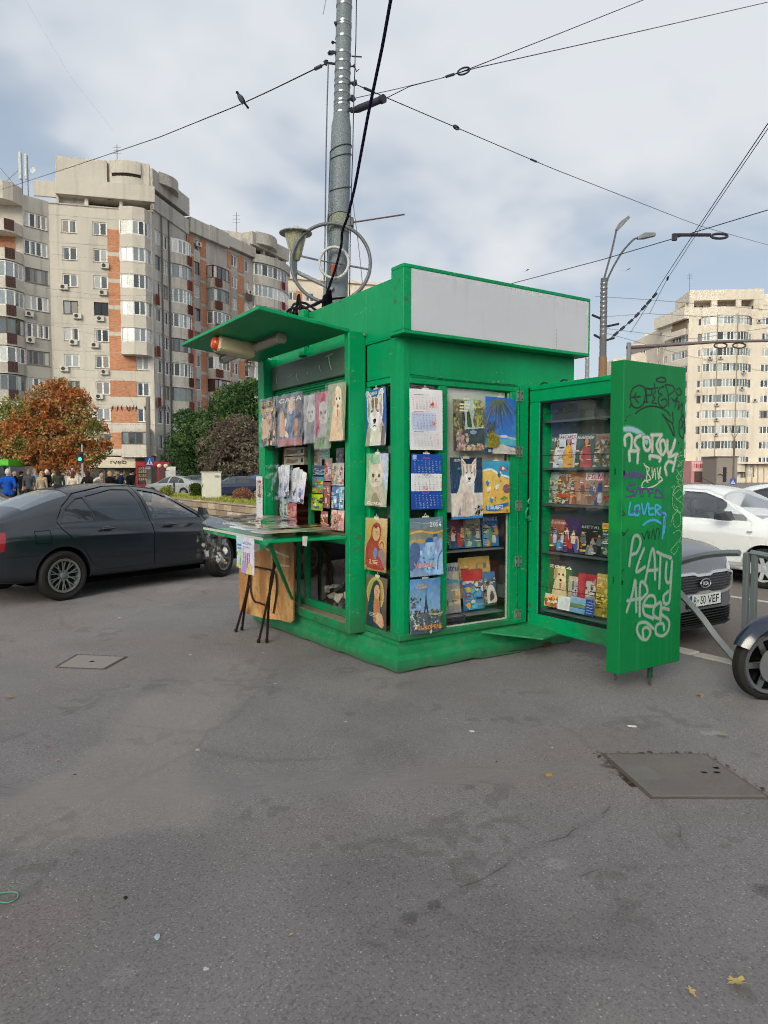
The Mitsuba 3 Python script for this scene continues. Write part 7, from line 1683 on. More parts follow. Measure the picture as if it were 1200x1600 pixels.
def wheel_meshes(r=0.315, w=0.20, n=10, rim=0.60, rimcol='#8c8e90', dark='#1c1c1d', double=True):
 """Tyre and rim about the y axis, outer face towards -y."""
 R = mat4(rx=math.pi / 2)
 h = w / 2; ri = r * rim + 0.012
 ty = lathe([(ri - .01, -h * .8), (ri + .01, -h * .96), (r * .86, -h), (r * .955, -h * .90), (r, -h * .62), (r, -h * .40), (r - .008, -h * .37), (r - .008, -h * .30), (r, -h * .27), (r, h * .27), (r - .008, h * .30), (r - .008, h * .37), (r, h * .40), (r, h * .62), (r * .955, h * .9), (r * .86, h), (ri, h * .8)], 40)
 m = MB(); rr = r * rim
 m.add(lathe([(rr * .90, h * .86), (rr * 1.02, h * .93), (rr * 1.04, h * .80), (rr * .94, h * .6), (rr * .86, -h * .3), (rr * .3, -h * .3)], 36), rimcol)
 m.add(lathe([(0, h * .2), (rr * .9, h * .2)], 24), dark)
 for i in range(n):
  for d in ((-.036, .036) if double else (0,)):
   a = i * 2 * math.pi / n; ww = .010 if double else .045
   b = m3.Manifold.hull_points(np.array([(rr * .16, d * .7 - ww * .7, h * .62), (rr * .16, d * .7 + ww * .7, h * .62), (rr * .93, d - ww * .55, h * .84), (rr * .93, d + ww * .55, h * .84), (rr * .16, d * .7 - ww * .7, h * .45), (rr * .16, d * .7 + ww * .7, h * .45), (rr * .93, d - ww * .6, h * .62), (rr * .93, d + ww * .6, h * .62)]) * [1, r / .315, 1])
   m.add(b, rimcol, mat4(rz=a))
 m.add(lathe([(0, h * .74), (rr * .16, h * .72), (rr * .22, h * .60), (rr * .22, h * .3)], 20), rimcol)
 v, f = as_vf(ty)
 tyre = (v @ R[:3, :3].T, f)
 v, f, c = m.arrays(); rimm = MB(); rimm.add((v @ R[:3, :3].T, f), c)
 return tyre, rimm

def grooved(body, lines, loft_out, loft_in):
 rib = unary_union([LineString(l).buffer(0.007, cap_style=2) for l in lines])
 skin = loft_out - loft_in
 for sd in (1, -1): body = body - (side_prism(rib, sd) ^ skin)
 return body

def car(name, text, B, paint, ax, loc, heading, panes, shield=None, rear=None, lines=(), wr=0.315, track=0.87, detail=True, group=None, rimcol='#8c8e90', nspoke=10, double=True, steer=0.0, tint=None, extras=None, z=0.0):
 """ax: x of rear and front axle; loc: ground point half way between the axles; panes: side windows [(polygon, colour or None = clear)]."""
 key = thing(name, text, 'car', group)
 M = mat4((loc[0], loc[1], z), heading) @ mat4((-(ax[0] + ax[1]) / 2, 0, 0))
 N = 64 if detail else 40
 out = B.loft(0, N); body = out
 sk_o, sk_i = (B.loft(.010, N), B.loft(.016, N)) if detail else (B.loft(-.004, N), B.loft(.004, N))
 shell = sk_o - sk_i
 for x in ax:
  for sd in (1, -1):
   c = m3.Manifold.cylinder(.40, wr + .045, wr + .045, 40, True).rotate([90, 0, 0]).translate([x, sd * (track - .06), wr + .01]); body = body - c
 polys = [Polygon(p) for p, c in panes]
 if detail:
  inner = B.loft(.045, N) ^ m3.Manifold.cube([B.L - 1.2, 3, 2]).translate([.75, -1.5, .52])
  body = body - inner
  for p in polys:
   for sd in (1, -1): body = body - side_prism(p, sd)
 glasses = []
 for p, (q, c) in zip(polys, panes):
  for sd in (1, -1): glasses.append((side_prism(p, sd) ^ shell, c))
 for tp in (shield, rear):
  if tp is not None:
   pts, c = tp; cut = man(prism(Polygon(pts), .80, 1.9));
   if detail: body = body - cut
   glasses.append((cut ^ shell, c))
 if lines and detail: body = grooved(body, lines, B.loft(-.003, N), B.loft(.012, N))
 put(key + '__body', body, 'car_paint', paint, 38, M)
 for g, c in glasses:
  if g.num_tri() == 0: continue
  put(key + '__window', g, 'pane' if c is None else 'car_glass', None if c is None else c, 40, M)
 if detail:
  m = MB(); m.box(.9, ax[1] + .25, -.70, .70, .50, .53, '#1b1b1c', M); m.add(cbox(ax[1] - .25, ax[1] + .12, -.66, .66, .6, .93, .08), '#202022', M); put(key + '__interior', m, 'vc')
  for x, y in ((ax[1] - 1.15, .36), (ax[1] - 1.15, -.36), (ax[0] + .85, .36), (ax[0] + .85, -.36)):
   m = MB(); m.add(m3.Manifold.hull_points(np.array([(x - .1 + a, y + b_, .55 + c) for a in (0, .12) for b_ in (-.22, .22) for c in (0,)] + [(x - .28 + a, y + b_, 1.06) for a in (0, .09) for b_ in (-.18, .18)])), '#26272a', M); m.add(cbox(x - .33, x - .22, y - .13, y + .13, 1.10, 1.29, .04), '#2b2c30', M)
   m.tube([(x - .27, y - .06, 1.0), (x - .27, y - .06, 1.13)], .007, '#55565a', 5, M); m.tube([(x - .27, y + .06, 1.0), (x - .27, y + .06, 1.13)], .007, '#55565a', 5, M); put(key + '__seat', m, 'vc', smooth=40)
  m = MB(); q = mat4((ax[1] - .52, .36, .92), ry=-1.1); m.tube([(.18 * math.cos(a), .18 * math.sin(a), 0) for a in np.linspace(0, 2 * math.pi, 25)], .014, '#1c1c1e', 6, M @ q, False); put(key + '__steering_wheel', m, 'vc')
 ty, rm = wheel_meshes(wr, .205, nspoke, .66, rimcol, double=double)
 vis = [0, 1]
 for i, x in enumerate(ax):
  for sd in (-1, 1):
   W = M @ mat4((x, sd * (track - .105), wr), (steer if i else 0) + (math.pi if sd > 0 else 0))
   k = uniq(key + '__wheel'); put(k + '__tyre', ty, 'rubber', None, 40, W); put(k + '__rim', rm, 'vc_satin', None, 35, W)
 m = MB(); m.box(ax[0] + .3, ax[1] - .3, -.7, .7, .16, .22, '#121212', M)
 for x in ax: m.box(x - .36, x + .36, -.62, .62, .2, .6, '#0e0e0e', M)
 put(key + '__underbody', m, 'vc')
 if extras: extras(key, M, B, out)
 return key, M

def skin_patch(key, part, B, poly, side, col, mat, M, o0=-.004, o1=.004, front=None, text=None):
 sh = B.loft(o0) - B.loft(o1)
 g = (front_prism(poly, *front) if front else side_prism(poly, side)) ^ sh
 if g.num_tri(): return put(f'{key}__{part}', g, mat, col, 40, M, text=text)

# --- black hatchback saloon in front of the crowd
BS = Body([(0, .58), (.05, .80), (.12, 1.04), (.40, 1.10), (.60, 1.165), (1.40, 1.412), (2.05, 1.462), (2.72, 1.40), (3.52, .995), (4.0, .91), (4.35, .80), (4.52, .66), (4.57, .56)],
   [(0, .56), (.05, .72), (.14, .90), (.5, .945), (1.2, .955), (2.4, .93), (3.4, .885), (4.0, .83), (4.35, .72), (4.52, .6), (4.57, .53)],
   [(0, .60), (.04, .70), (.15, .79), (.45, .86), (1.0, .885), (2.3, .89), (3.6, .88), (4.1, .82), (4.4, .70), (4.53, .56), (4.57, .46)],
   [(0, .46), (.08, .34), (.4, .27), (1.0, .235), (3.6, .225), (4.2, .24), (4.5, .3), (4.57, .42)])
win1 = [(1.02, .985), (1.16, .985), (1.50, .985), (1.46, 1.29), (1.34, 1.27), (1.15, 1.15)]
win2 = [(1.53, .985), (2.28, .975), (2.22, 1.375), (1.95, 1.385), (1.50, 1.30)]
win3 = [(2.40, .97), (3.26, .945), (3.20, 1.0), (2.86, 1.22), (2.66, 1.32), (2.36, 1.375)]
doors = [[(1.42, .42), (1.30, .62), (1.02, .90), (.98, 1.0), (1.12, 1.18), (1.36, 1.335), (1.9, 1.425), (2.3, 1.425), (2.34, .98), (2.36, .34), (1.6, .34), (1.42, .42)], [(2.36, .34), (3.24, .34), (3.32, .55), (3.33, .90), (3.28, .99), (2.92, 1.24), (2.66, 1.385), (2.3, 1.425)], [(3.33, .90), (3.50, .93)], [(0.02, .60), (.7, .60)]]

def saloon_extras(key, M, B, out):
 for sd in (-1, 1):
  skin_patch(key, 'tail_light', B, Polygon([(-.02, .64), (.30, .68), (.33, .90), (-.02, .92)]), sd, '#8c1016', 'car_glass', M)
  skin_patch(key, 'headlight', B, Polygon([(4.02, .63), (4.6, .60), (4.6, .74), (4.2, .82), (4.02, .80)]), sd, '#a9adb0', 'car_glass', M)
  skin_patch(key, 'rub_strip', B, Polygon([(1.50, .50), (2.33, .50), (2.33, .535), (1.50, .535)]), sd, '#20242a', 'vc_satin', M, -.012, .002); skin_patch(key, 'rub_strip', B, Polygon([(2.39, .50), (3.24, .50), (3.22, .535), (2.39, .535)]), sd, '#20242a', 'vc_satin', M, -.012, .002)
  for x in (1.52, 2.52):
   m = MB(); y = sd * .905; m.add(cbox(x, x + .20, y - .016, y + .016, .865, .888, .008), '#2a2f38', M); m.add(cbox(x + .03, x + .15, sd * .878 - .012, sd * .878 + .012, .845, .905, .01), '#101215', M); put(key + '__door_handle', m, 'car_paint', smooth=30)
  m = MB(); y = sd * .88; m.add(m3.Manifold.hull_points(np.array([(3.10, y, .98), (3.20, y, .98), (3.16, y + sd * .20, 1.0), (3.06, y + sd * .20, 1.0), (3.08, y + sd * .06, 1.11), (3.14, y + sd * .06, 1.10), (3.05, y + sd * .2, 1.10), (3.12, y + sd * .19, 1.09)])), '#181c22', M); put(key + '__mirror', m, 'car_paint', smooth=30)
  skin_patch(key, 'fuel_flap' if sd < 0 else 'side_badge', B, Polygon([(.66, .74), (.86, .74), (.86, .90), (.66, .90)]).difference(Polygon([(.667, .747), (.853, .747), (.853, .893), (.667, .893)])), sd, '#0b0d10', 'vc', M, -.0015, .002)
 m = MB(); m.add(m3.Manifold.hull_points(np.array([(1.36, -.04, 1.40), (1.36, .04, 1.40), (1.56, -.02, 1.43), (1.56, .02, 1.43), (1.40, -.01, 1.455), (1.40, .01, 1.455)])), '#15181c', M); m.tube([(1.42, 0, 1.44), (1.22, 0, 1.62)], [.006, .003], '#15181c', 5, M); put(key + '__roof_aerial', m, 'vc_satin')
 m = MB(); m.add(cbox(.10, .22, -.62, .62, 1.055, 1.085, .01), '#1a1d22', M); put(key + '__boot_spoiler', m, 'car_paint')
 m = MB()
 for sd in (-1, 1): m.tube(curve([(3.45, sd * .55, 1.005), (3.42, sd * .3, 1.03), (3.40, sd * .0, 1.05)], 5), .008, '#111111', 5, M)
 put(key + '__wiper', m, 'vc')
 m = MB(); m.box(2.75, 2.755, -.28, -.05, 1.18, 1.34, '#8fb0aa', M); put(key + '__paper_on_windscreen', m, 'vc')

ang = math.radians(53.8); hd = np.array([math.cos(ang), math.sin(ang)]); lf = np.array([-hd[1], hd[0]])
mid = np.array([-4.02, 8.97]) + lf * .87 + hd * 1.29
car('black_saloon', 'dusty black saloon car parked left of the kiosk with its front wheels turned', BS, '#1a2129', (1.02, 3.60), mid, ang,
 [(win1, '#2a2f35'), (win2, '#2d333a'), (win3, None)], ([(2.80, -.56), (2.80, .56), (3.46, .64), (3.46, -.64)], None), ([(.66, -.56), (.66, .56), (1.30, .50), (1.30, -.50)], '#5a6066'),  # sky reflection put into the lighter glass colours
 doors, track=.885, rimcol='#626466', steer=math.radians(20), extras=saloon_extras)

# --- white hatchback on the road at the right
BW = Body([(0, .62), (.06, .95), (.18, 1.12), (.55, 1.36), (1.0, 1.49), (1.75, 1.535), (2.35, 1.47), (3.28, 1.03), (3.75, .95), (3.98, .80), (4.08, .60)],
   [(0, .58), (.06, .85), (.3, .97), (1.2, .97), (2.4, .95), (3.2, .93), (3.7, .86), (3.98, .70), (4.08, .54)],
   [(0, .60), (.05, .70), (.25, .82), (.9, .865), (2.2, .87), (3.2, .86), (3.7, .78), (3.98, .60), (4.08, .45)],
   [(0, .45), (.1, .32), (.5, .25), (3.3, .22), (3.9, .26), (4.08, .42)], .26)
ww1 = [(.95, 1.02), (1.62, 1.01), (1.62, 1.42), (1.35, 1.43), (.98, 1.33)]
ww2 = [(1.70, 1.01), (2.98, .99), (2.92, 1.05), (2.45, 1.31), (2.10, 1.41), (1.70, 1.43)]

def hatch_extras(key, M, B, out):
 for sd in (-1, 1):
  m = MB(); y = sd * .86; m.add(m3.Manifold.hull_points(np.array([(2.62, y, .99), (2.80, y, .99), (2.74, y + sd * .16, 1.0), (2.60, y + sd * .18, 1.01), (2.62, y + sd * .06, 1.12), (2.70, y + sd * .06, 1.12), (2.60, y + sd * .17, 1.11), (2.67, y + sd * .16, 1.10)])), '#2b2d31', M); put(key + '__mirror', m, 'vc_satin', smooth=35)
  m = MB(); m.add(cbox(1.75, 1.95, sd * .87 - .015, sd * .87 + .015, .86, .885, .008), '#b9bcbd', M); put(key + '__door_handle', m, 'car_paint', smooth=30)
  skin_patch(key, 'headlight', B, Polygon([(3.62, .68), (4.1, .64), (4.1, .78), (3.72, .86)]), sd, '#a9b0b4', 'car_glass', M)
  skin_patch(key, 'indicator', B, Polygon([(3.02, .82), (3.10, .82), (3.11, .85), (3.03, .85)]), sd, '#8a8f90', 'vc_gloss', M, -.010, .002)
  skin_patch(key, 'sill_trim', B, Polygon([(1.1, .30), (2.95, .30), (2.95, .36), (1.1, .36)]), sd, '#a9acad', 'vc_satin', M, -.008, .002)
 m = MB(); m.tube([(1.95, 0, 1.53), (1.70, -.02, 1.66)], [.008, .004], '#2a2b2d', 5, M); put(key + '__roof_aerial', m, 'vc_satin')
 m = MB(); m.tube(curve([(3.22, -.55, 1.06), (3.16, -.2, 1.10), (3.10, .25, 1.14)], 5), .011, '#17181a', 5, M); m.tube(curve([(3.24, .15, 1.07), (3.2, .4, 1.10)], 5), .011, '#17181a', 5, M); put(key + '__wiper', m, 'vc')

angw = math.radians(-56.9); hw = np.array([math.cos(angw), math.sin(angw)]); lw = np.array([-hw[1], hw[0]])
midw = np.array([5.65, 10.64]) + lw * .85 - hw * 1.24
wl = [[(.75, .40), (.72, 1.0), (1.0, 1.38), (1.6, 1.46)], [(1.66, .34), (1.66, 1.45)], [(3.06, .36), (3.10, .70), (3.04, .97), (2.5, 1.33), (2.1, 1.45), (1.6, 1.47)], [(1.66, .34), (3.06, .36)]]
kw, _ = car('white_hatchback', 'white hatchback on the road behind the graffiti panel, passing the dark grey car', BW, '#e8ebeb', (.80, 3.28), midw, angw, [(ww1, '#3b4442'), (ww2, None)],
 ([(2.42, -.54), (2.42, .54), (3.16, .66), (3.16, -.66)], None), ([(.22, -.5), (.22, .5), (.62, .48), (.62, -.48)], '#2a2d30'), wl, wr=.30, track=.86, rimcol='#a9adb0', nspoke=7, double=False, extras=hatch_extras, z=-.12)
# --- second white car beyond it
car('white_hatchback', 'second white car behind, only its windscreen and bonnet showing at the right edge', BW, '#e4e8e8', (.80, 3.28), (8.75, 14.6), math.radians(-62), [(ww1, '#23282a'), (ww2, '#353d3c')],
 ([(2.42, -.54), (2.42, .54), (3.16, .66), (3.16, -.66)], '#4d5f6c'), ([(.22, -.5), (.22, .5), (.62, .48), (.62, -.48)], '#2a2d30'), (), wr=.30, track=.86, detail=False, rimcol='#a9adb0', nspoke=7, double=False, z=-.12)

# --- dark grey car nosing out behind the door panel
BKc = Body([(0, .60), (.06, .95), (.2, 1.1), (.6, 1.40), (1.1, 1.50), (1.8, 1.52), (2.4, 1.44), (3.22, 1.06), (3.65, 1.0), (3.90, .93), (3.985, .80), (4.0, .60)],
   [(0, .58), (.06, .85), (.3, .98), (2.4, .97), (3.2, .95), (3.7, .90), (3.92, .80), (3.985, .68), (4.0, .56)],
   [(0, .60), (.05, .70), (.25, .82), (.9, .86), (3.1, .86), (3.5, .83), (3.78, .73), (3.93, .58), (4.0, .36)],
   [(0, .45), (.1, .32), (.5, .25), (3.3, .22), (3.85, .20), (3.97, .22), (4.0, .30)], .26)

def kia_extras(key, M, B, out):
 fr = (3.55, 4.1)
 gp = Polygon([(-.50, .585), (-.56, .70), (-.40, .735), (-.16, .735), (-.10, .715), (.10, .715), (.16, .735), (.40, .735), (.56, .70), (.50, .585), (.30, .555), (.13, .555), (.08, .572), (-.08, .572), (-.13, .555), (-.30, .555)])
 rim = gp.buffer(.026, join_style=1)
 skin_patch(key, 'grille_surround', B, rim.difference(gp), 0, '#dcdee0', 'vc_metal', M, -.022, .004, fr)
 skin_patch(key, 'grille', B, gp, 0, '#111214', 'vc_satin', M, -.004, .004, fr)
 for i in range(6):
  z_ = .578 + i * .026; skin_patch(key, 'grille_bar', B, gp.intersection(sbox(-.6, z_, .6, z_ + .009)), 0, '#3a3d40', 'vc_satin', M, -.012, .002, fr)
 lp = Polygon([(-.62, .235), (-.66, .36), (-.3, .385), (.3, .385), (.66, .36), (.62, .235)])
 skin_patch(key, 'lower_intake', B, lp, 0, '#0f1011', 'vc', M, -.004, .004, fr)
 for i in range(5): skin_patch(key, 'intake_bar', B, lp.intersection(sbox(-.7, .25 + i * .027, .7, .258 + i * .027)), 0, '#2c2e30', 'vc_satin', M, -.012, .002, fr)
 skin_patch(key, 'front_lip', B, sbox(-.75, .195, .75, .225), 0, '#26282b', 'vc_satin', M, -.02, .004, fr)
 for sd in (-1, 1):
  skin_patch(key, 'headlight', B, Polygon([(3.42, .84), (3.72, .74), (3.97, .70), (3.95, .80), (3.75, .88), (3.5, .93)]), sd, '#b5bbbf', 'car_glass', M)
  skin_patch(key, 'fog_light', B, Polygon([(sd * .66, .42), (sd * .56, .40), (sd * .58, .47), (sd * .67, .48)]), 0, '#5f6468', 'car_glass', M, -.008, .004, fr)
  m = MB(); y = sd * .86; m.add(m3.Manifold.hull_points(np.array([(2.60, y, 1.02), (2.78, y, 1.02), (2.72, y + sd * .2, 1.03), (2.58, y + sd * .22, 1.03), (2.60, y + sd * .08, 1.16), (2.68, y + sd * .08, 1.16), (2.57, y + sd * .2, 1.14), (2.64, y + sd * .2, 1.13)])), '#3b3e43', M); put(key + '__mirror', m, 'car_paint', smooth=35)
 # badge and plate
 Mb = M @ frame((4.022, 0, .648), (0, 1, 0), (0, 0, 1))
 b = MB(); e = [(.082 * math.cos(t), .042 * math.sin(t), 0.004) for t in np.linspace(0, 2 * math.pi, 25)]; b.tube(e, .005, '#c9ccd0', 6, Mb, False); b.add(prism(ell(0, 0, .078, .039), -.01, .002), '#3b3d42', Mb)
 put(key + '__badge', b, 'vc_metal'); v, f = text2d('KIA', .036); v = v - [np.ptp(v[:, 0]) / 2, .018]; put(key + '__badge_letters', (np.column_stack([v, v[:, 0] * 0 + .005]), f), 'vc_satin', '#d5d8da', M=Mb)
 s = Sheet(.52, .112, '#d2d4d3', .006); s.mott = 0; s.rect(0, 0, .08, 1, '#26489a'); s.text('B', .12, .17, .66, '#17181a', .085); s.el(.265, .5, .030, .14, '#2f9a6a'); s.text('30', .33, .17, .66, '#17181a', .17); s.text('VEF', .57, .17, .66, '#17181a', .36)
 put(key + '__number_plate', s.build(), 'print', M=M @ frame((4.026, -.26, .43), (0, 1, 0), (0, 0, 1)), text='number plate reading B 30 VEF')
 m = MB(); m.box(4.0, 4.02, -.28, .28, .415, .55, '#1a1b1d', M); put(key + '__plate_holder', m, 'vc_satin')

angk = math.radians(-56.9); hk = np.array([math.cos(angk), math.sin(angk)])
nose = np.array([3.14, 7.0]); midk = nose - hk * (4.0 - 2.03)
car('grey_hatchback', 'dark grey car with a chrome grille parked nose out behind the graffiti panel', BKc, '#63666f', (.78, 3.28), midk, angk, [(ww1, '#1b1e20'), (ww2, '#23272a')],
 ([(2.46, -.54), (2.46, .54), (3.14, .66), (3.14, -.66)], '#39424a'), ([(.22, -.5), (.22, .5), (.62, .48), (.62, -.48)], '#2a2d30'), [[(1.66, .34), (1.66, 1.45)], [(3.06, .36), (3.10, .70), (3.04, .97)]], wr=.30, track=.855, rimcol='#8f9396', nspoke=5, double=False, extras=kia_extras, z=-.12)

# --- parked cars far behind, left of the kiosk
FGp = 'cars parked beyond the island'
def far_car(text, B, paint, px, Y, heading, panes, sh, re_, ax=(1.02, 3.6), extras=None):
 p = at(px, 775, Y); return car('parked_car', text, B, paint, ax, p[:2], heading, panes, sh, re_, (), track=.88, detail=False, group=FGp, nspoke=8, double=False)
sal = [(win1, '#2a2e31'), (win2, '#33383b'), (win3, '#3a4043')]; shl = ([(2.80, -.56), (2.80, .56), (3.46, .64), (3.46, -.64)], '#59646a'); rel = ([(.66, -.56), (.66, .56), (1.30, .50), (1.30, -.50)], '#3a4146')
hat = [(ww1, '#2a2e31'), (ww2, '#353a3d')]; shh = ([(2.42, -.54), (2.42, .54), (3.16, .66), (3.16, -.66)], '#59646a'); reh = ([(.22, -.5), (.22, .5), (.62, .48), (.62, -.48)], '#3a4146')
far_car('silver saloon parked beyond the island, left of the round green bush', BS, '#9b9fa0', 275, 49.0, math.radians(158), sal, shl, rel)
far_car('teal car half hidden behind the silver saloon', BW, '#23585c', 303, 56.0, math.radians(160), hat, shh, reh, (.8, 3.28))
far_car('dark grey car behind the white cabinet', BW, '#3a4046', 345, 55.0, math.radians(35), hat, shh, reh, (.8, 3.28))
far_car('navy blue saloon parked right of the white cabinet', BS, '#1c2740', 370, 47.0, math.radians(192), sal, shl, rel)
far_car('bright blue car partly hidden by the kiosk edge', BW, '#274f96', 398, 51.0, math.radians(215), hat, shh, reh, (.8, 3.28))
p = at(-80, 775, 15)
car('pale_blue_car', 'pale blue car roof showing behind the black saloon at the left edge', BW, '#a9b9cc', (.8, 3.28), p[:2], math.radians(20), hat, shh, reh, (), track=.86, detail=False, nspoke=7, double=False)

# ------------------------------------------------------------------ poles, lamps, wires
def wire_pts(px, Y0, Y1, sag=0.0, n=24):
 p = np.array(px, float); L = np.r_[0, np.cumsum(np.hypot(*np.diff(p, axis=0).T))]; t = np.linspace(0, 1, n)
 X = np.interp(t * L[-1], L, p[:, 0]); Yp = np.interp(t * L[-1], L, p[:, 1])
 out = np.array([at(x, y, 1 / ((1 - a) / Y0 + a / Y1)) for x, y, a in zip(X, Yp, t)])
 out[:, 2] -= sag * 4 * t * (1 - t)
 return out

def onX(px, py, X):
 n = KU; r = ray(px, py); t = np.dot(KO + KU * X - EYE, n) / np.dot(r, n); return EYE + r * t

UP = thing('utility_pole', 'thick grey steel pole with many metal bands standing behind the kiosk', 'pole')
pb, pt = np.array([-0.752, 10.0, 0.0]), np.array([-0.44, 10.0, 11.4])
def onpole(z, dx=0.0, dy=0.0): return pb + (pt - pb) * (z / 11.4) + np.array([dx, dy, 0])
PMt = np.eye(4); ax_ = (pt - pb) / np.linalg.norm(pt - pb); PMt[:3, 2] = ax_; PMt[:3, 0] = np.cross([0, 1, 0], ax_); PMt[:3, 1] = np.cross(ax_, PMt[:3, 0]); PMt[:3, 3] = pb
put(UP + '__shaft', lathe([(0, 0), (.15, 0), (.138, 6.12), (.134, 6.3), (.112, 6.42), (.106, 6.6), (.098, 11.4), (0, 11.4)], 32), 'pole_paint', None, 40, PMt)
for y in (10, 37, 41, 60, 85, 99, 113, 126, 134.5, 147, 160, 166, 178):
 z = at(530, y, 10.0)[2]; r = .106 - (z - 6.6) * .0017
 put(UP + '__band', lathe([(r, z - .012), (r + .006, z - .012), (r + .006, z + .012), (r, z + .012)], 28), 'vc_metal', '#8f9498', 40, PMt)
for y in (234, 246, 296, 342):
 z = at(530, y, 10.0)[2]; m = MB(); m.tube([onpole(z + .05 * math.sin(a + y), .147 * math.cos(a), .147 * math.sin(a)) for a in np.linspace(0, 2 * math.pi, 25)], .006, '#4a4f54', 5, None, False); put(UP + '__tie', m, 'vc')
m = MB(); z = at(525, 350, 10)[2]; m.add(lathe([(.143, z - .12), (.146, z - .12), (.146, z + .12), (.143, z + .12)], 28), '#868a7e', PMt); put(UP + '__faded_notice', m, 'vc')
ring = thing('ring_lamp', 'ornamental lamp with a large steel ring and a conical lantern above the kiosk roof', 'lamp')
rc = at(517, 411, 9.78)
m = MB(); m.tube([rc + [.53 * math.cos(a), .03 * math.sin(a), .53 * math.sin(a)] for a in np.linspace(0, 2 * math.pi, 61)], .024, '#5e6167', 10, None, False); put(ring + '__outer_ring', m, 'vc_satin', smooth=60)
ic = at(522, 410, 9.76); m = MB(); m.tube([ic + [.195 * math.cos(a), .01, .205 * math.sin(a)] for a in np.linspace(0, 2 * math.pi, 41)], .020, '#b5b6b2', 10, None, False); put(ring + '__inner_ring', m, 'vc_satin', smooth=60)
m = MB(); m.tube([at(470, 400, 9.78), at(500, 407, 9.78)], .014, '#6a6d72', 7); m.tube([at(545, 415, 9.78), at(577, 421, 9.78)], .014, '#6a6d72', 7); m.tube([at(500, 407, 9.78), at(545, 415, 9.80)], .010, '#5a5d62', 7); put(ring + '__cross_rod', m, 'vc_satin')
m = MB(); m.tube([at(464, 425, 9.9), at(478, 432, 9.88), at(505, 445, 9.86), at(520, 452, 9.84)], .028, '#7a7f84', 10); m.tube([at(461, 440, 9.9), at(461, 400, 9.9)], .030, '#7a7f84', 10); put(ring + '__arm', m, 'vc_satin', smooth=50)
lp = at(462, 372, 9.9); LM = mat4(lp)
k = put(ring + '__lantern', lathe([(.0, -.30), (.05, -.30), (.085, -.22), (.086, -.20), (.078, -.20), (.155, .06), (.150, .06)], 24), 'vc_gloss', '#9c9a80', 40, LM)
m = MB(); m.add(lathe([(.22, .055), (.225, .065), (.15, .10), (.06, .125), (.045, .15), (0, .165)], 28), '#a5a69c', LM); m.add(lathe([(.0, .05), (.22, .055)], 28), '#7f8078', LM)
for i in range(8):
 a = i * math.pi / 4; m.tube([(.08 * math.cos(a), .08 * math.sin(a), -.2), (.147 * math.cos(a), .147 * math.sin(a), .06)], .006, '#7f8175', 5, LM)
put(k + '__cap', m, 'vc_satin', smooth=40)
m = MB(); m.add(cbox(-.03, .03, -.16, -.10, 0, .16, .01), '#a0583a', mat4(at(522, 425, 9.95) - [0, 0, .1])); put(ring + '__junction_box', m, 'vc')
m = MB(); m.tube([at(548, 348, 10.0), at(632, 335, 10.3)], .012, '#6d5a5c', 6); m.add(cbox(-.05, .05, -.08, .04, -.06, .06, .01), '#4a4d52', mat4(at(547, 349, 9.98))); put(UP + '__rod', m, 'vc_satin')
# clamps, insulator beam
for i, (x, y, r) in enumerate(((518, 81, .06), (509, 98, .045), (553, 129, .05), (551, 154, .05), (549, 172, .05), (520, 66, .025), (553, 103, .03), (524, 37, .03))):
 m = MB(); p = at(x, y, 9.95); pp = RNG.normal(0, 1, (12, 3)); pp /= np.linalg.norm(pp, axis=1, keepdims=True); m.add(m3.Manifold.hull_points(pp * r), '#2b2d38', mat4(p)); m.tube([p, onpole(p[2], 0, 0)], r * .35, '#33353c', 6); put(UP + '__clamp', m, 'vc_satin')
m = MB(); m.tube([at(549, 173, 9.95), at(560, 170, 9.9), at(597, 155, 9.6)], [.03, .05, .045], '#2f323c', 10); m.tube([at(595, 156, 9.62), at(600, 154, 9.58)], .055, '#25272f', 10); put(UP + '__bracket_arm', m, 'vc_satin', smooth=40)
m = MB(); m.tube([at(550, 88, 10), at(565, 89, 9.9)], .01, '#4a4a5a', 5); m.tube([at(553, 100, 10), at(557, 112, 9.95), at(561, 108, 9.9)], .006, '#3a3a44', 5); put(UP + '__hook', m, 'vc')
CG = 'overhead wires'
def wire(text, px, Y0, Y1, r, col='#34353f', sag=0.0, name='wire', more=None, group=CG):
 m = MB(); m.tube(wire_pts(px, Y0, Y1, sag), r * .72, col, 6)
 k = thing(name, text, name, group); put(k + '__strand', m, 'vc')
 for px_, py_, w, kind in (more or ()):
  P0 = wire_pts(px, Y0, Y1, sag, 200); j = int(np.argmin(np.hypot(*(np.array([[600 + 1120 * (q[0]) / q[1]] for q in P0]).T - px_), 0 * P0[:, 0]))); j = min(max(j, 2), 197); c = P0[j]; d = P0[j + 1] - P0[j - 1]; d /= np.linalg.norm(d)
  m = MB()
  if kind == 'loop':
   n_ = np.array([0, 0, 1.0]) - d * d[2]; n_ /= np.linalg.norm(n_); m.tube([c + d * w * .62 * math.cos(a) + n_ * w * .2 * math.sin(a) for a in np.linspace(0, 2 * math.pi, 21)], r * 1.5, '#2a2c3a', 6, None, False)
  else:
   w *= .8; m.tube([c - d * w, c - d * w * .9, c + d * w * .9, c + d * w], [r, r * 2.1, r * 2.1, r], '#2a2c34', 7)
  put(k + ('__turnbuckle' if kind == 'loop' else '__insulator'), m, 'vc_satin')
 return k

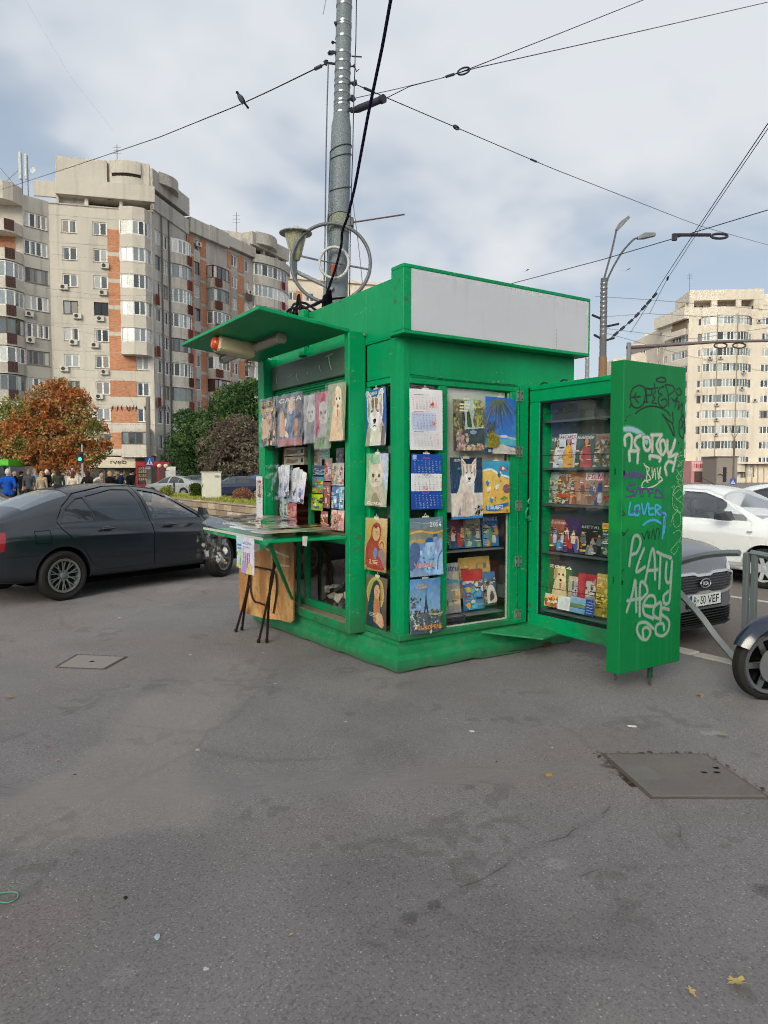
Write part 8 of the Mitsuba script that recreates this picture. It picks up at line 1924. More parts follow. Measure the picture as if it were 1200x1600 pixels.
wire('thick black cable hanging in front of the banded pole', [(614, -20), (598, 70), (575, 180), (555, 290), (543, 340)], 7.6, 9.5, .026, '#231f36', name='cable')
m = MB(); m.tube(curve([at(543, 340, 9.5), at(535, 362, 9.62), at(533, 385, 9.66), at(524, 420, 9.68), at(512, 455, 9.66), at(508, 470, 9.62)], 6), .017, '#15161c', 7); k = thing('cable', 'black cable running down over the white inner ring to the kiosk roof', 'cable', 'cables on the kiosk roof'); put(k + '__strand', m, 'vc')
tx_c = ['grey cable down the left side of the banded pole', 'thin grey cable close beside the left side of the pole', 'thin cable down the right side of the banded pole', 'slack thin cable right of the pole, reaching the kiosk roof', 'thin cable just left of the pole above the ring']
for i, (px, Y, r, c) in enumerate((([(513, 100), (511, 170), (509, 270), (508, 360), (506, 465)], 9.84, .010, '#6a6f78'), ([(516, 240), (514, 300), (512, 380), (510, 465)], 9.83, .008, '#565b62'), ([(557, 0), (556, 60), (553, 150), (551, 240), (548, 330), (546, 470)], 9.9, .008, '#4b505a'), ([(549, 300), (556, 350), (562, 400), (568, 460)], 9.95, .005, '#5a5f66'), ([(514, 310), (513, 330), (511, 352), (512, 400), (508, 460)], 9.80, .007, '#777c80'))):
 m = MB(); m.tube(curve([at(x, y, Y) for x, y in px], 6), r, c, 6); k = thing('cable', tx_c[i], 'cable', 'cables on the pole'); put(k + '__strand', m, 'vc')
r_ = np.random.default_rng(55)
k = thing('cable_tangle', 'tangle of black cables looping from the pole foot over the kiosk roof', 'cables');
for j in range(8):
 a = K(.0 + .1 * j, 1.75 + .05 * j, 3.22); b_ = K(.1, 2.1 + .12 * j, 3.0 - .02 * j); mid_ = (a + b_) / 2 + np.array([r_.uniform(-.15, .05), 0, r_.uniform(.12, .32)])
 m = MB(); m.tube(curve([at(509, 466, 9.6) * [1, 1, 1] if j % 2 else a, a, mid_, b_, b_ - [0, 0, .1]] if not j % 2 else [at(506, 468, 7.9), a + [0, 0, .05], mid_, b_], 6), .013, ['#1d1e22', '#26272c', '#33353a'][j % 3], 6); put(k + '__cable', m, 'vc')
m = MB(); m.add(m3.Manifold.hull_points(r_.normal(0, .045, (14, 3))), '#17181c', mat4(at(510, 468, 7.75))); m.tube([at(510, 468, 7.75), at(540, 465, 7.8)], .012, '#1c1d22', 6); m.tube([at(510, 468, 7.75), at(490, 478, 7.7)], .012, '#1c1d22', 6); put(k + '__knot', m, 'vc')
wire('span wire from the banded pole down to the left, with a pigeon on it', [(512, 98), (430, 138), (376, 163), (250, 214), (120, 258), (0, 297)], 9.95, 44, .012, more=[(500, 103, .12, 'ins')])
wire('long span wire from the pole down to the right edge', [(556, 132), (710, 198), (860, 262), (1090, 352), (1215, 387)], 10, 30, .009, more=[(711, 198, .13, 'loop'), (828, 249, .16, 'ins'), (575, 140, .12, 'ins')])
wire('span wire from the bracket arm up to the right', [(600, 155), (640, 135), (690, 122)], 9.6, 11.5, .008); wire('second short wire joining at the long turnbuckle', [(556, 153), (620, 139), (690, 122)], 9.9, 11.5, .007)
wire('wire leaving the turnbuckle towards the top edge', [(690, 122), (722, 112), (860, 58), (1010, -2)], 11.5, 14, .010, more=[(720, 113, .22, 'loop'), (700, 119, .12, 'ins')])
wire('wire leaving the turnbuckle towards the upper right corner', [(700, 119), (740, 107), (960, 58), (1210, 1)], 11.6, 16, .010)
wire('span wire low across the sky right of the sign', [(796, 444), (940, 406), (1055, 372), (1210, 325)], 34, 24, .022)
wire('upper of the two trolley wires at the right edge', [(1210, 178), (1090, 356), (1040, 432), (985, 520)], 14, 36, .016); wire('lower of the two trolley wires at the right edge', [(1210, 186), (1105, 340), (1040, 440), (1015, 490)], 14, 33, .013, more=[(1036, 446, .3, 'loop')])
wire('stay wire with a chain of insulators beside the far double lamp', [(1026, 458), (990, 498), (950, 532)], 33, 33, .03, more=[(x, y, .17, 'ins') for x, y in ((1017, 470), (1008, 480), (1000, 488), (990, 499), (980, 508), (968, 518), (958, 526))])
for i, (px, Y0, Y1, tx) in enumerate((([(930, 463), (1010, 468), (1215, 485)], 40, 40, 'faint wire at roof height of the cream block'), ([(945, 495), (1010, 490), (1215, 500)], 42, 40, 'wire crossing the top floors of the cream block'), ([(945, 513), (1080, 530), (1215, 510)], 42, 38, 'sagging wire across the cream block'), ([(945, 520), (1070, 555), (1215, 585)], 42, 60, 'wire slanting down across the cream block'),
 ([(80, 397), (190, 408), (300, 420)], 55, 60, 'thin wire across the upper floors of the beige block'), ([(70, 450), (160, 462), (310, 460)], 55, 60, 'thin wire in the middle of the beige block'), ([(80, 508), (160, 525), (260, 540)], 55, 60, 'thin slack wire below the middle of the beige block'), ([(85, 575), (160, 580), (300, 562)], 50, 55, 'wire above the bird wire on the beige block'), ([(150, 637), (215, 640), (300, 642)], 50, 52, 'wire with a row of pigeons below the beige block'), ([(120, 662), (240, 664), (330, 668)], 50, 52, 'lower wire by the wooden pole'), ([(192, 593), (205, 625), (214, 640)], 50, 50, 'short slanting wire in front of the brick strip'), ([(40, 0), (110, 120), (178, 205)], 60, 60, 'faint thin wire in the upper left sky'), ([(505, 22), (510, -5)], 12, 12, 'short wire end at the top edge left of the pole'))):
 wire(tx, px, Y0, Y1, .016 if i < 4 else .011, '#5a5d64' if i < 11 else '#9aa4ae', .0)
tb = thing('crossing_bar', 'dark bar with a looped end where the trolley wires cross', 'bar'); m = MB(); m.tube([at(1053, 367, 25), at(1110, 367, 25)], .06, '#33303c', 7); m.box(*(lambda p: (p[0] - .1, p[0] + .05, p[1] - .05, p[1] + .05, p[2] - .15, p[2] + .08))(at(1055, 369, 25)), '#2b2833'); put(tb + '__bar', m, 'vc_satin')
m = MB(); c = at(1124, 369, 25); m.tube([c + [.28 * math.cos(a), 0, .08 * math.sin(a)] for a in np.linspace(0, 2 * math.pi, 21)], .045, '#33303c', 6, None, False); put(tb + '__loop', m, 'vc_satin')

# far double street lamp on a banded concrete pole
SL = thing('street_lamp', 'tall concrete street lamp with two curved arms behind the right end of the kiosk', 'street lamp')
p = at(939, 740, 31); x0 = p[0]; m = MB(); m.add(lathe([(0, 0), (.19, 0), (.15, 6.2), (.135, 9.9), (0, 9.9)], 16), '#68696c', mat4((x0, 31, 0))); put(SL + '__pole', m, 'vc', smooth=40)
for y in list(range(448, 530, 7)): z = 1.6 + (740 - y) / 1120 * 31; put(SL + '__band', lathe([(.145, z - .03), (.155, z - .03), (.155, z + .03), (.145, z + .03)], 14), 'vc_metal', '#85888b', 40, mat4((x0, 31, 0)))
z = 1.6 + (740 - 560) / 1120 * 31; put(SL + '__cover', lathe([(.2, 3.2), (.17, z), (.16, z)], 14), 'vc', '#8a6d54', 40, mat4((x0, 31, 0)))
for pts, hd_ in (([(941, 470), (943, 440), (955, 395), (963, 360)], (971, 352)), ([(946, 470), (948, 440), (968, 400), (988, 376), (996, 372)], (1008, 370))):
 m = MB(); m.tube(curve([at(x, y, 31) for x, y in pts], 5), .042, '#55575b', 7); put(SL + '__arm', m, 'vc_satin')
 a_, b_ = at(*pts[-1], 31), at(*hd_, 31); d = (b_ - a_); d /= np.linalg.norm(d); H = frame(a_, d, np.cross([0, 1, 0], d) * -1)
 h = m3.Manifold.hull_points(np.array([(0, -.05, -.08), (0, .05, -.08), (0, -.05, .08), (0, .05, .08), (.3, .14, -.16), (.3, .14, .16), (.3, -.06, -.16), (.3, -.06, .16), (.75, .08, -.1), (.75, .08, .1), (.75, -.04, -.1), (.75, -.04, .1)])); put(SL + '__lamp_head', h, 'vc_satin', '#77797b', 35, H)
for i, (px, py) in enumerate(((925, 492), (967, 506), (960, 528), (928, 523))): m = MB(); m.tube([at(939, py + 6, 31), at(px, py, 31)], .05, '#3a3b40', 6); put(SL + '__stay', m, 'vc')
P2 = thing('utility_pole', 'slim banded pole half hidden left of the far double street lamp', 'pole'); p = at(915, 740, 40); m = MB(); m.add(lathe([(0, 0), (.14, 0), (.11, 8.0), (0, 8.0)], 12), '#8c8c8e', mat4((p[0], 40, 0))); put(P2 + '__shaft', m, 'vc', smooth=40)
for z in np.arange(5.5, 8, .35): put(P2 + '__band', lathe([(.118, z - .03), (.13, z - .03), (.13, z + .03), (.118, z + .03)], 12), 'vc_metal', '#a9acae', 40, mat4((p[0], 40, 0)))
MA = thing('catenary_mast', 'grey mast with a long tapering arm reaching right in front of the cream block', 'mast'); p = at(979, 740, 40); m = MB(); m.add(lathe([(0, 0), (.15, 0), (.12, 8.8), (0, 8.85)], 14), '#85878a', mat4((p[0], 40, 0))); put(MA + '__post', m, 'vc', smooth=40)
m = MB(); m.tube([at(979, 543, 40), at(1030, 540, 40), at(1120, 534, 39), at(1260, 531, 38)], [.09, .10, .08, .065], '#64595a', 10); m.add(m3.Manifold.hull_points(np.array([at(981, 540, 40), at(981, 556, 40), at(1032, 540, 40), at(981, 540, 40.2), at(981, 556, 40.2), at(1032, 541, 40.2)])), '#7b6f70'); put(MA + '__arm', m, 'vc_satin', smooth=40)
for px in (1126, 1155): m = MB(); c = at(px, 537, 39); m.tube([c + [.35 * math.cos(a), 0, .14 * math.sin(a) - .1] for a in np.linspace(0, math.pi * 2, 15)], .04, '#4f484a', 6, None, False); put(MA + '__clamp', m, 'vc')
FL = thing('street_lamp', 'slender far lamp post with two forked arms in front of the cream block', 'street lamp'); p = at(1146, 740, 95); zt = 1.6 + 55 / 1120 * 95; m = MB(); m.tube([(p[0], 95, 0), (p[0], 95, zt)], .13, '#6d665f', 8)
for sd in (-1, 1): m.tube(curve([(p[0], 95, zt - .1), (p[0] + sd * .35, 95, zt + .6), (p[0] + sd * .6, 95, zt + 1.6)], 4), .05, '#857e76', 5); m.add(cbox(p[0] + sd * .5 - .4 + sd * .3, p[0] + sd * .5 + .4 + sd * .3, 94.9, 95.1, zt + 1.55, zt + 1.72, .03), '#a9a59c')
put(FL + '__post', m, 'vc')

def crossing_sign(text, px, y0, y1, Y, post):
 k = thing('crossing_sign', text, 'road sign'); a, b_ = at(px, y0, Y), at(px, y1, Y); h = a[2] - b_[2]; x = a[0]
 s = Sheet(h, h, '#1f4f94'); s.mott = 0; s.rect(0, 0, 1, 1, '#2456a0'); s.pg([(.12, .12), (.5, .88), (.88, .12)], '#cfd6dd'); s.el(.52, .62, .06, .06, '#1d1f24'); s.line([(.52, .55), (.5, .36), (.4, .2)], h * .07, '#1d1f24'); s.line([(.5, .36), (.62, .2)], h * .07, '#1d1f24'); s.line([(.38, .44), (.52, .5), (.62, .42)], h * .05, '#1d1f24')
 put(k + '__plate', s.build(), 'print', M=frame((x - h / 2, Y - .06, b_[2]), (1, 0, 0), (0, 0, 1)))
 if post: m = MB(); m.tube([(x, Y, 0), (x, Y, a[2])], .035, '#8a8c8e', 7); put(k + '__post', m, 'vc_satin')
crossing_sign('blue pedestrian crossing sign on the pole in front of the red shop', 234, 714, 728, 49.7, False); crossing_sign('blue pedestrian crossing sign above the white cars at the right', 1145, 748, 757, 85, True)
WP = thing('utility_pole', 'weathered grey pole carrying the blue crossing sign in front of the red shop', 'pole'); p = at(233, 740, 50); m = MB(); m.add(lathe([(0, 0), (.17, 0), (.14, 6.9), (0, 6.9)], 14), '#77736f', mat4((p[0], 50, 0))); put(WP + '__shaft', m, 'vc', smooth=40)
m = MB(); m.box(p[0] - .16, p[0] + .16, 49.80, 49.82, 1.9, 2.7, '#b9b6ae'); put(WP + '__paper_notice', m, 'vc')
m = MB(); m.box(p[0] - .15, p[0] + .17, 49.79, 49.80, .6, 1.2, '#a5a09a'); put(WP + '__paper_notice', m, 'vc')
TLt = thing('traffic_light', 'green traffic light on a slim grey pole in front of the orange tree', 'traffic light'); p = at(129, 740, 36); zt = 1.6 + 45 / 1120 * 36; m = MB(); m.tube([(p[0], 36, 0), (p[0], 36, zt)], .05, '#9a9c9c', 8); put(TLt + '__pole', m, 'vc_satin')
m = MB(); c = at(125.5, 715, 35.9); m.add(cbox(c[0] - .13, c[0] + .13, 35.85, 36.0, c[2] - .24, c[2] + .28, .03), '#15191a'); put(TLt + '__housing', m, 'vc_satin')
v, f = trimesh.creation.icosphere(2, .085).vertices, trimesh.creation.icosphere(2, .085).faces; key = uniq(TLt + '__green_lens'); scene[key] = mikit.ply((np.array(v) * [1, .4, 1] + [c[0], 35.84, c[2] - .08], f), {'type': 'diffuse', 'reflectance': {'type': 'rgb', 'value': [.05, .4, .3]}}, smooth=True, emitter={'type': 'area', 'radiance': {'type': 'rgb', 'value': [.02, .55, .36]}})
m = MB(); m.add(lathe([(0, 0), (.08, .02), (.08, .06), (0, .06)], 12), '#1a1c1c', frame((c[0], 35.84, c[2] + .15), (1, 0, 0), (0, 0, 1))); put(TLt + '__dark_lens', m, 'vc_gloss')
CB = thing('utility_cabinet', 'white electrical cabinet with small black scribbles standing on the grassy island', 'cabinet'); p = at(334, 787, 34.5); cmx = mat4((p[0] - .1, 34.5, .42), .42)
m = MB(); m.add(cbox(-.42, .42, -.26, .26, 0, 1.22, .012), '#c9c6ba', cmx); m.add(cbox(-.46, .46, -.30, .30, 1.22, 1.27, .01), '#bfbcb0', cmx); put(CB + '__body', m, 'vc_satin')
m = MB(); m.box(-.39, .39, -.272, -.262, .06, 1.18, '#cdcabf', cmx); m.box(.1, .34, -.276, -.271, .98, 1.1, '#8f8c84', cmx); put(CB + '__door', m, 'vc_satin')
m = MB()
for q in range(6): m.box(-.423, -.421, -.2 + q * .06, -.17 + q * .06, .48 + .05 * (q % 2), .72 - .04 * (q % 3), '#3a3a3a', cmx)
put(CB + '__scribble', m, 'vc')
BO = thing('bollard_post', 'slim dark post standing before the silver saloon', 'post'); p = at(272, 776, 44); m = MB(); m.tube([(p[0], 44, 0), (p[0], 44, 1.15)], .07, '#3f4650', 8); put(BO + '__post', m, 'vc_satin')
BSh = thing('bus_shelter', 'bus shelter with a bright green roof edge at the far left', 'bus shelter'); p0, p1 = at(-40, 740, 42), at(16.5, 740, 42)
m = MB(); m.add(cbox(p0[0], p1[0], 41.8, 43.6, 2.05, 2.42, .03), '#4fae2a'); put(BSh + '__roof', m, 'vc_satin'); m = MB(); m.box(p0[0], p1[0] + .6, 43.5, 43.55, .2, 2.05, '#4c5458'); put(BSh + '__back_panel', m, 'car_glass')
for x in (p0[0] + .2, p1[0] - .1): m = MB(); m.box(x, x + .08, 42.0, 42.1, 0, 2.05, '#8a8f8c'); put(BSh + '__post', m, 'vc_satin')
# pedestrian guard rails on the kerb
def rail(text, segs, posts, gname='guard rails along the kerb'):
 k = thing('guard_rail', text, 'guard rail', gname)
 for s_, r in segs: m = MB(); m.tube(curve(s_, 6) if len(s_) > 2 else s_, r, '#666e72', 4); put(k + '__rail', m, 'vc_satin')
 for q, zt in posts: m = MB(); m.add(cbox(-.021, .021, -.021, .021, -.02, zt, .004), '#5f676b', mat4(q * [1, 1, 0], KA)); put(k + '__post', m, 'vc_satin')
 return k
R = lambda x, y: onX(x, y, 2.47)
rail('grey steel guard rail with a fallen bent bar beside the scooter wheel', [([R(1045, 885), R(1070, 876), R(1100, 868), R(1130, 864.5), R(1156, 864)], .028), ([R(1050, 915), R(1070, 935), R(1095, 963), R(1120, 997), R(1149, 1031)], .034)], [(R(1162, 1045), .95)])
rail('second section of the steel guard rail, cut by the right edge', [([R(1173, 864), R(1190, 867), R(1230, 876)], .028)], [(R(1174.5, 1050), .95), (R(1240, 1070), .93)])
rail('bent grey rail showing over the bonnet of the black saloon', [([R(338, 826), R(352, 817), R(372, 809), R(398, 804), R(420, 803)], .03)], [(R(336, 858), .62), (R(424, 850), .8)])

# maxi-scooter, only its front wheel and mudguard in view
SCt = thing('scooter', 'dark blue scooter of which only the front wheel and mudguard are in view', 'scooter')
SM = mat4((2.72, 5.03, 0), math.radians(197))
ty, rm = wheel_meshes(.255, .10, 6, .79, '#85888c', double=False); WS = SM @ mat4((0, .0, .255), math.pi - .10)
put(SCt + '__wheel__tyre', ty, 'rubber', None, 40, WS); put(SCt + '__wheel__rim', rm, 'vc_metal', None, 35, WS); USED.add(SCt + '__wheel')
m = MB(); m.add(lathe([(.055, .062), (.125, .062), (.125, .068), (.055, .068)], 30), '#a5a8ab', SM @ mat4((0, 0, .255), 0, math.pi / 2)); m.add(lathe([(.055, .062), (.125, .062), (.125, .068), (.055, .068)], 30), '#a5a8ab', SM @ mat4((0, 0, .255), 0, -math.pi / 2)); put(SCt + '__wheel__brake_disc', m, 'vc_metal'); m = MB(); m.add(cbox(-.14, -.05, .055, .10, .27, .36, .012), '#2f3033', SM); put(SCt + '__brake_caliper', m, 'vc_satin')
a = np.linspace(math.radians(25), math.radians(172), 16); V = []
for t in a:
 for w_ in np.linspace(-1, 1, 9): rr = .300 - .045 * abs(w_) ** 2.4 + .05 * math.sin(t) * (1 - abs(w_)) * .5; V.append((rr * math.cos(t) * 1.05 - .02, .085 * w_ * (.55 + .45 * math.sin(t) ** .5), .275 + rr * math.sin(t)))
nW = 9; ii, jj = np.meshgrid(np.arange(15), np.arange(8), indexing='ij'); q = (ii * nW + jj).reshape(-1); put(SCt + '__mudguard', (np.array(V), np.stack([q, q + 1, q + nW + 1, q + nW], 1)), 'car_paint', '#0a1730', True, SM)
m = MB()
for sd in (-1, 1): m.tube([(0, sd * .085, .255), (-.16, sd * .085, .55), (-.30, sd * .07, .80)], .022, '#6f7275', 8, SM)
m.tube([(0, -.1, .255), (0, .1, .255)], .02, '#8d9093', 8, SM); put(SCt + '__fork', m, 'vc_metal', smooth=40)
m = MB(); m.add(m3.Manifold.hull_points(np.array([(-.30, -.18, .62), (-.30, .18, .62), (-.42, -.24, .95), (-.42, .24, .95), (-.5, -.16, .4), (-.5, .16, .4), (-.42, -.2, 1.02), (-.42, .2, 1.02)])), '#152844', SM); m.add(m3.Manifold.hull_points(np.array([(-.5, -.15, .16), (-.5, .15, .16), (-1.2, -.18, .2), (-1.2, .18, .2), (-1.5, -.2, .62), (-1.5, .2, .62), (-1.1, -.2, .68), (-1.1, .2, .68), (-.55, -.15, .34), (-.55, .15, .34)])), '#152844', SM); put(SCt + '__fairing', m, 'car_paint', smooth=35)
m = MB(); m.add(m3.Manifold.hull_points(np.array([(-.95, -.15, .68), (-.95, .15, .68), (-1.6, -.14, .7), (-1.6, .14, .7), (-1.0, -.12, .78), (-1.0, .12, .78), (-1.55, -.1, .82), (-1.55, .1, .82)])), '#1a1a1b', SM); put(SCt + '__saddle', m, 'vc_satin', smooth=35)
m = MB(); m.tube([(-.36, -.36, 1.06), (-.34, -.1, 1.02), (-.34, .1, 1.02), (-.36, .36, 1.06)], .016, '#1b1b1c', 7, SM); put(SCt + '__handlebar', m, 'vc_satin')
W2 = SM @ mat4((-1.38, .0, .255), math.pi); put(SCt + '__wheel_001__tyre', ty, 'rubber', None, 40, W2); put(SCt + '__wheel_001__rim', rm, 'vc_metal', None, 35, W2)

# pigeons
def pigeon_mesh():
 b = m3.Manifold.sphere(1, 16).scale([.055, .05, .10]).rotate([0, 18, 0]); h = m3.Manifold.sphere(1, 12).scale([.028, .026, .03]).translate([.035, 0, .125]); n = m3.Manifold.hull_points(np.array([(.03, 0, .1), (.0, .03, .06), (.0, -.03, .06), (.05, .02, .07), (.05, -.02, .07), (.045, 0, .13), (.02, .015, .13), (.02, -.015, .13)]))
 t = m3.Manifold.hull_points(np.array([(-.02, .025, -.07), (-.02, -.025, -.07), (-.07, .03, -.20), (-.07, -.03, -.20), (-.085, .03, -.19), (-.085, -.03, -.19), (-.05, 0, -.06)])); k_ = m3.Manifold.hull_points(np.array([(.058, .006, .125), (.058, -.006, .125), (.085, 0, .118), (.06, 0, .132)]))
 lg = m3.Manifold.hull_points(np.array([(.01, .015, -.07), (.02, .02, -.07), (.01, .018, -.115), (.018, .018, -.115)])) + m3.Manifold.hull_points(np.array([(.01, -.015, -.07), (.02, -.02, -.07), (.01, -.018, -.115), (.018, -.018, -.115)]))
 return b + h + n + t + k_ + lg
pm = pigeon_mesh(); v_, f_ = as_vf(pm); cc_ = np.array([lin('#20222a') if z > .08 else lin('#4f545e') if x > -.02 else lin('#2b2e36') for x, y, z in v_])
Pg = solo('pigeon', (v_, f_), 'dark pigeon perched on the span wire left of the banded pole', 'pigeon', 'vc', cc_, True, mat4(at(377, 157, 14.2), math.radians(200)) @ mat4((0, 0, .03), 0, 0, .35))
PGg = 'pigeons in a row on the wire'
for i, px in enumerate((176, 184, 190, 199, 203, 208, 213, 227, 231, 250, 254, 258, 263)): solo('pigeon', (v_, f_), 'small dark pigeon sitting in the row on the wire by the grey pole', 'pigeon', 'vc', cc_, True, mat4(at(px, 637.5, 50.5), i * 1.3, s=1.15), group=PGg)
for x, y, tx in ((820, 425, 'tiny gull flying above the sign panel'), (977, 424, 'tiny gull flying right of the double street lamp')): m = MB(); c = at(x, y, 60); m.add(m3.Manifold.hull_points(np.array([(-.2, 0, 0), (.2, 0, .03), (0, .05, .05), (0, -.05, 0)])), '#8a9098', mat4(c, .5)); m.add((np.array([(0, 0, .03), (-.1, .5, .2), (.1, .45, .18), (-.1, -.5, .12), (.1, -.45, .1)]), np.array([[0, 1, 2], [0, 4, 3]])), '#9aa0a8', mat4(c, .5)); solo('gull', m, tx, 'bird')

# ------------------------------------------------------------------ the crowd waiting behind the black saloon
def ball(p, r): return m3.Manifold.sphere(float(r), 14).translate([float(x) for x in p])

def body_mesh(arm='down', bend=0.0, female=False):
 J = {'pel': ((0, 0, .95), .150), 'wai': ((0, 0, 1.10), .135), 'che': ((.0, 0, 1.32), .165), 'nek': ((0, 0, 1.49), .062), 'shl': ((0, .175, 1.40), .075), 'shr': ((0, -.175, 1.40), .075),
   'hil': ((0, .095, .90), .105), 'hir': ((0, -.095, .90), .105), 'knl': ((.03, .10, .50), .068), 'knr': ((-.01, -.10, .50), .068), 'anl': ((-.02, .11, .09), .047), 'anr': ((-.06, -.11, .09), .047), 'tol': ((.13, .12, .045), .042), 'tor': ((.09, -.12, .045), .042)}
 L = {'down': ((-.02, .24, 1.12), (.06, .25, .88)), 'up': ((.16, .26, 1.22), (.28, .16, 1.48)), 'pocket': ((-.08, .29, 1.14), (.08, .17, 1.0)), 'carry': ((.02, .25, 1.12), (.24, .18, 1.10))}
 J['ell'], J['hal'] = (L[arm][0], .052), (L[arm][1], .040); d = L['down' if arm != 'pocket' else 'pocket']; J['elr'], J['har'] = ((d[0][0], -d[0][1], d[0][2]), .052), ((d[1][0], -d[1][1], d[1][2]), .040)
 ch = ball((.0, .06, 1.32), .15) + ball((0, -.06, 1.32), .15)
 B = [('pel', 'wai'), ('wai', 'che'), ('che', 'nek'), ('che', 'shl'), ('che', 'shr'), ('shl', 'ell'), ('ell', 'hal'), ('shr', 'elr'), ('elr', 'har'), ('pel', 'hil'), ('pel', 'hir'), ('hil', 'knl'), ('hir', 'knr'), ('knl', 'anl'), ('knr', 'anr'), ('anl', 'tol'), ('anr', 'tor')]
 M_ = m3.Manifold.batch_hull([ch])
 for a, b in B: M_ = M_ + m3.Manifold.batch_hull([ball(*J[a]), ball(*J[b])])
 hd_ = m3.Manifold.sphere(1, 22).scale([.092, .074, .115]).translate([.02, 0, 1.625]); jaw = m3.Manifold.sphere(1, 14).scale([.062, .055, .055]).translate([.045, 0, 1.545]); nose = m3.Manifold.hull_points(np.array([(.10, .012, 1.585), (.10, -.012, 1.585), (.128, 0, 1.59), (.105, 0, 1.64), (.09, .01, 1.63), (.09, -.01, 1.63)]))
 M_ = M_ + m3.Manifold.batch_hull([ball(J['nek'][0], .058), ball((.01, 0, 1.58), .055)]) + m3.Manifold.batch_hull([hd_, jaw]) + nose + ball((.0, .078, 1.61), .024) + ball((.0, -.078, 1.61), .024)
 for h in ('hal', 'har'):
  p = np.array(J[h][0]); e = np.array(J['ell' if h == 'hal' else 'elr'][0]); dd = (p - e) / np.linalg.norm(p - e); sd = np.cross(dd, [1, 0, .2]); sd /= np.linalg.norm(sd)
  M_ = M_ + m3.Manifold.batch_hull([ball(p, .036), ball(p + dd * .07 + sd * .025, .016), ball(p + dd * .07 - sd * .025, .016)])
  for q in range(4): M_ = M_ + m3.Manifold.batch_hull([ball(p + dd * .075 + sd * (.027 - .018 * q), .0095), ball(p + dd * (.135 - .008 * abs(q - 1)) + sd * (.03 - .02 * q) + np.array([.012, 0, 0]), .0075)])
  M_ = M_ + m3.Manifold.batch_hull([ball(p + dd * .02 + sd * .03, .012), ball(p + dd * .07 + sd * .058, .009)])
 v, f = as_vf(M_.refine_to_length(.05)); t = trimesh.Trimesh(v, f); t.merge_vertices(); trimesh.smoothing.filter_taubin(t, .5, .52, 4)
 v = np.asarray(t.vertices).copy()
 if bend:
  k = np.clip((v[:, 2] - .95) / .5, 0, 1); a = bend * k; x, z = v[:, 0].copy(), v[:, 2] - .95; m_ = z > 0; v[m_, 0] = (x * np.cos(a) + z * np.sin(a))[m_]; v[m_, 2] = (.95 + z * np.cos(a) - x * np.sin(a))[m_]
 return v, np.asarray(t.faces), J

def hair_mesh(kind):
 cap = m3.Manifold.sphere(1, 22).scale([.106, .088, .125]).translate([.004, 0, 1.642]); cut = m3.Manifold.cube([.3, .3, .16]).translate([.045, -.15, 1.50]); h = cap - cut - m3.Manifold.cube([.4, .4, .12]).translate([-.2, -.2, 1.46])
 if kind == 'long': h = h + m3.Manifold.batch_hull([ball((-.045, .035, 1.62), .06), ball((-.045, -.035, 1.62), .06), ball((-.075, .05, 1.38), .05), ball((-.075, -.05, 1.38), .05)])
 if kind == 'bald': h = h ^ m3.Manifold.cube([.4, .4, .11]).translate([-.25, -.2, 1.555])
 if kind == 'hood': h = m3.Manifold.batch_hull([m3.Manifold.sphere(1, 18).scale([.12, .105, .135]).translate([-.012, 0, 1.63]), ball((-.04, 0, 1.5), .09)]) - m3.Manifold.cube([.3, .16, .2]).translate([.05, -.08, 1.52])
 return h

PV = {}
GRP = 'people in the waiting crowd'
crowd = [(12, 26, 'blue', 'person with white hair in a bright blue jacket at the far left', '#1f4fa6', '#2a2c33', '#c4c2bd', 'short', 'pocket', 0, 95), (22, 35, '', 'bald person in a black jacket behind the blue jacket', '#17181b', '#20222a', '#8f8a84', 'bald', 'down', 0, 20), (33, 37, '', 'person with dark hair and a dark jacket left of the one with glasses', '#1b1d21', '#2a2a2e', '#1d1815', 'short', 'carry', 0, 60),
   (45, 34, 'glasses', 'person wearing glasses and a grey jacket', '#4a4c50', '#2b2d33', '#7a6a58', 'short', 'down', 0, -75), (54, 38, '', 'person in a light blue top beside the one with glasses', '#7a93b0', '#3a3f4a', '#8a7356', 'short', 'carry', 0, -20), (65, 33, '', 'person with long blonde hair', '#a08f78', '#4a4238', '#a98a5c', 'long', 'down', 0, 85),
   (73, 36, '', 'person with white hair in a black coat, right of the long blonde hair', '#15161a', '#1d1e22', '#c9c7c2', 'short', 'pocket', 0, 80), (83, 40, '', 'person in a pale cream jacket half hidden in the crowd', '#b5ab9c', '#4a4640', '#6a5a48', 'short', 'down', 0, 30), (91, 35, '', 'person with dark brown hair in a green grey coat', '#3f443c', '#2a2a2a', '#3a2c22', 'long', 'carry', 0, 120),
   (114, 33, '', 'person with long brown hair in a white coat beside the traffic light', '#c9bdae', '#4a4a50', '#5a3324', 'long', 'down', 0, 95), (137, 34, '', 'person in a dark brown padded jacket right of the traffic light', '#2b2526', '#24242a', '#3a3230', 'hood', 'pocket', 0, 80), (148, 35, '', 'person in a white top bending forward', '#cfcac2', '#7a7468', '#9a8a78', 'short', 'carry', .55, -10),
   (158, 38, '', 'person in a grey and pink top between the white and the black jackets', '#7f6f72', '#3a3a42', '#4a3a30', 'short', 'down', 0, 40), (171, 33, '', 'person with blonde hair in a black jacket stretching an arm', '#1f2124', '#2a2c34', '#b08a5c', 'short', 'up', 0, -15), (187, 34, 'pack', 'person in a dark blue jacket with a backpack', '#1d2a44', '#24262e', '#2a2420', 'short', 'carry', .12, 30), (202, 32, '', 'person in a black jacket leaning towards the shop window, rightmost of the crowd', '#16181b', '#1f2026', '#1d1a18', 'short', 'up', .18, 60)]
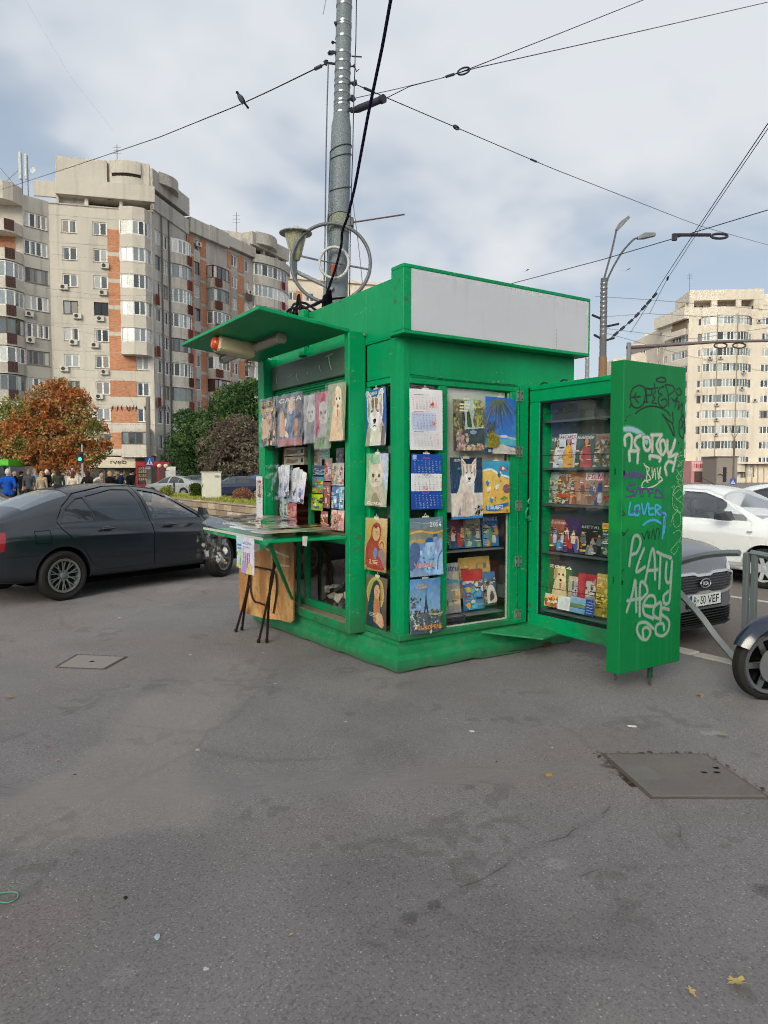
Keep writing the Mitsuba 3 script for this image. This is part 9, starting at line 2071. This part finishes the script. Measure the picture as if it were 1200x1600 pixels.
for i, (px, Y, extra, tx, top, low, hair, hk_, arm, bend, rot) in enumerate(crowd):
 if (arm, bend) not in PV: PV[(arm, bend)] = body_mesh(arm, bend)
 v, f, J = PV[(arm, bend)]; p = at(px, 740, Y); k = thing('person', tx, 'person'); s_ = RNG.uniform(.97, 1.05); M_ = mat4((p[0], Y, 0), math.radians(rot), s=s_)
 v0 = PV[(arm, 0)][0] if (arm, 0) in PV else body_mesh(arm, 0)[0]
 hands = np.minimum(np.linalg.norm(v0 - np.array(J['hal'][0]), axis=1), np.linalg.norm(v0 - np.array(J['har'][0]), axis=1)) if len(v0) == len(v) else np.full(len(v), 9)
 head = v0[:, 2] > 1.515 if len(v0) == len(v) else v[:, 2] > 1.4
 col = np.where((head & (np.hypot(v0[:, 0], v0[:, 1]) < .2))[:, None], lin('#b08d78'), np.where((v0[:, 2] < .10)[:, None], lin('#1a1817'), np.where(((v0[:, 2] < .84) & (np.abs(v0[:, 1]) < .2))[:, None], lin(low), lin(top))))
 col = np.where((hands < .10)[:, None] & ~head[:, None], lin('#a98672'), col)
 put(k + '__body', (v, f), 'vc', col, True, M_)
 B_m = M_ @ (mat4((0, 0, .95), 0, 0, bend) @ mat4((0, 0, -.95)) if bend else np.eye(4))
 put(k + '__hair', hair_mesh(hk_), 'vc', hair, 50, B_m)
 m = MB()
 for sd in (-1, 1): m.add(m3.Manifold.sphere(.012, 8), '#1c1714', B_m @ mat4((.100, sd * .030, 1.632)))
 m.box(.088, .094, -.022, .022, 1.553, 1.560, '#7a4a44', B_m)
 if extra == 'glasses':
  for sd in (-1, 1): m.tube([(.112, sd * .032 + .022 * math.cos(a), 1.632 + .018 * math.sin(a)) for a in np.linspace(0, 2 * math.pi, 13)], .003, '#1a1a1a', 5, B_m, False)
 put(k + '__eyes_and_mouth', m, 'vc')
 if extra == 'pack': m = MB(); m.add(cbox(-.34, -.15, -.14, .14, 1.02, 1.44, .05), '#26282e', B_m); put(k + '__backpack', m, 'vc', smooth=40)
 m = MB(); m.tube([(.0 + .07 * math.cos(a), .075 * math.sin(a), 1.475 + .012 * math.cos(a)) for a in np.linspace(0, 2 * math.pi, 17)], .022, top, 7, B_m, False); put(k + '__collar', m, 'vc', smooth=50)

# ------------------------------------------------------------------ trees and shrubs
def crown(clumps, n, size, cols, seed, shell=0.45, hue=None, gap=.45):
 """Leaves scattered through overlapping clumps: mesh of small bent quads with a colour each."""
 r = np.random.default_rng(seed); C = np.array(clumps, float); w = (C[:, 3] * C[:, 4] * C[:, 5]) ** (2 / 3); idx = r.choice(len(C), n, p=w / w.sum())
 d = r.normal(0, 1, (n, 3)); d /= np.linalg.norm(d, axis=1, keepdims=True); rad = shell + (1 - shell) * r.random(n) ** .7; rad *= 1 + .18 * (meshkit.fbm(d * 2.4 + idx[:, None] * 3.1, 3, seed) - .5) * 2
 p = C[idx, :3] + d * rad[:, None] * C[idx, 3:6]
 keep = meshkit.fbm(p * 1.5 / max(1, size * 5), 3, seed + 3) > gap; p, d = p[keep], d[keep]; n = len(p)
 a = r.normal(0, 1, (n, 3)) + d * .5; a /= np.linalg.norm(a, axis=1, keepdims=True); b = np.cross(a, r.normal(0, 1, (n, 3))); b /= np.linalg.norm(b, axis=1, keepdims=True)
 s = size * r.uniform(.6, 1.3, n)[:, None]; q = np.cross(a, b)
 v = np.stack([p - b * s, p + q * s * .45 - a * s * .12, p + b * s, p - q * s * .45 - a * s * .12], 1).reshape(-1, 3)
 k = np.arange(n) * 4; f = np.vstack([np.stack([k, k + 1, k + 2], 1), np.stack([k, k + 2, k + 3], 1)])
 cl = np.array([lin(c) for c in cols]); t = meshkit.fbm(p * .9, 3, seed + 9); j = np.clip(((t - .3) / .4 * len(cl) + r.normal(0, .8, n)), 0, len(cl) - 1).astype(int)
 if hue is not None: j = hue(p, j, r)
 c = cl[j] * r.uniform(.75, 1.25, (n, 1))
 return (v, f), np.repeat(np.clip(c, 0, 1), 4, 0)

def tree(name, text, cat, x, y, h, clumps, n, size, cols, seed, trunk=.16, hue=None, trunk_h=None, branches=7):
 k = thing(name, text, cat); r = np.random.default_rng(seed + 50); m = MB(); C = np.array(clumps, float)
 th = trunk_h or h * .45
 m.tube(curve([(x, y, 0), (x + .05, y, th * .5), (x - .06, y, th)], 5), np.linspace(trunk, trunk * .6, 11), '#4a3d33', 9)
 for i in range(branches):
  c = C[i % len(C)]; e = c[:3] + r.normal(0, .25, 3) * c[3:6]; s = np.array([x, y, th * r.uniform(.6, 1)]); m.tube(curve([s, (s + e) / 2 + r.normal(0, .2, 3), e], 4), np.linspace(trunk * .42, trunk * .1, 9), '#4a3d33', 6)
 put(k + '__trunk', m.arrays()[:2], 'bark', None, 50)
 g, c = crown(clumps, n, size, cols, seed, hue=hue); put(k + '__crown', g, 'leaf', c)
 return k

def cl(px, py, Y, rx, rz=None, ry=None): p = at(px, py, Y); return (p[0], Y, p[2], rx, ry or rx, rz or rx * .8)
def hue_o(p, j, r): g = (p[:, 0] < -24.2) & (r.random(len(p)) < .55); return np.where(g, 6 + (r.random(len(p)) < .5), j)
p = at(82, 740, 45)
tree('autumn_tree', 'chestnut tree with rusty orange autumn leaves behind the black saloon', 'tree', p[0], 45, 7.3,
  [cl(85, 628, 45, 1.7), cl(110, 650, 45, 1.7), cl(60, 655, 45, 1.6), cl(135, 680, 45, 1.55), cl(95, 690, 44.4, 2.0), cl(40, 680, 45, 1.6), cl(150, 700, 45, 1.1), cl(70, 715, 44.5, 1.7), cl(115, 715, 44.5, 1.6), cl(30, 712, 45, 1.4), cl(100, 610, 45, 1.0), cl(15, 690, 45.5, 1.3), cl(155, 672, 45, .7), cl(120, 622, 45, .9)],
  34000, .115, ['#ab6a40', '#ba7c4a', '#98593a', '#c08c56', '#8c6a46', '#c69c68', '#827c46', '#70743e'], 5, hue=hue_o, trunk=.2)
p = at(12, 740, 50)
tree('olive_tree', 'olive green tree with thinning leaves behind the left side of the orange tree', 'tree', p[0], 50, 6.5, [cl(30, 640, 50, 1.3), cl(10, 660, 50, 1.6), cl(45, 665, 50, 1.4), cl(20, 690, 50, 1.8), cl(-12, 680, 50, 1.6)], 7000, .12, ['#7a7e3c', '#8e8a40', '#666e34', '#9a944c'], 6)
p = at(350, 740, 64)
tree('green_tree', 'tall dark green tree beside the far edge of the kiosk', 'tree', p[0], 64, 9.5,
  [cl(365, 632, 64, 2.2), cl(390, 618, 64, 2.0), cl(340, 660, 64, 2.2), cl(310, 670, 63, 1.9), cl(300, 700, 63, 2.0), cl(330, 700, 63, 2.2), cl(400, 650, 64, 2.4), cl(290, 655, 63, 1.2), cl(380, 670, 64, 2.2), cl(285, 690, 63, 1.1), cl(305, 725, 63, 1.6), cl(410, 625, 64, 1.9), cl(295, 745, 63, 1.1)],
  34000, .16, ['#3c5634', '#4a683e', '#324a2a', '#5c7848', '#6e8456'], 7, trunk=.22)
p = at(368, 740, 56)
tree('plum_tree', 'dense purple brown plum tree in front of the tall green tree', 'tree', p[0], 56, 6.2,
  [cl(365, 680, 56, 2.0), cl(345, 700, 56, 1.9), cl(390, 695, 56, 2.0), cl(370, 715, 55.5, 2.3), cl(335, 725, 56, 1.4), cl(405, 720, 56, 1.8), cl(355, 735, 55.5, 1.7), cl(392, 738, 55.5, 1.6), cl(380, 668, 56, 1.4)],
  28000, .12, ['#6a5c52', '#7a6c62', '#564c48', '#887c6c', '#62644f', '#9a9080'], 8, trunk=.18)
p = at(345, 740, 78)
tree('green_tree', 'further green tree filling the gap between the beige block and the plum tree', 'tree', p[0], 78, 9, [cl(300, 690, 78, 3.0), cl(330, 700, 78, 3.0), cl(290, 720, 78, 2.6), cl(320, 735, 78, 2.6), cl(360, 690, 78, 3.0), cl(385, 700, 78, 3.4)], 9000, .22, ['#2f4a2a', '#3d5c32', '#284228'], 9, trunk=.25)

def bush(name, text, px, py, Y, clumps, n, size, cols, seed, z0=.42):
 k = thing(name, text, 'bush'); p = at(px, py, Y); m = MB(); r = np.random.default_rng(seed)
 for i in range(7): a = r.uniform(0, 6.28); m.tube([(p[0], Y, z0), (p[0] + .2 * math.cos(a), Y + .2 * math.sin(a), z0 + .3)], .012, '#4a3d33', 5)
 put(k + '__stems', m.arrays()[:2], 'bark'); g, c = crown(clumps, n, size, cols, seed); put(k + '__foliage', g, 'leaf', c)
bush('round_bush', 'round dark green bush left of the white cabinet', 308, 770, 37, [cl(308, 770, 37, .42, .45), cl(305, 762, 37, .32), cl(311, 777, 37, .38)], 3500, .05, ['#3a4a20', '#4c5c28', '#2f3e1c', '#5f6a30'], 11)
bush('yellow_bush', 'straggly yellowish bush right above the saloon roof', 265, 772, 37, [cl(265, 770, 37, .42, .4), cl(257, 768, 37, .3), cl(273, 774, 37, .3)], 1800, .06, ['#7a7a34', '#94903f', '#5f6a30', '#a5a055'], 12)
bush('reddish_bush', 'reddish twiggy bush on the island right of the cabinet', 380, 774, 33, [cl(378, 772, 33, .42, .32), cl(386, 776, 33, .34, .26), cl(371, 778, 33, .28)], 2600, .045, ['#8f5f50', '#a5705c', '#7a5248', '#b0806a'], 13)
bush('low_bush', 'low dark green bush beside the kiosk edge on the island', 390, 787, 31, [cl(384, 789, 31, .32, .16), cl(397, 788, 31, .36, .18), cl(410, 787, 31, .36, .2)], 2200, .05, ['#3f4a24', '#566030', '#2f3a1e', '#7f8040'], 14)

# ------------------------------------------------------------------ small things lying on the asphalt
def leaf_mesh(s, a, seed, lobes=5, curl=.45):
 r = np.random.default_rng(seed); t = np.linspace(0, 2 * math.pi, 40, endpoint=False); rr = s * (.72 + .22 * np.cos(t * lobes + r.uniform(0, 6)) + .12 * np.cos(t * (2 * lobes + 3) + r.uniform(0, 6)) + r.normal(0, .07, 40)); v2, f = tri2d(Polygon(np.stack([rr * np.cos(t) * 1.15, rr * np.sin(t) * r.uniform(.45, .75)], 1)).buffer(0))
 v3, f = trimesh.remesh.subdivide_to_size(np.column_stack([v2, v2[:, 0] * 0]), f, s * .4); v3 = np.array(v3); v3[:, 2] = curl * (np.abs(v3[:, 1]) ** 1.3 / max(s, 1e-6) ** .3) + curl * .6 * meshkit.noise(v3 * [1, 1, 0] / s * 1.3 + seed, seed) * s + .006
 return v3, f

LG = 'fallen leaves on the asphalt'
for i, (px, py, s, col, tx, lb) in enumerate(((1152, 1541, .034, '#b8a468', 'largest yellow leaf near the bottom right corner', 5), (1080, 1553, .024, '#c2a878', 'curled beige leaf left of the largest yellow leaf', 5), (858, 1215, .026, '#b58a3c', 'narrow ochre leaf in front of the right steel cover', 2), (1093, 1088, .03, '#b98a5a', 'small tan leaf near the scooter wheel', 3), (15, 1092, .028, '#a8744a', 'brown leaf at the left edge below the black saloon', 3), (75, 1167, .022, '#b07a50', 'small orange leaf left on the open asphalt', 3), (455, 1463, .010, '#c49a60', 'tiny yellow leaf scrap near the bottom centre', 3), (17, 1003, .03, '#9a6a48', 'reddish leaf near the black saloon\'s rear wheel', 3), (90, 1190, .014, '#a8806a', 'pinkish leaf scrap beside the small orange leaf', 3), (1128, 1151, .035, '#8d8a70', 'dull leaf lying by the pale spots right', 4))):
 g = leaf_mesh(s, 0, 60 + i, lb); p = gnd(px, py); solo('fallen_leaf', g, tx, 'leaf', 'leaf', col, True, mat4(p, i * 1.7), group=LG)
def scrap(name, tx, cat, px, py, s, col, seed, flat=.3, mat='vc'):
 r = np.random.default_rng(seed); pp = r.normal(0, 1, (14, 3)); pp /= np.linalg.norm(pp, axis=1, keepdims=True); p = gnd(px, py); solo(name, m3.Manifold.hull_points(pp * [s, s * r.uniform(.5, .9), s * flat] + [0, 0, s * flat * .6]), tx, cat, mat, col, False, mat4(p, r.uniform(0, 6)), group='litter on the asphalt')
scrap('crushed_cap', 'crushed bluish white scrap ringed with dirt near the bottom left', 'litter', 246, 1465, .018, '#8fa3a6', 1, .25, 'vc_satin'); scrap('pebble', 'dark pebble with a white glint left of the bottom centre', 'stone', 196, 1404, .010, '#2f2b2a', 2, .6)
for i, (px, py, s, c, tx) in enumerate(((737, 1143, .022, '#c2c0ba', 'white paper scrap in front of the kiosk corner'), (987, 1135, .034, '#c9c8c2', 'flat white scrap below the graffiti panel'), (863, 1168, .009, '#cfccc4', 'tiny white scrap left of the right steel cover'), (308, 1172, .020, '#a89a94', 'folded pinkish paper scrap on the open asphalt'), (187, 966, .04, '#b5b0a8', 'pale scrap behind the left cover'), (297, 1023, .022, '#c4beb4', 'white scrap between the left cover and the stool'), (430, 1068, .012, '#c9a09a', 'tiny pink scrap in front of the stool'), (322, 1514, .012, '#b5aba4', 'small pale scrap at the bottom left'), (1097, 1089, .012, '#c4b8a8', 'light scrap by the tan leaf'), (410, 1020, .014, '#d0ccc4', 'small white scrap below the stool legs'), (117, 1210, .010, '#1c1a1a', 'small black scrap at the left'), (776, 1190, .008, '#3a3634', 'dark crumb in front of the kiosk'), (540, 1128, .012, '#b9b4aa', 'light crumb before the counter'))): scrap('scrap', tx, 'litter', px, py, s, c, 10 + i, .14)
m = MB(); m.tube(curve([gnd(-10, 1408, .004), gnd(12, 1410, .006), gnd(26, 1404, .004), gnd(27, 1395, .006), gnd(12, 1394, .004), gnd(-10, 1398, .005)], 6), .0022, '#5f9a82', 5); solo('string', m, 'loop of pale green string at the left edge', 'string')
